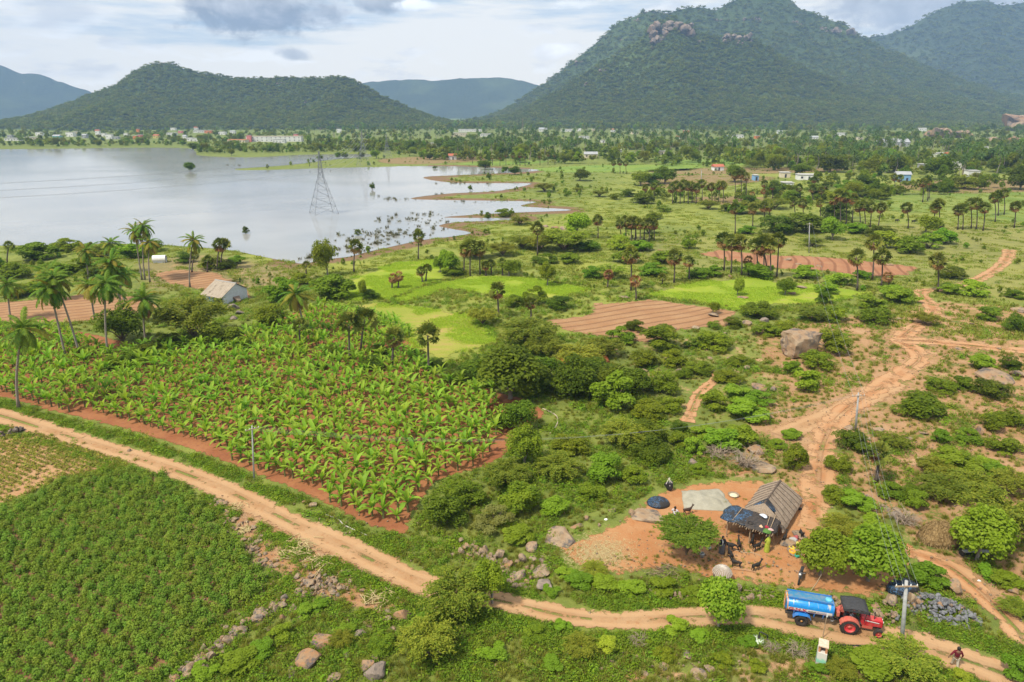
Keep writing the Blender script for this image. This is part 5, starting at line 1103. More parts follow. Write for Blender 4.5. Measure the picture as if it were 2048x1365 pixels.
def hill_at(px, py, ks):
    best = None
    for k in ks:
        XX, YY, Z, t = HILLS[k]; V = np.stack([XX.ravel(), YY.ravel(), Z.ravel()], 1); V = V[np.repeat(t <= .02, XX.shape[1])]
        q = proj(V); d = np.hypot(q[:, 0] - px, q[:, 1] - py); i = np.argmin(d + V[:, 1] * 1e-3)
        if d[i] < 14 and (best is None or V[i, 1] < best[1]): best = V[i]
    return best
def outcrop(px, py, wpx, hpx, ks, label):
    V = hill_at(px, py, ks)
    if V is None: return
    k = V[1] / FPX; rs_ = RS(int(px + py)); e = empty('rock_outcrop', V, 0, label, 'rock outcrop'); n = max(8, int(wpx / 1.8))
    for i in range(n):
        s = hpx * k * (.18 + .36 * rs_.rand() ** 1.5); link('boulder', ROCKSD[rs_.randint(4)], e, ((rs_.rand() - .5) * wpx * k, -4 + 8 * rs_.rand(), (rs_.rand() - .75) * hpx * k * .6 - .3 * s), (rs_.randn() * .2, rs_.randn() * .2, rs_.rand() * 6.28), (s * 1.2, s, s))
for a in ((1345, 52, 70, 34, 1, 'bare rocky summit of the front spur of the right mountain'), (1318, 84, 26, 30, 1, 'rock face just below the left side of the spur summit'), (1478, 76, 50, 22, 1, 'rocky knob on the ridge right of the spur summit'), (1396, 86, 12, 16, 1, 'single pale boulder right below the spur summit'),
          (1210, 142, 36, 14, 1, 'pale rock band on the left flank of the right mountain'), (1180, 168, 24, 10, 1, 'small rock band low on the left flank of the right mountain'), (1480, 90, 14, 10, 1, 'pair of boulders under the rocky knob'), (1690, 66, 20, 30, 2, 'tall cliff block at the right end of the high ridge'),
          (1650, 60, 50, 20, 2, 'cliff band left of the tall cliff block on the high ridge'), (1505, 42, 34, 14, 2, 'rock outcrop high under the main summit'), (1280, 42, 22, 16, 2, 'rock dome on the high left shoulder of the right mountain'), (1298, 26, 20, 10, 2, 'rocks on the left crest of the high ridge'),
          (1590, 44, 20, 12, 2, 'rock patch right below the main summit'), (1440, 42, 30, 10, 2, 'low rock ledge on the high crest'), (555, 168, 50, 8, 0, 'long bare rock ledge near the top of the left hill'), (330, 128, 28, 8, 0, 'rocky top of the left hill'), (610, 205, 16, 9, 0, 'bare rock patch on the right half of the left hill'),
          (130, 212, 18, 8, 0, 'rocks on the left slope of the left hill'), (100, 228, 20, 8, 0, 'rocks low on the left slope of the left hill'), (690, 228, 8, 6, 0, 'small orange rock patch low on the left hill'), (550, 190, 18, 7, 0, 'pale rock patch in the middle of the left hill'),
          (1385, 198, 14, 8, 1, 'pale rock spot in the lower middle of the right mountain'), (1650, 198, 12, 8, 1, 'pale rock spot on the right flank of the front spur'), (1655, 205, 10, 6, 1, 'low rock spot on the right flank foot'), (1743, 230, 20, 8, 1, 'group of pale boulders at the right foot of the mountain'),
          (1290, 212, 14, 6, 1, 'small rock patch at the left foot of the spur'), (1595, 150, 12, 8, 1, 'small boulder patch on the spur ridge line'), (1225, 130, 12, 8, 1, 'dark rock patch on the upper left flank'), (1160, 128, 20, 14, 2, 'rock slab on the left outline of the right mountain')):
    outcrop(*a[:4], [keys[a[4]]], a[5])
for px, py, wp, hp, lb in ((1900, 276, 70, 24, 'orange granite dome rising from the palm groves at right'), (2048, 262, 80, 34, 'large tan granite outcrop at the right edge behind the groves'), (2020, 285, 60, 12, 'low granite slab at the right edge below the large outcrop')):
    P = G(px, py); k = mpp(px, py); e = empty('rock_outcrop', P, 0, lb, 'rock outcrop'); rs_ = RS(px)
    for i in range(12): s = hp * k * (.5 + .6 * rs_.rand()); link('boulder', ROCKS[rs_.randint(8)], e, ((rs_.rand() - .5) * wp * k, rs_.randn() * 6, -.1 * s), (rs_.randn() * .2, rs_.randn() * .2, rs_.rand() * 6), (s * 1.5, s * 1.2, s))
HOUSES = '23,282,27,5,w 62,280,26,5,c 20,276,12,5,g 113,279,15,7,t 78,272,14,7,w 140,274,16,9,w 152,270,8,7,c 195,271,8,10,w 207,273,9,6,w 218,279,12,10,w 233,279,9,5,g 169,277,10,7,g 252,273,8,6,w 270,279,7,7,o 280,276,9,6,p 312,277,11,6,y 346,261,10,5,w 342,271,18,5,w 361,267,9,5,p 369,279,7,7,w 380,283,12,7,w 391,283,9,6,w 388,258,6,4,p 392,260,8,5,w 396,266,20,5,w 416,267,14,6,o 444,270,14,6,w 465,268,10,5,w 678,266,9,8,w 837,289,22,6,c 867,292,20,5,w 905,320,16,9,w 918,274,30,8,c 940,264,46,5,w 973,274,26,6,w 1086,264,16,6,w 1134,264,22,5,w 1158,263,8,6,w 1188,263,8,5,c 1226,265,8,6,w 1270,269,14,6,c 1168,279,20,6,w 1206,286,8,5,w 1182,317,26,9,c 1233,307,20,5,g 1325,310,14,7,c 1373,268,12,7,o 1357,279,8,5,w 1477,277,20,7,w 1515,278,10,6,o 1453,276,8,5,b 1629,279,16,4,w 1683,273,20,7,w 1846,263,14,7,w 1877,314,30,7,w 1899,316,12,8,t 1577,378,20,12,w 1620,361,42,9,w 1572,356,18,8,c 1808,364,26,16,b 1853,340,22,11,g 1917,340,28,15,w 1948,354,22,12,w 1437,342,20,4,w 1513,362,8,7,b 1985,280,14,5,w 1720,280,12,5,c 1560,268,10,5,w 1970,300,14,6,w'
HXY = np.array([[float(v) for v in t.split(',')[:4]] for t in HOUSES.split()] + [(547, 286, 130, 14)])
def clear_of_houses(q):
    m = np.ones(len(q), bool)
    for x, y, w_, h_ in HXY: m &= ~((np.abs(q[:, 0] - x) < w_ * .5 + 3) & (q[:, 1] > y - 2) & (q[:, 1] < y + 9))
    return m
# ---- coconut groves
L_GROVE = leafmat('grove_leaflet', (.055, .10, .024), (.11, .165, .04), lift=False)
def far_palm(seed):
    rs_ = RS(seed); V = []; F = []; v = []
    for i in range(15):
        az = i * 2.399; el = R(70 - 110 * i / 15.); d = np.array([math.cos(az), math.sin(az), 0]); s = np.array([-math.sin(az), math.cos(az), 0]) * .5
        p0 = np.array([0, 0, 0.]); p1 = d * 1.6 * math.cos(el) + np.array([0, 0, 1.6 * math.sin(el)]); p2 = p1 + d * 1.7 * math.cos(el - .9) + np.array([0, 0, 1.7 * math.sin(el - .9)]); k = len(V)
        dr = np.array([0, 0, -.35]); V += [p0, p1 - s + dr, p1, p1 + s + dr, p2]; F += [(k, k + 1, k + 2), (k, k + 2, k + 3), (k + 1, k + 4, k + 2), (k + 2, k + 4, k + 3)]; v += [rs_.rand()] * 4
    return mesh_np('crown', V, F, L_GROVE, attrs={'v': ('FACE', v)})
FP = [far_palm(1200 + i) for i in range(3)]; b = MB(); b.tube([(0, 0, 0), (.1, 0, .5), (0, 0, 1)], [.016, .012, .01], 5); FPT = bpy.data.meshes.new('trunk'); FPT.from_pydata(b.v, [], b.f); FPT.materials.append(M_PTRUNK)
def join2(seed):
    V = [tuple(x.co * Vector((12, 12, 12)).x if 0 else (x.co.x * 12, x.co.y * 12, x.co.z * 12)) for x in FPT.vertices]; F = [list(p.vertices) for p in FPT.polygons]; k = len(V); m = FP[seed]; n0 = len(F)
    V += [(x.co.x, x.co.y, x.co.z + 12) for x in m.vertices]; F += [[k + i for i in p.vertices] for p in m.polygons]
    me = bpy.data.meshes.new('grove_palm'); me.from_pydata(V, [], F); me.materials.append(M_PTRUNK); me.materials.append(L_GROVE); me.polygons.foreach_set('material_index', [0] * n0 + [1] * (len(F) - n0))
    me.attributes.new('v', 'FLOAT', 'FACE').data.foreach_set('value', RS(seed).rand(len(F)).astype(np.float32)); return me
GROVE = [([(600, 284), (760, 290), (900, 300), (900, 262), (700, 258), (600, 262)], 150), ([(900, 322), (1200, 322), (1380, 310), (1400, 280), (1200, 268), (1000, 272), (900, 295)], 260), ([(1330, 320), (1500, 318), (1700, 325), (1850, 330), (1980, 335), (2200, 330), (2200, 275), (1800, 282), (1500, 275), (1350, 282)], 420),
         ([(960, 272), (1300, 268), (1700, 262), (2200, 258), (2200, 246), (1700, 247), (1300, 250), (960, 252)], 520), ([(620, 262), (900, 262), (960, 254), (900, 248), (700, 250)], 160), ([(1900, 365), (2060, 345), (2200, 350), (2200, 325), (1900, 332)], 40), ([(1560, 345), (1800, 350), (1850, 330), (1600, 326)], 40)]
rs = RS(50); GPTS = []
for poly, n in GROVE:
    g = np.array(poly, float); lo, hi = g.min(0), g.max(0); q = lo + (hi - lo) * rs.rand(n * 5, 2); q = q[inpoly(q, g)][:n]; GPTS.append(q)
GPTS = np.vstack(GPTS); GPTS = GPTS[clear_of_houses(GPTS)]; GW = GP(GPTS); order = np.argsort(-GPTS[:, 1]); cnt = 0; rest = []
for i in order:
    x, y = GW[i]
    if cnt < 300 and 0 < GPTS[i, 0] < 2048:
        H = 8.5 + 5 * rs.rand(); e = empty('coconut_palm', (x, y, 0), rs.rand() * 6.28, 'coconut palm in the dense groves below the mountains', 'palm tree', 'coconut palms of the far groves')
        link('trunk', FPT, e, None, None, (H, H, H)); link('crown', FP[rs.randint(3)], e, (0, 0, H), None, .85 + .4 * rs.rand()); cnt += 1
    else: rest.append((x, y, 0))
scatter('palm_grove', np.array(rest), [join2(i) for i in range(3)], .75 + .45 * rs.rand(len(rest)), 51, .04)
# ---- far bushes and woods between the groves, round the village and along the far shore
def belt(poly, n, seed, name, meshes, s0, s1):
    g = np.array(poly, float); rs_ = RS(seed); lo, hi = g.min(0), g.max(0); q = lo + (hi - lo) * rs_.rand(n * 4, 2); q = q[inpoly(q, g)][:n]; q = q[clear_of_houses(q)]; q = q; W = GP(q); W = W[~inpoly(W, gLAKE)]
    scatter(name, np.c_[W, np.zeros(len(W))], meshes, s0 + (s1 - s0) * rs_.rand(len(W)) ** 2, seed + 1)
WOOD = [PROTO[k][0][1] for k in 'dmmfb'] + TREELET[:3]
belt([(-200, 297), (380, 292), (620, 288), (620, 262), (300, 256), (-200, 256)], 1600, 80, 'village_wood', WOOD, 3, 9)
belt([(400, 308), (750, 305), (1000, 300), (980, 286), (620, 286), (390, 294)], 800, 82, 'shore_wood', WOOD, 2, 8)
belt([(620, 290), (900, 325), (1300, 330), (1600, 345), (2200, 350), (2200, 262), (1200, 262), (620, 262)], 2300, 84, 'grove_undergrowth', WOOD, 3, 11)
belt([(560, 262), (2300, 266), (2300, 243), (900, 243), (560, 250)], 3000, 86, 'foothill_wood', WOOD, 6, 16)
belt([(1560, 345), (1700, 420), (1780, 400), (2048, 375), (2100, 345), (1800, 335)], 130, 88, 'field_edge_wood', WOOD, 2.5, 8)
belt([(1260, 385), (1600, 380), (1620, 408), (1300, 412)], 70, 90, 'field_edge_wood', WOOD, 2, 5)
# ---- village
def wallmat(name, c): return simple(name, c, tuple(x * .82 for x in c), .25, .9)
WALLM = {'w': wallmat('whitewash', (.72, .71, .68)), 'c': wallmat('cream_wall', (.62, .54, .40)), 'p': wallmat('pink_wall', (.62, .22, .20)), 't': wallmat('teal_wall', (.20, .50, .52)), 'o': wallmat('orange_wall', (.60, .22, .08)), 'g': wallmat('grey_wall', (.36, .37, .38)), 'y': wallmat('yellow_wall', (.60, .48, .16)), 'b': wallmat('blue_wall', (.22, .40, .62)), 'r': wallmat('tile_red', (.42, .14, .08))}
M_WIN = simple('dark_window', (.03, .035, .045), (.05, .05, .06), 2, .3, spec=.5); M_ROOFC = simple('concrete_roof', (.50, .49, .46), (.36, .35, .33), .3, .9)
CNAME = {'w': 'white', 'c': 'cream', 'p': 'pink', 't': 'teal', 'o': 'orange', 'g': 'grey', 'y': 'yellow', 'b': 'blue', 'r': 'red-roofed'}
def house(px, py, wpx, hpx, col, label=None, gable=False, floors=1, roofc=None, raise_=0.):
    k = mpp(px, py); P = G(px, py); W = wpx * k; H = max(hpx * k * .9, 2.6); D = min(max(W * .6, 5), 12)
    e = empty('house', P + Vector((0, D / 2, 0)), (rrs.rand() - .5) * .4, label, 'house')
    MB().box((0, 0, H / 2 - .2), (W, D, H + .4)).build('wall', WALLM[col], e)
    if gable:
        b = MB(); x, y = W / 2 + .4, D / 2 + .4; r = H + D * .28
        b.add([(-x, -y, H - .1), (x, -y, H - .1), (x, y, H - .1), (-x, y, H - .1), (-x, 0, r), (x, 0, r)], [(0, 1, 5, 4), (2, 3, 4, 5), (1, 2, 5), (3, 0, 4), (3, 2, 1, 0)]); b.build('roof', WALLM[roofc or 'r'], e)
    else:
        b = MB(); b.box((0, 0, H + .32), (W + .5, D + .5, .24)); b.build('roof', WALLM[roofc] if roofc else M_ROOFC, e)
    n = int(max(1, min(W / 3.2, 12)))
    for f in range(floors):
        z = H * (f + .55) / floors
        for i in range(n):
            x = (i + .5) / n * W - W / 2
            if f == 0 and i == n // 2: MB().box((x, -D / 2 - .01, 1.0), (1., .1, 2.)).build('door', M_WIN, e)
            else: MB().box((x, -D / 2 - .01, z), (1.1, .1, 1.1)).build('window', M_WIN, e)
    if not label: AUTO.append((e, 'house', CNAME[col] + (' gabled' if gable else ' flat-roofed') + ' house', P))
    return e
for i, t in enumerate(HOUSES.split()):
    a = t.split(','); house(*map(float, a[:4]), a[4], gable=(i % 4 == 3), roofc=('g' if i % 8 == 3 else None))
house(547, 284, 108, 11, 'w', 'long white two-storey school building with pink end on the far lake shore', floors=2, roofc='c'); house(498, 284.5, 8, 14, 'p', 'pink end block at the left of the long far building'); house(473, 286, 36, 6, 'c', 'low cream annex left of the long far building', roofc='o'); house(557, 287, 24, 8, 'w', 'white entrance block in front of the long far building'); house(592, 282, 8, 14, 'p', 'pink stair tower at the right end of the long far building')
house(276, 269, 5, 11, 'o', 'small orange temple tower in the village at the hill foot'); house(1790, 294, 58, 10, 'g', 'wide grey factory sheds left of the orange granite dome', True, roofc='g')
V = atY(18, 233, 6000); e = empty('building', Vector((V.x, V.y, V.z - 40)), 0, 'pale hazy square block on the far left blue hillside', 'building'); MB().box((0, 0, 60), (95, 60, 130)).build('wall', WALLM['w'], e); MB().box((0, 0, 126), (99, 64, 5)).build('roof', M_ROOFC, e)
# ================================================================== made things
M_GALV = simple('galvanised_steel', (.22, .23, .245), (.17, .18, .19), 3, .6)
M_CONC = simple('pole_concrete', (.40, .40, .39), (.30, .30, .29), 3, .9)
M_WIRE = simple('wire', (.30, .31, .32), (.25, .26, .27), 3, .5)
M_WOOD = simple('weathered_wood', (.30, .20, .12), (.40, .30, .19), 5, .9, stretch=(1, 1, .2)); M_BLACK = simple('black_plastic', (.02, .02, .022), (.035, .035, .04), 4, .5)
# ---- pylons
def pylon(px, py, hpx, wpx, label):
    P = G(px, py); P.z = 0; H = atY(px, py - hpx, P.y).z; w = wpx * mpp(px, py) / 2; e = empty('transmission_tower', P, .5, label, 'pylon'); r = .055 if P.y < 300 else .045
    def hw(z): t = z / H; return w * (1 - t / .62 * .82) if t < .62 else w * .18 * (1 - (t - .62) / .38 * .8)
    lv = [0, .13, .26, .38, .49, .58, .66, .74, .82, .9, 1.0]
    cs = [(-1, -1), (1, -1), (1, 1), (-1, 1)]
    for sx, sy in cs: MB().tube([(sx * hw(t * H), sy * hw(t * H), t * H) for t in lv], r * 1.4, 4).build('leg', M_GALV, e)
    for f in range(4):
        a, b_ = cs[f], cs[(f + 1) % 4]; b = MB()
        for i in range(len(lv) - 1):
            z0, z1 = lv[i] * H, lv[i + 1] * H; h0, h1 = hw(z0), hw(z1)
            for p, q in ((a, b_), (b_, a)): b.tube([(p[0] * h0, p[1] * h0, z0), (q[0] * h1, q[1] * h1, z1)], r * .8, 3, False)
            b.tube([(a[0] * h1, a[1] * h1, z1), (b_[0] * h1, b_[1] * h1, z1)], r * .8, 3, False)
        b.build('bracing', M_GALV, e)
    ends = []
    for z in (.70, .80, .90):
        l = w * (.85 if z < .85 else .7); b = MB()
        for s in (-1, 1): b.tube([(s * hw(z * H), 0, z * H - .5), (s * l, 0, z * H), (s * hw(z * H), 0, z * H + .6)], r * .9, 4); ends.append((s * l, 0, z * H - .8))
        b.build('crossarm', M_GALV, e)
        for s in (-1, 1): MB().tube([(s * l, 0, z * H), (s * l, 0, z * H - .8)], r * 1.6, 5).build('insulator', M_BLACK, e)
    return e, [Matrix.Translation(P) @ Matrix.Rotation(.5, 4, 'Z') @ Vector(q) for q in ends]
def wire(name, a, b_, sag, r, label, cat='power line', group=None):
    pts = [Vector(a).lerp(Vector(b_), t) - Vector((0, 0, 4 * sag * t * (1 - t))) for t in np.linspace(0, 1, 15)]
    o = MB().tube(pts, r, 4).build(name, M_WIRE); return tag(o, label, cat, group)
e1, en1 = pylon(648, 427, 124, 47, 'nearest lattice pylon standing in the lake'); e2, en2 = pylon(728, 338, 78, 26, 'second lattice pylon on the grassy spit beyond the near pylon'); e3, en3 = pylon(775, 318, 50, 16, 'farthest lattice pylon of the line beyond the lake')
left = Vector((-330, 150, 0))
for i, (a, n) in enumerate(zip(en1, ('lowest left', 'lowest right', 'middle left', 'middle right', 'top left', 'top right'))):
    wire('power_line', a, left + Vector((0, 0, a.z + 2)) + Vector((i % 2 * 6, 0, 0)), 6, .035, n + ' conductor running left over the lake from the near pylon', group='pylon conductors')
    wire('power_line', a, en2[i], 3, .04, n + ' conductor between the near and the second pylon', group='pylon conductors')
# mast
P = G(1045, 272); b = MB(); h = 26.
for s in range(4): a = s * math.pi / 2 + .78; b.tube([(math.cos(a) * 1.6, math.sin(a) * 1.6, 0), (math.cos(a) * .4, math.sin(a) * .4, h)], .16, 4)
for i in range(9):
    z = i * h / 9; q = 1.6 - 1.2 * i / 9; b.box((0, 0, z + 1), (q * 1.5, q * 1.5, .14))
e = empty('telecom_mast', P, 0, 'thin red-brown telecom mast at the foot of the right mountain', 'mast'); b.build('lattice', M_ROCKD and simple('mast_paint', (.35, .22, .18), None, 2, .7), e); MB().tube([(0, 0, h), (0, 0, h + 4)], .08, 4).build('aerial', M_GALV, e)
# ---- utility poles
def upole(px, py, tx, ty, label, arm=1.6, r=.11, armrot=0., mat=M_CONC, arms=1):
    P = G(px, py); top = atY(tx, ty, P.y); v = Vector((top.x - P.x, 0, top.z)); e = empty('utility_pole', P, 0, label, 'utility pole')
    MB().tube([(0, 0, -.3), v * .5, v], [r * 1.25, r, r * .8], 8).build('shaft', mat, e, True)
    d = Vector((math.cos(armrot), math.sin(armrot), 0)); ends = []
    for j in range(arms):
        z = v - Vector((0, 0, .35 + .5 * j)); MB().box(z + Vector((0, -r, 0)), (arm, .07, .08), (0, 0, armrot)).build('crossarm', M_WOOD, e)
        for s in (-.46, -.18, .18, .46):
            q = z + d * (s * arm) + Vector((0, -r, .04)); MB().lathe([(.03, 0), (.045, .05), (.03, .12), (.01, .15)], 6, c=q).build('insulator', WALLM['w'], e); ends.append(P + q + Vector((0, 0, .14)))
    return e, ends
pA, eA = upole(1803, 1297, 1813, 1162, 'near concrete utility pole by the road in front of the stone heap', 1.5, .13); pB, eB = upole(1711, 862, 1717, 786, 'concrete utility pole beside the rising track', 1.5, .11, .1)
pC, eC = upole(508, 962, 504, 852, 'slim utility pole at the roadside edge of the banana plantation', 1.3, .08, .6); pD, eD = upole(1618, 506, 1619, 446, 'distant utility pole in the meadow behind the red ploughed field', 1.4, .12); pE, eE = upole(1403, 372, 1403, 340, 'far utility pole among the brown fields', 1.5, .16); pF, eF = upole(1262, 565, 1263, 510, 'thin bare pole beside the tall palmyra on the green field edge', .9, .09)
ORD4 = ('first', 'second', 'third', 'fourth')
for i in range(4):
    wire('power_line', eA[i], eB[i], .9, .007, ORD4[i] + ' of four wires from the near pole to the track pole, counted from the left'); wire('power_line', eB[i], eC[i], 3.2, .0045, ORD4[i] + ' of the wires crossing left from the track pole to the banana field pole')
for i in (0, 3): wire('power_line', eB[i], eD[i], 2, .01, ('left' if i == 0 else 'right') + ' wire from the track pole to the distant meadow pole')
# thin post and leaning stick by the tanker
P = G(1645, 1277); e = empty('post', P, 0, 'thin wooden post with a white plate in front of the tanker', 'post'); h = atY(1647, 1228, P.y).z
MB().tube([(0, 0, -.1), (.03, 0, h)], [.035, .025], 6).build('stake', M_WOOD, e); MB().box((.03, -.04, h - .1), (.11, .02, .3)).build('plate', WALLM['w'], e)
tag(MB().tube([G(1622, 1182), G(1628, 1182) + Vector((.1, 0, .7)), G(1632, 1182) + Vector((.2, 0, 1.5))], [.05, .04, .02], 5).build('dead_branch', M_WOOD), 'grey dead branch leaning up behind the tanker', 'branch')
# ---- skinned bodies
def skin(name, verts, edges, rad, mat, parent, root=0, sub=2):
    me = bpy.data.meshes.new(name); me.from_pydata(verts, edges, []); me.materials.append(mat); o = link(name, me, parent); m = o.modifiers.new('skin', 'SKIN'); m.use_smooth_shade = True
    if not me.skin_vertices: return o
    for i, s in enumerate(me.skin_vertices[0].data):
        r = rad[i]; s.radius = (r, r) if np.isscalar(r) else r; s.use_root = (i == root)
    q = o.modifiers.new('sub', 'SUBSURF'); q.levels = sub; q.render_levels = sub; return o
M_SKIN = simple('skin', (.16, .085, .05), (.19, .10, .06), 4, .6); M_HAIR = simple('hair', (.012, .01, .009), (.02, .017, .015), 8, .6); M_EYE = simple('eye', (.5, .5, .48), (.4, .4, .4), 3, .3)
def cloth(n, c, c2=None): return simple(n, c, c2 or tuple(x * .75 for x in c), 5, .9, .01)
def person(P, rz, label, top, bottom, H=1.66, pose='stand', arms=((-.25, 0, .8), (.25, 0, .8)), wrap=None, step=.12, towel=None, bare=False):
    """local: faces -Y, x right"""
    e = empty('person', P, rz, label, 'person', None, H / 1.7); sit = pose == 'sit'; dz = -.62 if sit else 0
    hip = .92 + dz; V = []; E = []; Rr = []
    def v(p, r, par=None): V.append(p); Rr.append(r); (E.append((par, len(V) - 1)) if par is not None else 0); return len(V) - 1
    pe = v((0, 0, hip), (.15, .105)); wa = v((0, 0, hip + .18), (.135, .10), pe); ch = v((0, .01, hip + .38), (.17, .115), wa); ne = v((0, 0, hip + .55), .06, ch); hd = v((0, -.01, hip + .66), (.085, .10), ne); v((0, -.01, hip + .78), (.07, .085), hd); nose = v((0, -.115, hip + .655), .016, hd)
    for s in (-1, 1): v((s * .095, .0, hip + .66), .016, hd)
    for s, hnd in zip((-1, 1), arms):
        sh = v((s * .19, .01, hip + .47), .06, ch); hx = Vector((hnd[0], hnd[1], hnd[2] + dz)); el = (Vector((s * .2, 0, hip + .46)) + hx) / 2 + Vector((s * .07, .05, -.02)); el = v(tuple(el), .043, sh); wr = v(tuple(hx), .029, el); d = (hx - Vector(V[el])).normalized()
        pa = v(tuple(hx + d * .07), (.036, .022), wr); o_ = d.cross(Vector((0, 1, 0))).normalized() if abs(d.y) < .9 else Vector((1, 0, 0))
        for j, q in enumerate((-.03, -.01, .01, .03)): f = v(tuple(hx + d * .12 + o_ * q), .010, pa); v(tuple(hx + d * (.165 + .012 * (1 - abs(j - 1.4))) + o_ * q * 1.1 + Vector((0, -.012, 0))), .008, f)
        v(tuple(hx + d * .07 + o_ * .06 + Vector((0, -.02, 0))), .010, pa)
    feet = []
    for s in (-1, 1):
        if sit: hi = v((s * .1, -.02, hip - .02), .095, pe); kn = v((s * .22, -.36, hip + .16), .06, hi); an = v((s * .06, -.34, .08), .042, kn); v((s * .04, -.48, .04), .035, an)
        else: y = s * step; hi = v((s * .095, 0, hip - .09), .092, pe); kn = v((s * .10, -y * .5 - .02, .49), .062, hi); an = v((s * .10, -y, .09), .042, kn); v((s * .11, -y - .15, .035), (.045, .03), an)
    skin('body', V, E, Rr, M_SKIN, e)
    b = MB()
    for k in range(5):
        pass
    hz = hip + .70; b.lathe([(.03, -.13), (.108, -.06), (.118, .02), (.10, .09), (.05, .135), (.001, .145)], 14, c=(0, .025, hz)); b.build('hair', M_HAIR, e, True)
    for s in (-1, 1): MB().lathe([(.001, -.012), (.012, 0), (.001, .012)], 8, c=(s * .034, -.098, hip + .685)).build('eye', M_EYE, e)
    MB().box((0, -.112, hip + .60), (.05, .012, .012)).build('mouth', simple('lips', (.16, .05, .04)), e)
    if not bare:
        TV = [(0, 0, hip - .03), (0, 0, hip + .18), (0, .01, hip + .38), (0, 0, hip + .50)]; TE = [(0, 1), (1, 2), (2, 3)]; TR = [(.185, .135), (.165, .13), (.195, .14), (.08, .08)]
        for s, hnd in zip((-1, 1), arms):
            hx = Vector((hnd[0], hnd[1], hnd[2] + dz)); el = (Vector((s * .2, 0, hip + .46)) + hx) / 2 + Vector((s * .07, .05, -.02)); k = len(TV); TV += [(s * .2, .01, hip + .46), tuple(el), tuple(el.lerp(hx, .55))]; TE += [(2, k), (k, k + 1), (k + 1, k + 2)]; TR += [.08, .062, .05]
        skin('shirt', TV, TE, TR, top, e)
    if wrap: 
        b = MB(); b.lathe([(.19, hip + .12), (.22, hip - .05), (.235, hip - .3), (.25, .35), (.26, .06)], 18); b.build('wrap', wrap, e, True)
    else:
        BV = [(0, 0, hip + .02)]; BE = []; BR = [(.175, .13)]
        for s in (-1, 1):
            k = len(BV)
            if sit: BV += [(s * .1, -.02, hip - .02), (s * .22, -.36, hip + .16), (s * .07, -.34, .14)]
            else: y = s * step; BV += [(s * .1, 0, hip - .09), (s * .10, -y * .5 - .02, .49), (s * .10, -y, .15)]
            BE += [(0, k), (k, k + 1), (k + 1, k + 2)]; BR += [.115, .085, .075]
        skin('trousers', BV, BE, BR, bottom, e)
    if towel: MB().tube([(-.1, -.13, hip + .05), (-.1, -.14, hip + .35), (-.08, .0, hip + .53), (-.12, .14, hip + .35)], [.05, .05, .05, .04], 6).build('towel', towel, e, True)
    return e
W_ = WALLM['w']
person(G(1908, 1336), R(170), 'person in a maroon shirt and beige trousers walking along the road', cloth('maroon_shirt', (.13, .012, .02)), cloth('beige_trousers', (.52, .44, .33)), 1.68, arms=((-.33, -.05, .86), (.5, .12, 1.02)), step=.2)
person(G(1443, 1107), R(20), 'dark-clothed person with a white towel standing beside the goats', cloth('dark_shirt', (.025, .025, .03)), cloth('grey_lungi', (.10, .10, .11)), 1.62, arms=((-.3, -.1, .86), (.3, -.12, .88)), wrap=cloth('check_wrap', (.14, .14, .15)), towel=W_)
sari = cloth('lime_sari', (.36, .40, .05), (.28, .33, .03)); p = person(G(1533, 1104), R(200), 'person in a lime green sari standing at the end of the hut shelter', sari, sari, 1.55, arms=((-.2, -.18, 1.0), (.2, -.18, 1.0)), wrap=sari)
b = MB(); b.lathe([(.20, .9), (.215, 1.2), (.19, 1.4), (.11, 1.5), (.115, 1.62), (.08, 1.73), (.01, 1.76)], 14, c=(0, .035, 0)); b.build('sari_veil', sari, p, True)
person(G(1349, 1034), R(150), 'person in a pale shirt sitting by the blue tarpaulin heap', cloth('pale_shirt', (.62, .62, .64)), cloth('dark_shorts', (.05, .05, .06)), 1.65, 'sit', arms=((-.3, -.3, .98), (.3, -.3, .98)))
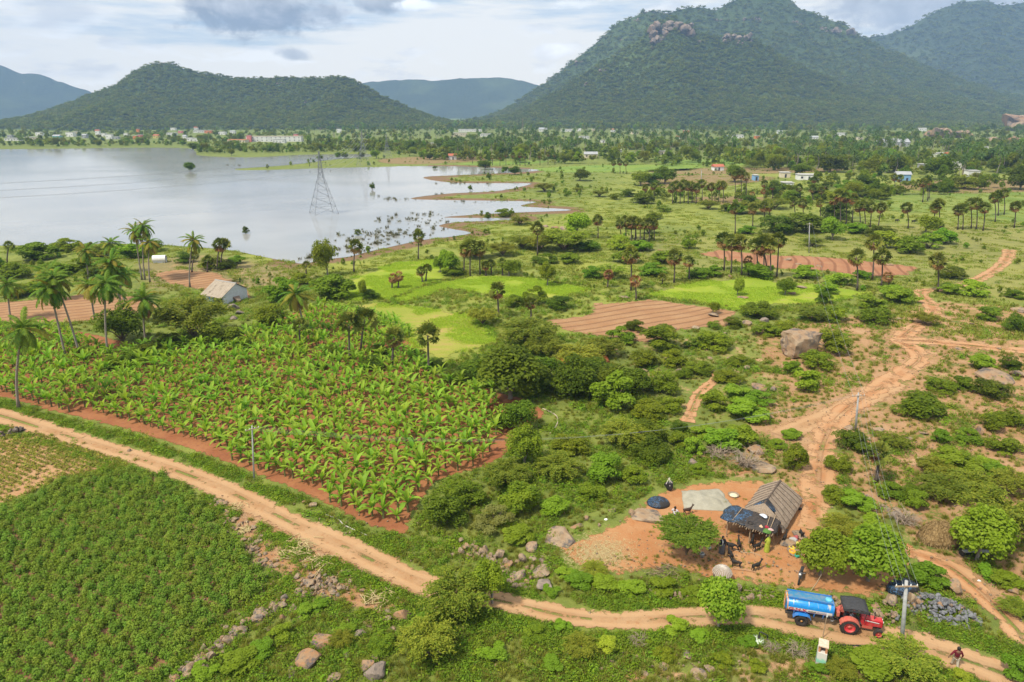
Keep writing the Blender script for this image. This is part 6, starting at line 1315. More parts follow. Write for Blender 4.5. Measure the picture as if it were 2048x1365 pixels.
# ---- goats
GM = {'k': simple('black_goat_hair', (.013, .012, .011), (.03, .026, .022), 5, .7), 'n': simple('brown_goat_hair', (.07, .04, .025), (.04, .025, .018), 4, .7)}
M_HORN = simple('horn', (.10, .085, .07), None, 5, .6)
def goat(px, py, heading, label, mat='k', head='up', s=1.):
    P = G(px, py); e = empty('goat', P, heading, label, 'goat', None, s); V = []; E = []; Rr = []
    def v(p, r, par=None): V.append(p); Rr.append(r); (E.append((par, len(V) - 1)) if par is not None else 0); return len(V) - 1
    ru = v((-.34, 0, .60), (.11, .12)); be = v((-.08, 0, .56), (.135, .15), ru); ch = v((.2, 0, .58), (.125, .16), be); wi = v((.34, 0, .62), .10, ch)
    nk = (.47, 0, .80) if head == 'up' else (.52, 0, .58); hp = (.55, 0, .96) if head == 'up' else (.64, 0, .42); mz = (.70, 0, .90) if head == 'up' else (.72, 0, .28)
    n_ = v(nk, .062, wi); h_ = v(hp, .058, n_); v(mz, .034, h_); t = v((-.45, 0, .68), .03, ru); v((-.50, 0, .76), .018, t)
    for sgn in (-1, 1):
        a = v((.24, sgn * .085, .42), .055, ch); k = v((.25, sgn * .09, .24), .028, a); f = v((.235, sgn * .09, .05), .02, k); v((.265, sgn * .09, .015), .024, f)
        a = v((-.31, sgn * .09, .44), .07, ru); st = v((-.26, sgn * .095, .36), .045, a); ho = v((-.37, sgn * .095, .22), .027, st); f = v((-.35, sgn * .095, .05), .02, ho); v((-.32, sgn * .095, .015), .024, f)
        er = v((hp[0] - .02, sgn * .07, hp[2] + .0), .015, h_); v((hp[0] - .04, sgn * .14, hp[2] - .07), .013, er)
    skin('body', V, E, Rr, GM[mat], e)
    for sgn in (-1, 1): MB().tube([(hp[0] - .01, sgn * .03, hp[2] + .04), (hp[0] - .05, sgn * .045, hp[2] + .12), (hp[0] - .12, sgn * .06, hp[2] + .15)], [.014, .01, .004], 5).build('horn', M_HORN, e)
    return e
goat(1374, 1030, R(18), 'brown goat with pale legs near the beige tarpaulin', 'n'); goat(1457, 1102, R(-25), 'black goat with its head down beside the dark-clothed person', 'k', 'down', 1.15); goat(1477, 1098, R(80), 'small black goat facing the hut shelter'); goat(1460, 1118, R(95), 'black goat seen from behind next to the short yellow log')
goat(1471, 1136, R(150), 'black goat facing left in the middle of the yard'); goat(1511, 1142, R(25), 'black goat facing right beside the long log'); goat(1513, 1102, R(30), 'black goat at the edge of the shelter shade'); goat(1503, 1092, R(60), 'black goat in the shadow under the hut shelter'); goat(1568, 1085, R(55), 'black goat climbing toward the heap of sacks'); goat(1602, 1076, R(-95), 'black goat behind the heap of sacks', s=.9)
# ---- tractor and tanker
pt, pr, pf = G(1601, 1252), G(1696, 1268), G(1750, 1278); hd = math.atan2(pf.y - pt.y, pf.x - pt.x); hx = Vector((math.cos(hd), math.sin(hd), 0)); hy = Vector((-hx.y, hx.x, 0))
def paint(name, c, rough=.42, dirt=.5):
    m, T, b = newmat(name); v = T.coord('Object'); n = T.noise(2.5, 7, .65, v); n2 = T.noise(9, 4, .6, v)
    T.put(b.inputs['Base Color'], T.mix(T.math('MULTIPLY', T.ramp(n, .40, .72), dirt), c, (.34, .24, .15))); T.put(b.inputs['Roughness'], T.ramp(n2, .3, .7, rough, rough + .25)); b.inputs['Specular IOR Level'].default_value = .5; return m
M_RED = paint('tractor_red', (.48, .018, .028)); M_REDP = paint('faded_red', (.52, .10, .07), .6, .4); M_TYRE = simple('tyre_rubber', (.018, .018, .018), (.05, .042, .035), 6, .85); M_IRON = simple('dark_iron', (.03, .03, .032), (.06, .055, .05), 5, .6); M_CANV = simple('black_canvas', (.035, .035, .037), (.055, .055, .058), 6, .9, .01)
def wheel(parent, c, r, w, rim_mat, lug=0, hub=None):
    wv = MB(); k = .62; prof = [(r * .60, -w / 2), (r * .86, -w / 2), (r * .97, -w * .38), (r, -w * .15), (r, w * .15), (r * .97, w * .38), (r * .86, w / 2), (r * .60, w / 2)]
    e = wv.lathe(prof + [prof[0]], 32, 'Y', c).build('wheel', M_TYRE, parent, True)
    b = MB()
    for i in range(lug):
        a = i * 2 * math.pi / lug
        for s in (-1, 1): b.box((c[0] + math.cos(a + s * .09) * r * 1.0, c[1] + s * w * .24, c[2] + math.sin(a + s * .09) * r * 1.0), (.05, w * .46, .055), (0, -a - math.pi / 2, s * .45))
    if lug: b.build('tread', M_TYRE, e)
    b = MB(); q = -1 if c[1] < 0 else 1
    b.lathe([(r * .62, w * .42 * q), (r * .60, w * .50 * q), (r * .55, w * .44 * q), (r * .5, w * .12 * q), (r * .2, w * .10 * q), (r * .18, w * .28 * q), (.001, w * .30 * q)], 28, 'Y', c); b.build('rim', rim_mat, e, True)
    if hub: MB().lathe([(r * .16, w * .2 * q), (r * .15, w * .40 * q), (.001, w * .42 * q)], 14, 'Y', c).build('hub', hub, e, True)
    return e
TO = pr + hy * .68; tr = empty('tractor', TO, hd, 'red tractor with a black canopy pulling the blue tanker', 'tractor')
# local frame: origin on the ground under the rear axle, x forward, -y the side facing the camera
for s in (-1, 1): wheel(tr, (0, s * .68, .61), .61, .34, M_RED, 20); wheel(tr, (1.93, s * .60, .35), .35, .19, M_RED)
b = MB(); b.add([(.78, -.27, .62), (2.2, -.25, .62), (2.2, .25, .62), (.78, .27, .62), (.78, -.30, 1.22), (2.2, -.24, 1.10), (2.2, .24, 1.10), (.78, .30, 1.22), (.78, -.2, 1.30), (2.17, -.17, 1.17), (2.17, .17, 1.17), (.78, .2, 1.30)],
               [(0, 1, 5, 4), (3, 7, 6, 2), (1, 2, 6, 5), (0, 4, 7, 3), (4, 5, 9, 8), (7, 11, 10, 6), (8, 9, 10, 11), (5, 6, 10, 9), (4, 8, 11, 7), (0, 3, 2, 1)]); hood = b.build('hood', M_RED, tr, bevel=.03)
MB().box((2.215, 0, .84), (.04, .4, .34)).build('grille', M_IRON, hood); MB().box((1.5, -.295, 1.02), (.9, .012, .05), (0, .08, 0)).build('side_stripe', W_, hood); MB().box((1.22, -.302, 1.06), (.16, .012, .07), (0, .5, 0)).build('bonnet_emblem', W_, hood)
for s in (-1, 1): MB().lathe([(.07, 0), (.075, .03), (.001, .045)], 12, 'X', (2.21, s * .15, 1.02)).build('headlight', W_, tr)
MB().box((1.1, 0, .62), (2.1, .34, .34)).build('chassis', M_IRON, tr, bevel=.02); MB().box((1.25, 0, .52), (.7, .5, .3)).build('engine', M_REDP, tr, bevel=.02); MB().box((1.93, 0, .42), (.14, 1.05, .12)).build('front_axle', M_IRON, tr); MB().tube([(0, -.6, .61), (0, .6, .61)], .12, 10).build('rear_axle', M_IRON, tr)
for s in (-1, 1):
    b = MB(); n = 9; Vv = []; Ff = []
    for i in range(n):
        a = R(25 + 135 * i / (n - 1)); x, z = math.cos(a) * .70, .61 + math.sin(a) * .70
        Vv += [(x, s * .42, z), (x, s * .86, z - .02), (x * .96, s * .86, z - .09)]
    for i in range(n - 1): k = i * 3; Ff += [(k, k + 1, k + 4, k + 3), (k + 1, k + 2, k + 5, k + 4)]
    Vv2 = Vv; b.add(Vv2, Ff); b.build('fender', M_REDP, tr)
    b = MB(); b.add([(.62, s * .42, .9), (-.62, s * .42, .9), (-.45, s * .42, 1.15), (0, s * .42, 1.31), (.45, s * .42, 1.15)], [(0, 1, 2, 3, 4)]); b.build('fender_side', M_REDP, tr)
MB().box((.45, 0, .78), (.7, .8, .06)).build('platform', M_IRON, tr); MB().box((.0, 0, 1.02), (.42, .46, .12)).build('seat', M_CANV, tr, bevel=.03); MB().box((-.22, 0, 1.22), (.10, .44, .36)).build('seat_back', M_CANV, tr, bevel=.03); MB().box((-.72, .1, 1.1), (.22, .6, .36)).build('tool_box', M_REDP, tr, bevel=.02)
b = MB(); b.lathe([(.19, -.015), (.205, 0), (.19, .015), (.175, 0), (.19, -.015)], 18, c=(0, 0, 0)); stw = b.build('steering_wheel', M_IRON, tr, True, loc=(.62, 0, 1.32), rot=(0, -.5, 0)); MB().tube([(.62, 0, 1.32), (.78, 0, 1.1)], .025, 6).build('steering_column', M_IRON, tr)
MB().tube([(1.62, -.16, 1.15), (1.62, -.16, 1.72), (1.58, -.16, 1.80)], .035, 8).build('exhaust', M_IRON, tr); MB().tube([(1.35, .1, 1.2), (1.35, .1, 1.5)], .05, 8).build('air_intake', M_IRON, tr)
b = MB(); NX, NY = 6, 6; cx0, cx1 = -.55, 1.05
for i in range(NX + 1):
    for j in range(NY + 1):
        x = cx0 + (cx1 - cx0) * i / NX; y = -.72 + 1.44 * j / NY; b.v.append((x, y, 2.06 + .10 * math.sin(math.pi * i / NX) + .06 * math.sin(math.pi * j / NY)))
for i in range(NX):
    for j in range(NY): k = i * (NY + 1) + j; b.f.append([k, k + NY + 1, k + NY + 2, k + 1])
cp = b.build('canopy', M_CANV, tr, True); so = cp.modifiers.new('thick', 'SOLIDIFY'); so.thickness = .05
b = MB()
for s in (-1, 1): b.box(((cx0 + cx1) / 2, s * .725, 1.98), (1.6, .02, .16))
b.box((cx0, 0, 1.98), (.02, 1.43, .16)); b.box((cx1, 0, 1.98), (.02, 1.43, .16)); b.build('canopy_valance', M_CANV, tr)
for x in (-.45, .95):
    for s in (-1, 1): MB().tube([(x, s * .42, .95), (x, s * .66, 2.04)], .022, 6).build('canopy_post', M_IRON, tr)
dp = person(TO + hx * .12 + Vector((0, 0, .46)), hd + R(90), 'driver in a pale shirt under the tractor canopy', cloth('driver_shirt', (.55, .55, .58)), cloth('driver_trousers', (.10, .10, .12)), 1.6, 'sit', arms=((-.16, -.42, 1.1), (.16, -.42, 1.1)))
# tanker trailer: origin on the ground under the axle
KO = pt + hy * .72; tk = empty('water_tanker', KO, hd, 'blue water tanker trailer behind the red tractor', 'tanker trailer')
m, T, bs = newmat('tanker_blue'); v = T.coord('Object'); n = T.noise(1.2, 6, .6, T.coord('Object', (4., 1, .7))); n2 = T.noise(6, 6, .7, v)
c = T.mix(T.ramp(n2, .35, .75), (.012, .20, .55), (.02, .28, .64)); sp_ = T.n('ShaderNodeSeparateXYZ'); T.t.links.new(v, sp_.inputs[0])
hi = T.ramp(T.math('ADD', sp_.outputs['Z'], T.math('MULTIPLY_ADD', n, 1.6, -.8)), 1.75, 1.95); c = T.mix(T.math('MULTIPLY', hi, T.ramp(n, .52, .60)), c, (.42, .44, .42)); T.put(bs.inputs['Base Color'], c); bs.inputs['Roughness'].default_value = .35; bs.inputs['Specular IOR Level'].default_value = .5; M_TANK = m
M_TBLUE = paint('chassis_blue', (.012, .17, .50), .4, .3); M_ORG = paint('orange_trim', (.62, .27, .05), .5, .3); M_TOPB = paint('walkway_blue', (.03, .17, .30), .5, .45)
x0, x1, wy, z0, z1 = -1.05, 2.0, .68, .92, 1.98
prof = []
for i in range(28):
    a = 2 * math.pi * i / 28; ca, sa = math.cos(a), math.sin(a); prof.append((wy * math.copysign(abs(ca) ** .72, ca), (z0 + z1) / 2 + (z1 - z0) / 2 * math.copysign(abs(sa) ** .8, sa)))
b = MB(); xs = [x0 - .07, x0, x0 + .02, x1 - .02, x1, x1 + .07]; sc_ = [.86, .98, 1, 1, .98, .86]
for x, s in zip(xs, sc_):
    for y, z in prof: b.v.append((x, y * s, (z0 + z1) / 2 + (z - (z0 + z1) / 2) * s))
for i in range(5):
    for k in range(28): b.f.append([i * 28 + k, i * 28 + (k + 1) % 28, (i + 1) * 28 + (k + 1) % 28, (i + 1) * 28 + k])
b.f += [list(range(28)), list(range(5 * 28, 6 * 28))[::-1]]; tank = b.build('tank', M_TANK, tk, True)
def ring(x, w, g, mat, name):
    b = MB()
    for xx in (x, x + w):
        for y, z in prof: b.v.append((xx, y * g, (z0 + z1) / 2 + (z - (z0 + z1) / 2) * g))
    for k in range(28): b.f.append([k, (k + 1) % 28, 28 + (k + 1) % 28, 28 + k])
    return b.build(name, mat, tk, True)
ring(x0 - .03, .07, 1.035, M_ORG, 'rear_band'); ring(x1 - .05, .05, 1.02, M_TBLUE, 'front_band')
MB().box((.47, 0, z1 + .02), (2.98, .80, .05)).build('walkway', M_TOPB, tk); 
for s in (-1, 1): MB().box((.47, s * .42, z1 + .06), (3.0, .03, .14)).build('walkway_rail', M_TBLUE, tk)
MB().lathe([(.23, 0), (.23, .08), (.21, .12), (.001, .14)], 18, c=(1.72, .0, z1 + .04)).build('hatch', paint('hatch_blue', (.10, .42, .62), .35, .15), tk, True)
# white band with the painted lettering on the side that faces the camera
def side_pt(z): 
    k = min(range(28), key=lambda i: abs(prof[i][1] - z) + (0 if prof[i][0] < 0 else 9)); return prof[k][0]
def side_y(z):
    q = sorted([(p[1], p[0]) for p in prof if p[0] < 0]); return float(np.interp(z, [a for a, _ in q], [b_ for _, b_ in q]))
def sidestrip(xa, xb, za, zb, off, mat, name, par):
    b = MB(); n = 6
    for i in range(n + 1):
        z = za + (zb - za) * i / n; b.v += [(xa, side_y(z) - off, z), (xb, side_y(z) - off, z)]
    for i in range(n): b.f.append([2 * i, 2 * i + 1, 2 * i + 3, 2 * i + 2])
    return b.build(name, mat, par)
sidestrip(x0 + .05, x1 - .06, 1.20, 1.45, .006, paint('band_white', (.66, .62, .58), .5, .35), 'white_band', tank)
sidestrip(x0 + .05, x1 - .06, 1.165, 1.20, .007, paint('band_red', (.45, .03, .04), .5, .35), 'red_line', tank)
def lettering(txt, x, z, size, mat, par, bold=.012, sx=1.):
    c = bpy.data.curves.new('lettering', 'FONT'); c.body = txt; c.size = size; c.offset = bold; c.extrude = .002; t = bpy.data.objects.new('lettering', c); COL.objects.link(t)
    dg = bpy.context.evaluated_depsgraph_get(); me = bpy.data.meshes.new_from_object(t.evaluated_get(dg)); bpy.data.objects.remove(t); me.materials.clear(); me.materials.append(mat)
    for q in me.vertices: X, Z = x + q.co.x * sx, z + q.co.y; q.co = (X, side_y(Z) - .012 - q.co.z, Z)
    return link('lettering', me, par)
M_RLET = paint('letter_red', (.52, .02, .03), .5, .1); M_DLET = paint('letter_dark', (.05, .05, .07), .5, .1)
lettering('G.N.K', x0 + .10, 1.225, .29, M_RLET, tank, .014, 1.6); lettering('water', x0 + 1.40, 1.26, .19, M_DLET, tank, .004, 1.2)
for i in range(2): sidestrip(x0 + 2.0, x1 - .35, 1.27 + .07 * i, 1.30 + .07 * i, .010, paint('script_blue', (.25, .22, .45), .5, .3), 'painted_line', tank)
for x in (-.55, .2, .8, 1.4): MB().box((x, -wy + .12, .97), (.05, .10, .34), (.25, 0, 0)).build('tank_bracket', M_TBLUE, tk)
MB().box((.35, 0, .80), (2.9, .75, .16)).build('chassis', M_IRON, tk, bevel=.01); MB().box((-.85, 0, .82), (.5, 1.1, .2)).build('rear_box', M_IRON, tk, bevel=.01); MB().tube([(0, -.68, .46), (0, .68, .46)], .07, 8).build('axle', M_IRON, tk)
for s in (-1, 1):
    wheel(tk, (0, s * .72, .46), .46, .26, M_TYRE, 0, paint('hub_orange', (.45, .22, .05), .6, .3)); b = MB(); Vv = [(-.62, .74), (-.48, .92), (-.3, 1.0), (.35, 1.0), (.52, .9), (.6, .72)]
    for i, (x, z) in enumerate(Vv): b.v += [(x, s * .52, z), (x, s * .88, z)]
    for i in range(5): b.f.append([2 * i, 2 * i + 1, 2 * i + 3, 2 * i + 2])
    f = b.build('fender', M_TBLUE, tk); so = f.modifiers.new('t', 'SOLIDIFY'); so.thickness = .03
LT = (pr - pt).length
MB().tube([(1.7, .3, .74), (LT - .65, 0, .50)], .05, 6).build('drawbar', M_IRON, tk); MB().tube([(1.7, -.3, .74), (LT - .65, 0, .50)], .05, 6).build('drawbar', M_IRON, tk); MB().lathe([(.12, -.05), (.14, 0), (.12, .05), (.10, 0), (.12, -.05)], 14, 'Y', (2.05, -.35, .70)).build('outlet_valve', M_GALV, tk)
MB().tube([(x1 + .1, -.2, .95), (x1 + .12, -.2, 1.9), (x1 + .02, -.2, 2.08)], .03, 8).build('filler_pipe', M_GALV, tk)
b = MB()
for s in (-.2, .2): b.tube([(x0 - .12, s, .85), (x0 - .12, s, 2.08), (x0 + .08, s, 2.1)], .018, 6)
for i in range(5): b.tube([(x0 - .12, -.2, 1. + .22 * i), (x0 - .12, .2, 1. + .22 * i)], .015, 5)
b.build('ladder', M_ORG, tk)
# ---- hut
def thatch(name, c1, c2, along=(1, 1, .15)):
    m, T, b = newmat(name); n = T.noise(7, 8, .7, T.coord('Object', along)); n2 = T.noise(1.1, 5, .6, T.coord('Object')); c = T.mix(T.ramp(n, .3, .7), c1, c2); c = T.mix(T.ramp(n2, .5, .8), c, tuple(x * .62 for x in c1)); T.put(b.inputs['Base Color'], c); T.put(b.inputs['Normal'], T.bump(n, .9, .06)); b.inputs['Roughness'].default_value = 1; return m
M_THATCH = thatch('palm_thatch', (.22, .165, .12), (.37, .29, .215), (.6, 6, .6)); M_STICK = simple('thatch_batten', (.09, .065, .05), (.14, .105, .08), 5, .95)
m, T, bs = newmat('speckled_tarpaulin'); vo = T.n('ShaderNodeTexVoronoi'); vo.inputs['Scale'].default_value = 9; T.t.links.new(T.coord('Object'), vo.inputs['Vector']); n = T.noise(8, 8, .8, T.coord('Object')); c = T.mix(T.ramp(n, .5, .58), (.018, .022, .028), (.05, .13, .26)); c = T.mix(T.ramp(T.noise(17, 5, .7, T.coord('Object')), .60, .66), c, (.30, .36, .42)); c = T.mix(T.ramp(T.noise(.9, 3, .5, T.coord('Object')), .45, .6), c, T.mix(T.ramp(n, .55, .65), (.03, .026, .024), (.10, .08, .065))); T.put(bs.inputs['Base Color'], c); bs.inputs['Roughness'].default_value = .45; T.put(bs.inputs['Normal'], T.bump(T.noise(2.5, 6, .6, T.coord('Object')), .8, .08)); M_TARP = m
rn, rf = G(1566, 1076), G(1602, 1016); ax = (rf - rn); LH = ax.length; ax.normalize(); sd = Vector((-ax.y, ax.x, 0)); hw_ = 1.95; HO = rn + sd * hw_; hz = math.atan2(ax.y, ax.x)
hut = empty('thatched_hut', HO, hz, 'thatched hut with a tarpaulin-covered front shelter in the farmyard', 'hut')
# local: x along the ridge away from the camera, y to the left, right eave at y=-hw_
RZ, EZ = 2.6, .8; rx0, rx1 = .25, LH - .95
def slope_pt(u, t, s):
    """u along, t 0 ridge..1 eave, s side"""
    xr = rx0 + (rx1 - rx0) * u; xe = -.25 + (LH + .35) * u; sag = .07 * math.sin(math.pi * t); return (xr + (xe - xr) * t, s * (.02 + (hw_ + .02) * t), RZ + (EZ - RZ) * t + sag)
for s in (-1, 1):
    b = MB(); nu, ntt = 26, 12; r_ = RS(60 + s)
    for i in range(nu + 1):
        for j in range(ntt + 1):
            p = slope_pt(i / nu, j / ntt, s); b.v.append((p[0] + r_.randn() * .02, p[1] + r_.randn() * .012, p[2] + r_.randn() * .022 - (.22 * r_.rand() if j == ntt else 0)))
    for i in range(nu):
        for j in range(ntt): k = i * (ntt + 1) + j; q = [k, k + 1, k + ntt + 2, k + ntt + 1]; b.f.append(q if s < 0 else q[::-1])
    rf_ = b.build('roof', M_THATCH, hut); so = rf_.modifiers.new('t', 'SOLIDIFY'); so.thickness = .13; so.offset = -1
    for i in range(8):
        u = .06 + .88 * i / 7; MB().tube([tuple(Vector(slope_pt(u, t, s)) + Vector((0, s * .02, .035))) for t in np.linspace(.02, .98, 7)], .02, 5).build('batten', M_STICK, rf_)
for x, nm in ((0, 'far'),):
    b = MB(); n = 10; r_ = RS(66)
    for j in range(n + 1):
        t = j / n; 
        for i in range(n + 1):
            w = i / n * 2 - 1; y = w * (.02 + (hw_ + .02) * t); xx = rx1 + (LH + .1 - rx1) * t; b.v.append((xx + r_.randn() * .01, y, RZ + (EZ - RZ) * t + .05 * math.sin(math.pi * t) + r_.randn() * .02))
    for j in range(n):
        for i in range(n): k = j * (n + 1) + i; b.f.append([k, k + 1, k + n + 2, k + n + 1])
    e_ = b.build('roof_end', M_THATCH, hut); so = e_.modifiers.new('t', 'SOLIDIFY'); so.thickness = .12
    b = MB()
    for j in range(n + 1):
        t = j / n
        for i in range(n + 1):
            w = i / n * 2 - 1; y = w * (.02 + (hw_ + .02) * t) * (.98); xx = rx0 - (.6) * t; b.v.append((xx + r_.randn() * .01, y, RZ + (1.45 - RZ) * t + .05 * math.sin(math.pi * t)))
    for j in range(n):
        for i in range(n): k = j * (n + 1) + i; b.f.append([k, k + n + 1, k + n + 2, k + 1])
    ft = b.build('gable_thatch', M_THATCH, hut); so = ft.modifiers.new('t', 'SOLIDIFY'); so.thickness = .1
MB().tube([(rx0 - .1, 0, RZ + .04), ((rx0 + rx1) / 2, 0, RZ - .01), (rx1 + .1, 0, RZ + .05)], [.09, .07, .09], 7).build('ridge_bundle', M_STICK, hut)
b = MB(); b.box((LH / 2, -hw_ + .28, .5), (LH - .5, .12, 1.1)); b.box((LH / 2, hw_ - .28, .5), (LH - .5, .12, 1.1)); b.box((LH - .3, 0, .5), (.12, 2 * hw_ - .6, 1.1)); b.box((.15, 0, .65), (.12, 2 * hw_ - .6, 1.4)); b.build('mud_wall', simple('mud_wall', (.30, .16, .08), (.24, .13, .07), 3, .95), hut)
MB().box((.07, .5, .62), (.06, .7, 1.15)).build('doorway', M_BLACK, hut)
def tarp_patch(cx, cy, w, d, zf, seed, name, mat, par, n=14, edge=.05):
    b = MB(); r_ = RS(seed)
    for i in range(n + 1):
        for j in range(n + 1):
            u, v_ = i / n * 2 - 1, j / n * 2 - 1; q = 1 - .18 * v_ ** 4 + .07 * math.sin(v_ * 5 + seed), 1 - .18 * u ** 4 + .07 * math.sin(u * 4 + seed * 2); x = cx + u * q[0] * w / 2; y = cy + v_ * q[1] * d / 2; b.v.append((x, y, zf(x, y) - .16 * max(abs(u), abs(v_)) ** 8 + (fbm(np.array([x * 2.2 + seed]), np.array([y * 2.2]), seed, 3)[0] - .5) * .12))
    for i in range(n):
        for j in range(n): k = i * (n + 1) + j; b.f.append([k, k + n + 1, k + n + 2, k + 1])
    o = b.build(name, mat, par, True); so = o.modifiers.new('t', 'SOLIDIFY'); so.thickness = .02; so.offset = 1; return o
def roofz(x, y): t = abs(y) / (hw_ + .02); f = (rx0 - x) / .6; return max(RZ + (EZ - RZ) * t, 0) + .12 if f < 0 else RZ + (1.45 - RZ) * max(t, min(f, 1)) + .16
tarp_patch(.55, .0, 1.15, 1.9, lambda x, y: roofz(x, y), 3, 'roof_tarpaulin', M_TARP, hut)
# front shelter: flat brush roof on posts, black and blue sheets on top
shx0, shx1, shy0, shy1, shz = -2.75, -.1, -1.6, 2.3, 1.6
b = MB()
for i in range(22): y = shy0 + (shy1 - shy0) * i / 21; b.tube([(shx0 - .15 * (i % 3), y, shz - .05), (shx1, y + .05, shz + .1)], .03, 5)
b.build('roof_poles', M_WOOD, hut)
for x in (shx0 + .2, -1.4, shx1):
    for y in (shy0 + .15, .2, shy1 - .15): MB().tube([(x, y, -.1), (x + .03, y, shz)], .05, 6).build('post', M_WOOD, hut)
shf = lambda x, y: shz + .10 + .10 * (x - shx0) / 2.6
tarp_patch(-1.35, -.3, 2.8, 2.9, shf, 5, 'black_sheet', simple('black_sheet', (.028, .026, .026), (.07, .055, .045), 5, .7, .03), hut)
tarp_patch(-1.45, 1.75, 2.6, 2.5, lambda x, y: shf(x, y) + .05 - .35 * max(0, y - 2.2) ** 1.4, 6, 'blue_sheet', M_TARP, hut)
MB().tube([(-2.6, 1.75, shz + .12), (-.5, 1.6, shz + .34)], .03, 5).build('weight_stick', M_WOOD, hut); MB().tube([(-2.1, -.95, shz + .22), (-.4, -.75, shz + .45)], .025, 5).build('weight_stick', M_WOOD, hut); MB().tube([(-1.9, -1.25, shz + .2), (-.2, -1.15, shz + .5)], .03, 5).build('weight_stick', M_WOOD, hut); MB().tube([(.3, .35, 2.5), (-.5, -.35, 1.95)], .02, 5).build('weight_stick', M_WOOD, hut); MB().tube([(.45, .25, 2.6), (-.4, -.5, 2.0)], .02, 5).build('weight_stick', M_WOOD, hut)
hm = lambda x, y, z: HO + ax * x + sd * y + Vector((0, 0, z))
tag(MB().lathe([(.20, -.03), (.235, 0), (.20, .03), (.17, 0), (.20, -.03)], 18, c=hm(-2.25, .35, shz + .22)).build('bicycle_tyre', M_TYRE, None, True), 'old bicycle tyre lying on the black sheet of the hut shelter', 'tyre')
def bundle(P, s, mat, name, label, cat, flat=.6, seed=0):
    m = rock_mesh(1300 + seed, mat, 4, name); o = link(name, m, None, P, (0, 0, seed), (s, s * .8, s * flat)); return tag(o, label, cat)
bundle(hm(-2.1, -1.0, shz + .12), .42, cloth('red_cloth', (.38, .03, .05)), 'cloth_bundle', 'red cloth bundle on the front edge of the hut shelter', 'cloth', .6, 1); bundle(hm(-2.2, -.55, shz + .12), .34, cloth('peach_cloth', (.62, .42, .26)), 'cloth_bundle', 'peach cloth on the shelter left of the red bundle', 'cloth', .6, 2); bundle(hm(-2.25, -1.35, shz + .1), .5, cloth('pink_cloth', (.55, .36, .33)), 'cloth_bundle', 'pink cloth on the shelter right of the red bundle', 'cloth', .4, 3)
bundle(hm(-2.5, -1.15, shz + .06), .85, simple('cut_leaves', (.06, .15, .03), (.10, .2, .04), 9, .8, .05), 'leaf_bundle', 'bundle of cut green leaves hanging over the shelter edge', 'leaves', .25, 4); bundle(hm(-.75, -.3, shz + .26), .7, cloth('white_sack', (.62, .66, .74)), 'plastic_sack', 'white and blue plastic sack between the hut roof and the shelter', 'sack', .3, 5)
# ---- yard things
def heap(name, px, py, wpx, dpx, H, mat, label, cat, seed, flat=0., n=22, rough=.10, corner=False):
    k = mpp(px, py); a = wpx * k / 2; al = math.atan2(CAM_H, G(px, py).y); d_ = dpx * k / math.sin(al) / 2; b = MB(); P = G(px, py)
    for i in range(n + 1):
        for j in range(n + 1):
            u, v_ = i / n * 2 - 1, j / n * 2 - 1
            if corner: x, y = u * a * (1 - .12 * v_), v_ * d_ * (1 + .1 * u); q = max(abs(u), abs(v_))
            else: x, y = u * math.sqrt(1 - .5 * v_ * v_) * a, v_ * math.sqrt(1 - .5 * u * u) * d_; q = math.hypot(x / a, y / d_)
            f = fbm(np.array([x * 1.6 + seed * 3.3]), np.array([y * 1.6]), seed, 4)[0] - .5; z = H * max(0, 1 - q ** 2.2) ** (.6 if not corner else 1.) + f * rough * (1.2 - q) + .05
            b.v.append((x * (1 + f * .12), y * (1 + f * .12), z))
    for i in range(n):
        for j in range(n): k_ = i * (n + 1) + j; b.f.append([k_, k_ + n + 1, k_ + n + 2, k_ + 1])
    o = b.build(name, mat, None, True, loc=P); so = o.modifiers.new('t', 'SOLIDIFY'); so.thickness = .04; so.offset = -1
    return tag(o, label, cat)
heap('covered_heap', 1317, 1008, 47, 22, .55, M_TARP, 'round heap covered with speckled blue-black tarpaulin beside the seated person', 'covered heap', 1); heap('tarpaulin', 1411, 1001, 92, 40, .28, simple('beige_canvas', (.34, .315, .245), (.27, .25, .19), 1.5, .9, .05), 'beige canvas tarpaulin spread on the yard left of the hut', 'tarpaulin', 2, corner=True, rough=.5, n=34); heap('covered_heap', 1805, 1182, 66, 28, .95, M_TARP, 'dark domed heap under blue-black sheet behind the utility pole', 'covered heap', 3, rough=.2)
M_HAY = thatch('hay', (.20, .13, .055), (.32, .22, .10), (3, 3, 3)); HS = heap('haystack', 1880, 1082, 84, 34, 1.6, M_HAY, 'rounded brown haystack beside the bright green tree at right', 'haystack', 4, rough=.45, n=26)
L_HAY = leafmat('straw', (.22, .145, .06), (.42, .30, .14), None, .05, .1, .9)
me = HS.data; co = np.array([v.co for v in me.vertices]); no = np.array([v.normal for v in me.vertices]); r_ = RS(90); k = r_.randint(0, len(co), 3600); no[no[:, 2] < 0] *= -1
dn = np.array([0, 0, -1.]) + r_.randn(3600, 3) * .35; link('straw', leafmesh('straw', co[k] + r_.randn(3600, 3) * .05, no[k] + r_.randn(3600, 3) * .35, .16 + .12 * r_.rand(3600), L_HAY, r_, .12, .1, dn), HS)['kind'] = 'stuff'
M_BASK = thatch('bamboo_weave', (.20, .145, .10), (.34, .27, .19), (1, 1, 8))
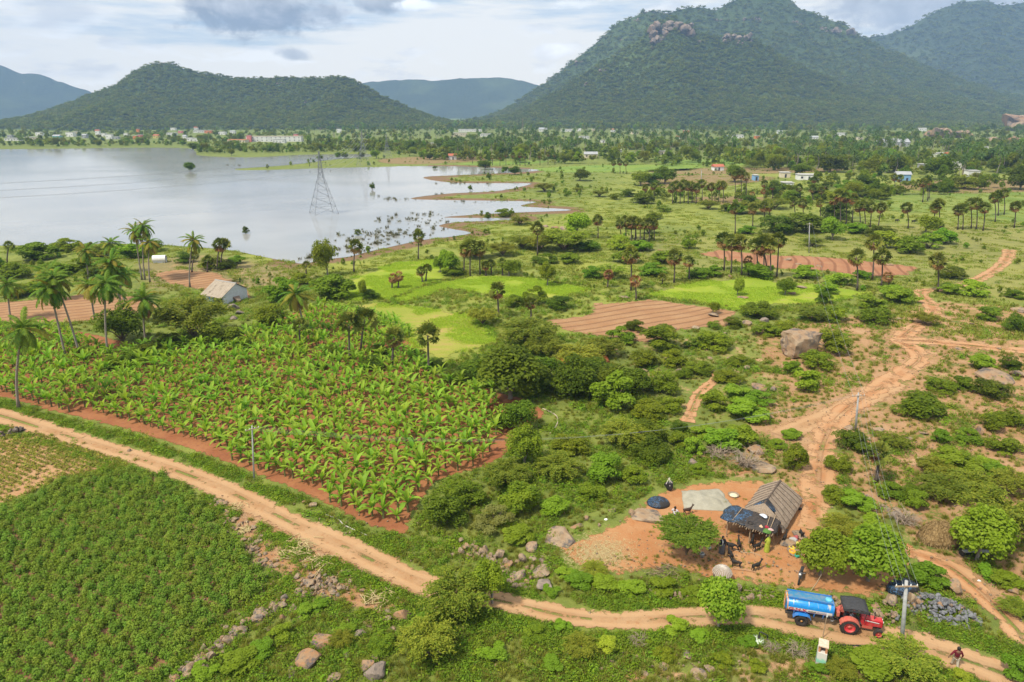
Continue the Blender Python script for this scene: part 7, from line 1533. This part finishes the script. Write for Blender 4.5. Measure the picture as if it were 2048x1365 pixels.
def basket(px, py, r, h, label, seed=0):
    P = G(px, py); e = empty('basket', P, seed, label, 'basket'); b = MB(); b.lathe([(r * .9, 0), (r, h * .5), (r * .98, h), (r * .9, h), (r * .88, h * .5), (r * .8, .04), (.001, .04)], 22).build('weave', M_BASK, e)
    for i in range(22): a = i * 6.283 / 22; MB().tube([(math.cos(a) * r * .93, math.sin(a) * r * .93, 0), (math.cos(a) * r * 1.02, math.sin(a) * r * 1.02, h * .5), (math.cos(a) * r, math.sin(a) * r, h + .06)], .012, 4).build('rib', M_STICK, e)
    return e
P = G(1443, 1160); co = empty('hen_coop', P, 0, 'round woven coop with a conical slatted thatch lid at the yard edge', 'coop'); b = MB(); b.lathe([(.58, 0), (.64, .35), (.66, .72), (.60, .72), (.58, .05)], 26).build('wall', M_BASK, co)
for i in range(26): a = i * 6.283 / 26; MB().tube([(math.cos(a) * .60, math.sin(a) * .60, 0), (math.cos(a) * .68, math.sin(a) * .68, .38), (math.cos(a) * .67, math.sin(a) * .67, .74)], .014, 4).build('rib', M_STICK, co)
cone = MB().lathe([(.74, .70), (.62, .92), (.40, 1.14), (.14, 1.26), (.001, 1.28)], 26).build('lid', M_THATCH, co, True); M_PALEW = simple('pale_palm_slats', (.42, .37, .31), (.54, .48, .42), 6, .9)
for i in range(26): a = i * 6.283 / 26 + .05; MB().tube([(math.cos(a) * .77, math.sin(a) * .77, .68), (math.cos(a) * .64, math.sin(a) * .64, .93), (math.cos(a) * .41, math.sin(a) * .41, 1.16), (math.cos(a) * .13, math.sin(a) * .13, 1.28)], .024, 4).build('slat', M_PALEW, cone)
MB().lathe([(.15, 1.25), (.17, 1.29), (.12, 1.32), (.001, 1.32)], 12).build('crown_ring', M_PALEW, cone)
basket(1471, 1184, .42, .55, 'open brown woven basket in front of the coop'); 
e = empty('brushwood_pile', G(1526, 1186), 0, 'broken woven frame of brown sticks left of the tanker', 'brushwood'); r_ = RS(70)
for i in range(34): a = Vector((r_.randn() * .45, r_.randn() * .22, .05 + .3 * r_.rand())); MB().tube([a, a + Vector((r_.randn() * .4, r_.randn() * .15, r_.randn() * .16))], .018, 4).build('stick', M_WOOD, e)
def log(pts, r, label, mat=M_WOOD): return tag(MB().tube([G(*p) + Vector((0, 0, r)) for p in pts], [r, r * .9, r * .8, r * .6][:len(pts)], 8).build('log', mat), label, 'log')
log([(1466, 1140), (1490, 1142), (1505, 1145), (1521, 1150)], .085, 'long pale log lying under the goat facing right', simple('pale_log', (.42, .24, .12), (.32, .18, .10), 4, .9)); log([(1465, 1100), (1485, 1106), (1505, 1107), (1524, 1114)], .05, 'thin crooked branch in front of the hut shelter'); log([(1453, 1097), (1451, 1115)], .09, 'short yellow-brown log beside the dark-clothed person', simple('yellow_log', (.48, .28, .12), (.40, .22, .10), 4, .9))
def pot(px, py, r, h, mat, label, name='pot', lid=None):
    P = G(px, py); o = MB().lathe([(r * .6, 0), (r, h * .45), (r * .92, h * .8), (r * .7, h), (r * .6, h * .95), (r * .75, h * .5), (.001, h * .35)], 18).build(name, mat, None, True, loc=P); return tag(o, label, 'pot')
M_STEEL = simple('steel_pot', (.45, .46, .47), (.30, .31, .32), 4, .35, metal=.6)
pot(1420, 1088, .22, .25, M_BLACK, 'black cooking pot behind the steel one near the umbrella tree'); pot(1418, 1098, .21, .22, M_STEEL, 'steel cooking pot near the umbrella tree'); pot(1404, 1115, .2, .45, M_STEEL, 'tall grey bucket at the right side of the umbrella tree trunk', 'bucket')
pot(1584, 1108, .30, .34, paint('yellow_plastic', (.72, .33, .01), .4, .05), 'orange-yellow plastic pot below the heap of sacks'); pot(1583, 1100, .27, .3, paint('lemon_plastic', (.60, .46, .03), .4, .05), 'yellow plastic pot behind the orange one'); pot(1594, 1115, .22, .34, paint('green_plastic', (.02, .36, .24), .4, .05), 'teal green plastic pot right of the orange pot')
bundle(G(1584, 1085), .9, cloth('grey_sacks', (.40, .38, .36)), 'sack', 'grey sack heap on the rocks right of the hut', 'sack', .55, 6); bundle(G(1592, 1080), .6, cloth('red_sack', (.42, .10, .10)), 'sack', 'red and white sack on top of the grey sacks', 'sack', .8, 7); bundle(G(1594, 1090), .55, cloth('yellow_sack', (.55, .48, .12)), 'sack', 'yellow sack at the front of the sack heap', 'sack', .6, 8)
bundle(G(1305, 1037), .4, W_, 'plastic_bag', 'small white bag on the flat rock near the seated person', 'bag', .5, 9); bundle(G(1212, 1040), .35, W_, 'plastic_bag', 'white plastic bag in the grass above the yard', 'bag', .4, 10); bundle(G(2003, 1157), .3, W_, 'plastic_bag', 'white bag in the grass below the right tree', 'bag', .4, 11); bundle(G(1958, 1163), .3, W_, 'plastic_bag', 'white litter left of the other bag near the red path', 'bag', .4, 12); bundle(G(1600, 1020), .35, M_IRON, 'bundle', 'small dark bundle at the right side of the hut', 'bundle', .7, 13)
P = G(1467, 992); e = empty('drying_tray', P, 0, 'round woven tray of white grain behind the hut', 'tray'); MB().lathe([(.02, .05), (.42, .06), (.5, .16), (.53, .16), (.45, .02), (.02, .02)], 22).build('tray', M_BASK, e, True); MB().lathe([(.38, .07), (.25, .15), (.001, .17)], 18).build('grain', simple('white_grain', (.62, .56, .40), (.5, .44, .3), 9, .9), e, True)
P = G(1337, 982); e = empty('wrapped_stack', P, .3, 'black wrapped stack topped with pale crossed sticks at the yard edge', 'stack'); link('wrapping', rock_mesh(1330, M_BLACK, 5, 'wrapping'), e, None, None, (.8, .7, 1.1))
for a, c_ in (((-.4, -.1, .85), (.1, .2, 1.3)), ((-.1, -.35, .7), (.15, .2, 1.3)), ((0, .2, 1.25), (.2, -.25, .95))): MB().tube([a, c_], .03, 5).build('stick', M_PALEW, e)
# motorcycle
P = G(1600, 1160); mc = empty('motorcycle', P, R(238), 'black motorcycle parked at the edge of the yard tree', 'motorcycle')
for x in (-.62, .66):
    w_ = MB().lathe([(.24, -.05), (.30, -.05), (.315, 0), (.30, .05), (.24, .05), (.24, -.05)], 22, 'Y', (x, 0, .31)).build('wheel', M_TYRE, mc, True); b = MB()
    for i in range(8): a = i * math.pi / 4; b.tube([(x, 0, .31), (x + math.cos(a) * .25, 0, .31 + math.sin(a) * .25)], .008, 4)
    b.build('spokes', M_STEEL, w_)
MB().tube([(-.62, .0, .31), (-.1, 0, .42), (.35, 0, .78), (.66, .0, .31)], .035, 6).build('frame', M_IRON, mc); MB().box((.0, 0, .42), (.42, .26, .3)).build('engine', M_GALV, mc, bevel=.03); MB().lathe([(.05, -.3), (.14, -.2), (.16, .05), (.12, .25), (.05, .3)], 12, 'X', (.18, 0, .78)).build('fuel_tank', paint('bike_black', (.02, .02, .03), .2, .1), mc, True); MB().box((-.35, 0, .78), (.72, .24, .10)).build('seat', M_CANV, mc, bevel=.03)
MB().tube([(.42, -.34, 1.0), (.48, 0, .96), (.42, .34, 1.0)], .018, 6).build('handlebar', M_STEEL, mc); MB().lathe([(.09, -.05), (.10, 0), (.001, .06)], 12, 'X', (.62, 0, .88)).build('headlight', W_, mc, True); MB().tube([(-.1, -.16, .3), (-.75, -.17, .34)], [.03, .045], 7).build('exhaust', M_STEEL, mc)
# well cap, pipe, pedestal
P = G(1515, 1283); e = empty('well_cap', P, 0, 'round white-green well cap with a black bent pipe below the road', 'well'); MB().lathe([(.46, 0), (.46, .18), (.40, .24), (.001, .27)], 24).build('cap', simple('pale_green_paint', (.52, .58, .46), (.40, .46, .36), 4, .7), e, True); MB().tube([(.05, 0, .2), (.05, 0, .75), (.15, 0, .8), (.55, -.1, .62), (.62, -.1, .55), (.62, -.1, -.05)], .045, 7).build('pipe', M_BLACK, e, True); MB().lathe([(.09, .2), (.09, .42), (.001, .44)], 10, c=(.05, 0, 0)).build('pump_head', M_IRON, e)
tag(MB().tube([G(1535, 1291) + Vector((0, 0, .06)), G(1600, 1292) + Vector((0, 0, .07)), G(1720, 1293) + Vector((0, 0, .06)), G(1790, 1296) + Vector((0, 0, .02))], .06, 8).build('water_pipe', M_BLACK, None, True), 'long straight black water pipe along the foot of the road', 'pipe')
m, T, bs = newmat('pedestal_paint'); v = T.coord('Object'); n = T.noise(3, 6, .65, v); sp_ = T.n('ShaderNodeSeparateXYZ'); T.t.links.new(v, sp_.inputs[0]); c = T.mix(T.ramp(T.math('ADD', sp_.outputs['Z'], T.math('MULTIPLY', n, .5)), .95, 1.1), (.22, .48, .34), (.55, .52, .46)); c = T.mix(T.ramp(T.math('ADD', sp_.outputs['Z'], T.math('MULTIPLY', n, .6)), .85, .65), c, (.46, .40, .37)); T.put(bs.inputs['Base Color'], c); bs.inputs['Roughness'].default_value = .85; M_PED = m
P = G(1640, 1330); e = empty('shrine_pedestal', P, R(-25), 'white and green concrete pedestal with an orange brick niche on top', 'pedestal'); MB().box((0, 0, .6), (.62, .8, 1.35), None, .94).build('base', M_PED, e, bevel=.02)
M_BRK = simple('orange_brick', (.42, .15, .06), (.50, .24, .13), 5, .9)
for s in (-1, 1): MB().box((s * .21, 0, 1.5), (.12, .66, .46)).build('niche_side', M_BRK, e, bevel=.01)
MB().box((0, .28, 1.5), (.30, .1, .46)).build('niche_back', M_BRK, e); MB().box((0, 0, 1.77), (.62, .78, .09)).build('niche_cap', simple('cap_stone', (.55, .36, .24), (.62, .5, .4), 5, .9), e, bevel=.01)
P = G(1950, 1113); e = empty('trough', P, 0, 'long pale plank on dark blocks under the right tree', 'trough'); MB().box((0, 0, .5), (2.2, .3, .07)).build('plank', M_CONC, e); MB().box((-.75, .2, .22), (.7, .5, .45)).build('block', M_IRON, e); MB().box((.7, .2, .22), (.7, .5, .45)).build('block', M_IRON, e)
# hose by the banana bed
tag(MB().tube([tuple(np.r_[p, .05]) for p in catmull(GP([(650, 1030), (676, 1040), (690, 1052), (720, 1066), (750, 1078), (765, 1080)]), 5)], .05, 6).build('hose', simple('pale_hose', (.50, .46, .42), (.4, .36, .3), 4, .8), None, True), 'pale hose lying along the near edge of the banana bed', 'hose'); tag(MB().tube([tuple(np.r_[p, .05]) for p in catmull(GP([(1085, 818), (1112, 832), (1114, 850), (1100, 868)]), 5)], .06, 6).build('hose', simple('pale_hose_b', (.52, .42, .34), None, 4, .8), None, True), 'curved pale hose on red soil at the right corner of the banana field', 'hose')
# stalk heaps and straw
M_STALK = simple('dry_stalk', (.50, .41, .20), (.40, .31, .15), 5, .9)
def stalks(px, py, w, n, label, seed, l=.9):
    P = G(px, py); k = mpp(px, py); e = empty('stalk_heap', P, 0, label, 'stalks'); r_ = RS(seed)
    for i in range(n): a = r_.rand() * 3.14; c_ = Vector((r_.randn() * w * k * .3, r_.randn() * w * k * .3, .04 + .12 * r_.rand())); d_ = Vector((math.cos(a), math.sin(a), r_.randn() * .08)) * l * (.4 + .4 * r_.rand()); MB().tube([c_ - d_ + Vector((0, 0, .1)), c_ + d_ + Vector((0, 0, .12))], .026, 4).build('stalk', M_STALK, e)
stalks(605, 1098, 50, 34, 'heap of yellow cut stalks at the road verge below the banana field', 1); stalks(640, 1126, 46, 30, 'heap of yellow cut stalks just above the field stone pile', 2); stalks(752, 1192, 46, 30, 'heap of yellow cut stalks right of the field stone pile', 3); stalks(490, 1062, 34, 22, 'heap of pale stalks between the crop field and the road', 4, .6); stalks(472, 1015, 30, 20, 'small heap of pale stalks at the upper corner of the crop field', 5, .5); stalks(575, 1110, 30, 14, 'few scattered stalks left of the larger stalk heap', 6, .6)
e = empty('brushwood_heap', G(1325, 1150), 0, 'heap of thin reddish brushwood in front of the umbrella tree', 'brushwood'); r_ = RS(72)
for i in range(60): c_ = Vector((r_.randn() * .6, r_.randn() * .5, .05 + .3 * r_.rand())); d_ = Vector((r_.randn(), r_.randn(), r_.randn() * .2)); d_.normalize(); MB().tube([c_ - d_ * .5, c_ + d_ * .5], .013, 4).build('twig', M_STICK if i % 2 else M_WOOD, e)
r_ = RS(73); q = GP(np.stack([1195 + r_.randn(2600) * 38, 1108 + r_.randn(2600) * 17], 1)); b = MB(); a = r_.rand(2600) * 3.14; Vv = []; Ff = []
for i in range(2600):
    d_ = np.array([math.cos(a[i]), math.sin(a[i])]) * (.06 + .12 * r_.rand()); n_ = np.array([-d_[1], d_[0]]) * .07; k = len(Vv); z = .05 + .05 * r_.rand(); Vv += [(*(q[i] - d_ - n_), z), (*(q[i] + d_ - n_), z + .03 * r_.rand()), (*(q[i] + d_ + n_), z + .02), (*(q[i] - d_ + n_), z)]; Ff.append((k, k + 1, k + 2, k + 3))
stuff(link('straw_litter', mesh_np('straw_litter', Vv, Ff, M_STALK)))
# earth mound
heap('earth_mound', 1165, 722, 110, 22, 1.3, simple('red_earth', (.34, .085, .03), (.42, .13, .05), 2, .95, .08), 'mound of freshly dug red earth beyond the dark trees', 'earth mound', 8, rough=.6)
# white house
gA, gB = G(449, 610), G(496, 597); gv = gB - gA; wl_ = gv.length; rz = math.atan2(gv.y, gv.x); wh = empty('farmhouse', gA, rz, 'whitewashed farmhouse with a weathered tiled roof near the lake', 'house')
Lh, hw2, rg = 5.6, 2.0, 3.5                  # local: x along the gable wall, +y back to the left
b = MB(); b.add([(0, 0, 0), (wl_, 0, 0), (wl_, 0, hw2), (wl_ * .55, 0, rg), (0, 0, hw2 - .15), (0, Lh, 0), (wl_, Lh, 0), (wl_, Lh, hw2), (wl_ * .55, Lh, rg), (0, Lh, hw2 - .15)], [(0, 1, 2, 3, 4), (6, 5, 9, 8, 7), (1, 6, 7, 2), (5, 0, 4, 9)]); b.build('wall', simple('old_whitewash', (.60, .62, .68), (.50, .51, .55), 1.5, .9), wh)
M_TILE = thatch('old_roof_tiles', (.22, .17, .12), (.46, .40, .32), (5, 1.2, 1))
for s, (xa, za, xb, zb) in (('l', (-.75, hw2 - .62, wl_ * .55, rg + .06)), ('r', (wl_ + .3, hw2 - .1, wl_ * .55, rg + .06))):
    n = 14; r_ = RS(80)
    for i in range(n):
        y0 = -.25 + (Lh + .5) * i / n; y1 = -.25 + (Lh + .5) * (i + .94) / n; o = .03 * r_.rand(); b = MB(); b.add([(xa, y0, za + o), (xb, y0, zb + o), (xb, y1, zb + o), (xa, y1, za + o), (xa, y0, za + o + .07), (xb, y0, zb + o + .07), (xb, y1, zb + o + .07), (xa, y1, za + o + .07)], [(0, 1, 2, 3), (7, 6, 5, 4), (0, 4, 5, 1), (2, 6, 7, 3), (0, 3, 7, 4), (1, 5, 6, 2)]); b.build('roof_tile_row', M_TILE, wh)
MB().box((wl_ * .55, Lh / 2, rg + .13), (.22, Lh + .5, .12)).build('ridge', M_CONC, wh); MB().box((-.03, 1.6, .85), (.06, 2.4, 1.3)).build('doorway', M_BLACK, wh); MB().box((-.08, 3.6, .5), (.1, 1.2, .9)).build('plinth', WALLM['b'], wh)
P = G(318, 527); e = empty('shed', P, .2, 'small white-roofed shed between the lakeside palms', 'shed'); MB().box((0, 1, .55), (2.6, 1.6, 1.1)).build('wall', WALLM['g'], e); b = MB(); b.lathe([(.9, -1.5), (.9, 1.5)], 16, 'X', (0, 1, .9)); b.build('roof', WALLM['w'], e, True)
# cattle far in the meadow and stubble by the left field
for px, py, lb in ((1793, 446, 'left of two grazing cattle in the meadow'), (1826, 448, 'right grazing cow in the meadow near the lone palmyra'), (1858, 452, 'cow lying under the tree at the meadow edge'), (1880, 460, 'reddish cow below the palmyra group')):
    goat(px, py, R(20), lb, 'n' if px > 1850 else 'k', 'down', 1.7).name = 'cow'
# ================================================================== labels that say where each look-alike stands
LM = [('the thatched hut', 1530, 1040), ('the red tractor', 1720, 1235), ('the blue tanker', 1615, 1210), ('the haystack', 1875, 1075), ('the grey stone heap', 1885, 1215), ('the near utility pole', 1808, 1250), ('the track pole', 1714, 830), ('the huge square boulder', 1605, 690),
      ('the umbrella tree', 1370, 1070), ('the lime roadside tree', 1437, 1205), ('the walking person', 1908, 1318), ('the shrine pedestal', 1645, 1300), ('the well cap', 1515, 1280), ('the woven coop', 1443, 1145), ('the field stone pile', 645, 1175), ('the crop field edge stones', 465, 1265), ('the boulder row by the road', 1030, 1130),
      ('the feathery roadside thicket', 900, 1210), ('the near corner of the banana field', 800, 1050), ('the right corner of the banana field', 1000, 830), ('the banana field pole', 506, 940), ('the straw patch', 1195, 1110), ('the red earth mound', 1165, 712), ('the near ploughed field', 1280, 640), ('the red ploughed field', 1620, 530),
      ('the right lime field', 1520, 590), ('the middle lime field', 990, 570), ('the left lime field', 800, 555), ('the thin green field', 880, 670), ('the farmhouse', 455, 590), ('the dead-skirted coconut palm', 600, 620), ('the lakeside coconut clump', 290, 500), ('the lone lakeside coconut', 382, 500), ('the corner coconut palm', 38, 740), ('the near pylon', 645, 400), ('the farthest pylon', 775, 300),
      ('the lake tip', 1000, 410), ('the meadow pole', 1618, 480), ('the pasture', 1950, 410), ('the lone meadow palmyra', 1815, 440), ('the right end of the red track', 1990, 700), ('the track junction', 1800, 685), ('the sandy fork', 1580, 860), ('the foot path', 1400, 800), ('the right granite slabs', 2005, 755), ('the right edge', 2040, 900),
      ('the red path', 1960, 1185), ('the road bend', 1250, 1245), ('the bottom edge', 1150, 1355), ('the lower left boulders', 650, 1320), ('the long far school', 547, 280), ('the temple tower', 276, 266), ('the telecom mast', 1045, 265), ('the factory sheds', 1790, 290), ('the white cube house', 1577, 372), ('the long white shed', 1620, 358), ('the left edge', 0, 540), ('the orange granite dome', 1900, 270),
      ('the black palmyra by the track', 1752, 930), ('the spit of land', 900, 330), ('the row crop', 130, 920), ('the palmyra row', 1520, 520), ('the dense palmyra clump', 1275, 465), ('the far palmyra clump', 1368, 390), ('the hut track', 1640, 960), ('the scrub right of the banana field', 1120, 880), ('the yard rock shelf', 1290, 1020), ('the verge stalks', 600, 1095)]
ORD = ['nearest', 'second nearest', 'third nearest', 'fourth nearest', 'fifth nearest', 'sixth nearest', 'seventh nearest', 'eighth nearest', 'ninth nearest', 'tenth nearest', 'eleventh nearest', 'twelfth nearest']
LP = np.array([(x, y) for _, x, y in LM], float); groups = {}
for o, noun, desc, P in AUTO:
    q = proj([P])[0]; d = np.hypot((LP[:, 0] - q[0]), (LP[:, 1] - q[1]) * 1.3); i = int(np.argmin(d)); dx, dy = q - LP[i]
    rel = ('left of' if dx < 0 else 'right of') if abs(dx) > abs(dy) * 1.3 else ('above' if dy < 0 else 'below')
    groups.setdefault((desc, rel, LM[i][0], noun), []).append((d[i], o))
for (desc, rel, lm, noun), lst in groups.items():
    lst.sort(key=lambda t: t[0])
    for k, (d, o) in enumerate(lst):
        o['label'] = '%s %s %s' % (desc, rel, lm) + ('' if len(lst) == 1 else ', ' + (ORD[k] if k < 12 else 'number %d in distance' % (k + 1)))
        if 'category' not in o: o['category'] = {'palmyra_palm': 'palm tree', 'house': 'house'}.get(noun, noun.replace('_', ' '))
        o['group'] = {'bush': 'scrub bushes', 'thorn_bush': 'thorn bushes', 'tree': 'scattered trees', 'rock': 'field rocks', 'boulder': 'boulders', 'palmyra_palm': 'palmyra palms', 'house': 'houses of the far village', 'dry_brush': 'dry brush'}.get(noun, noun)
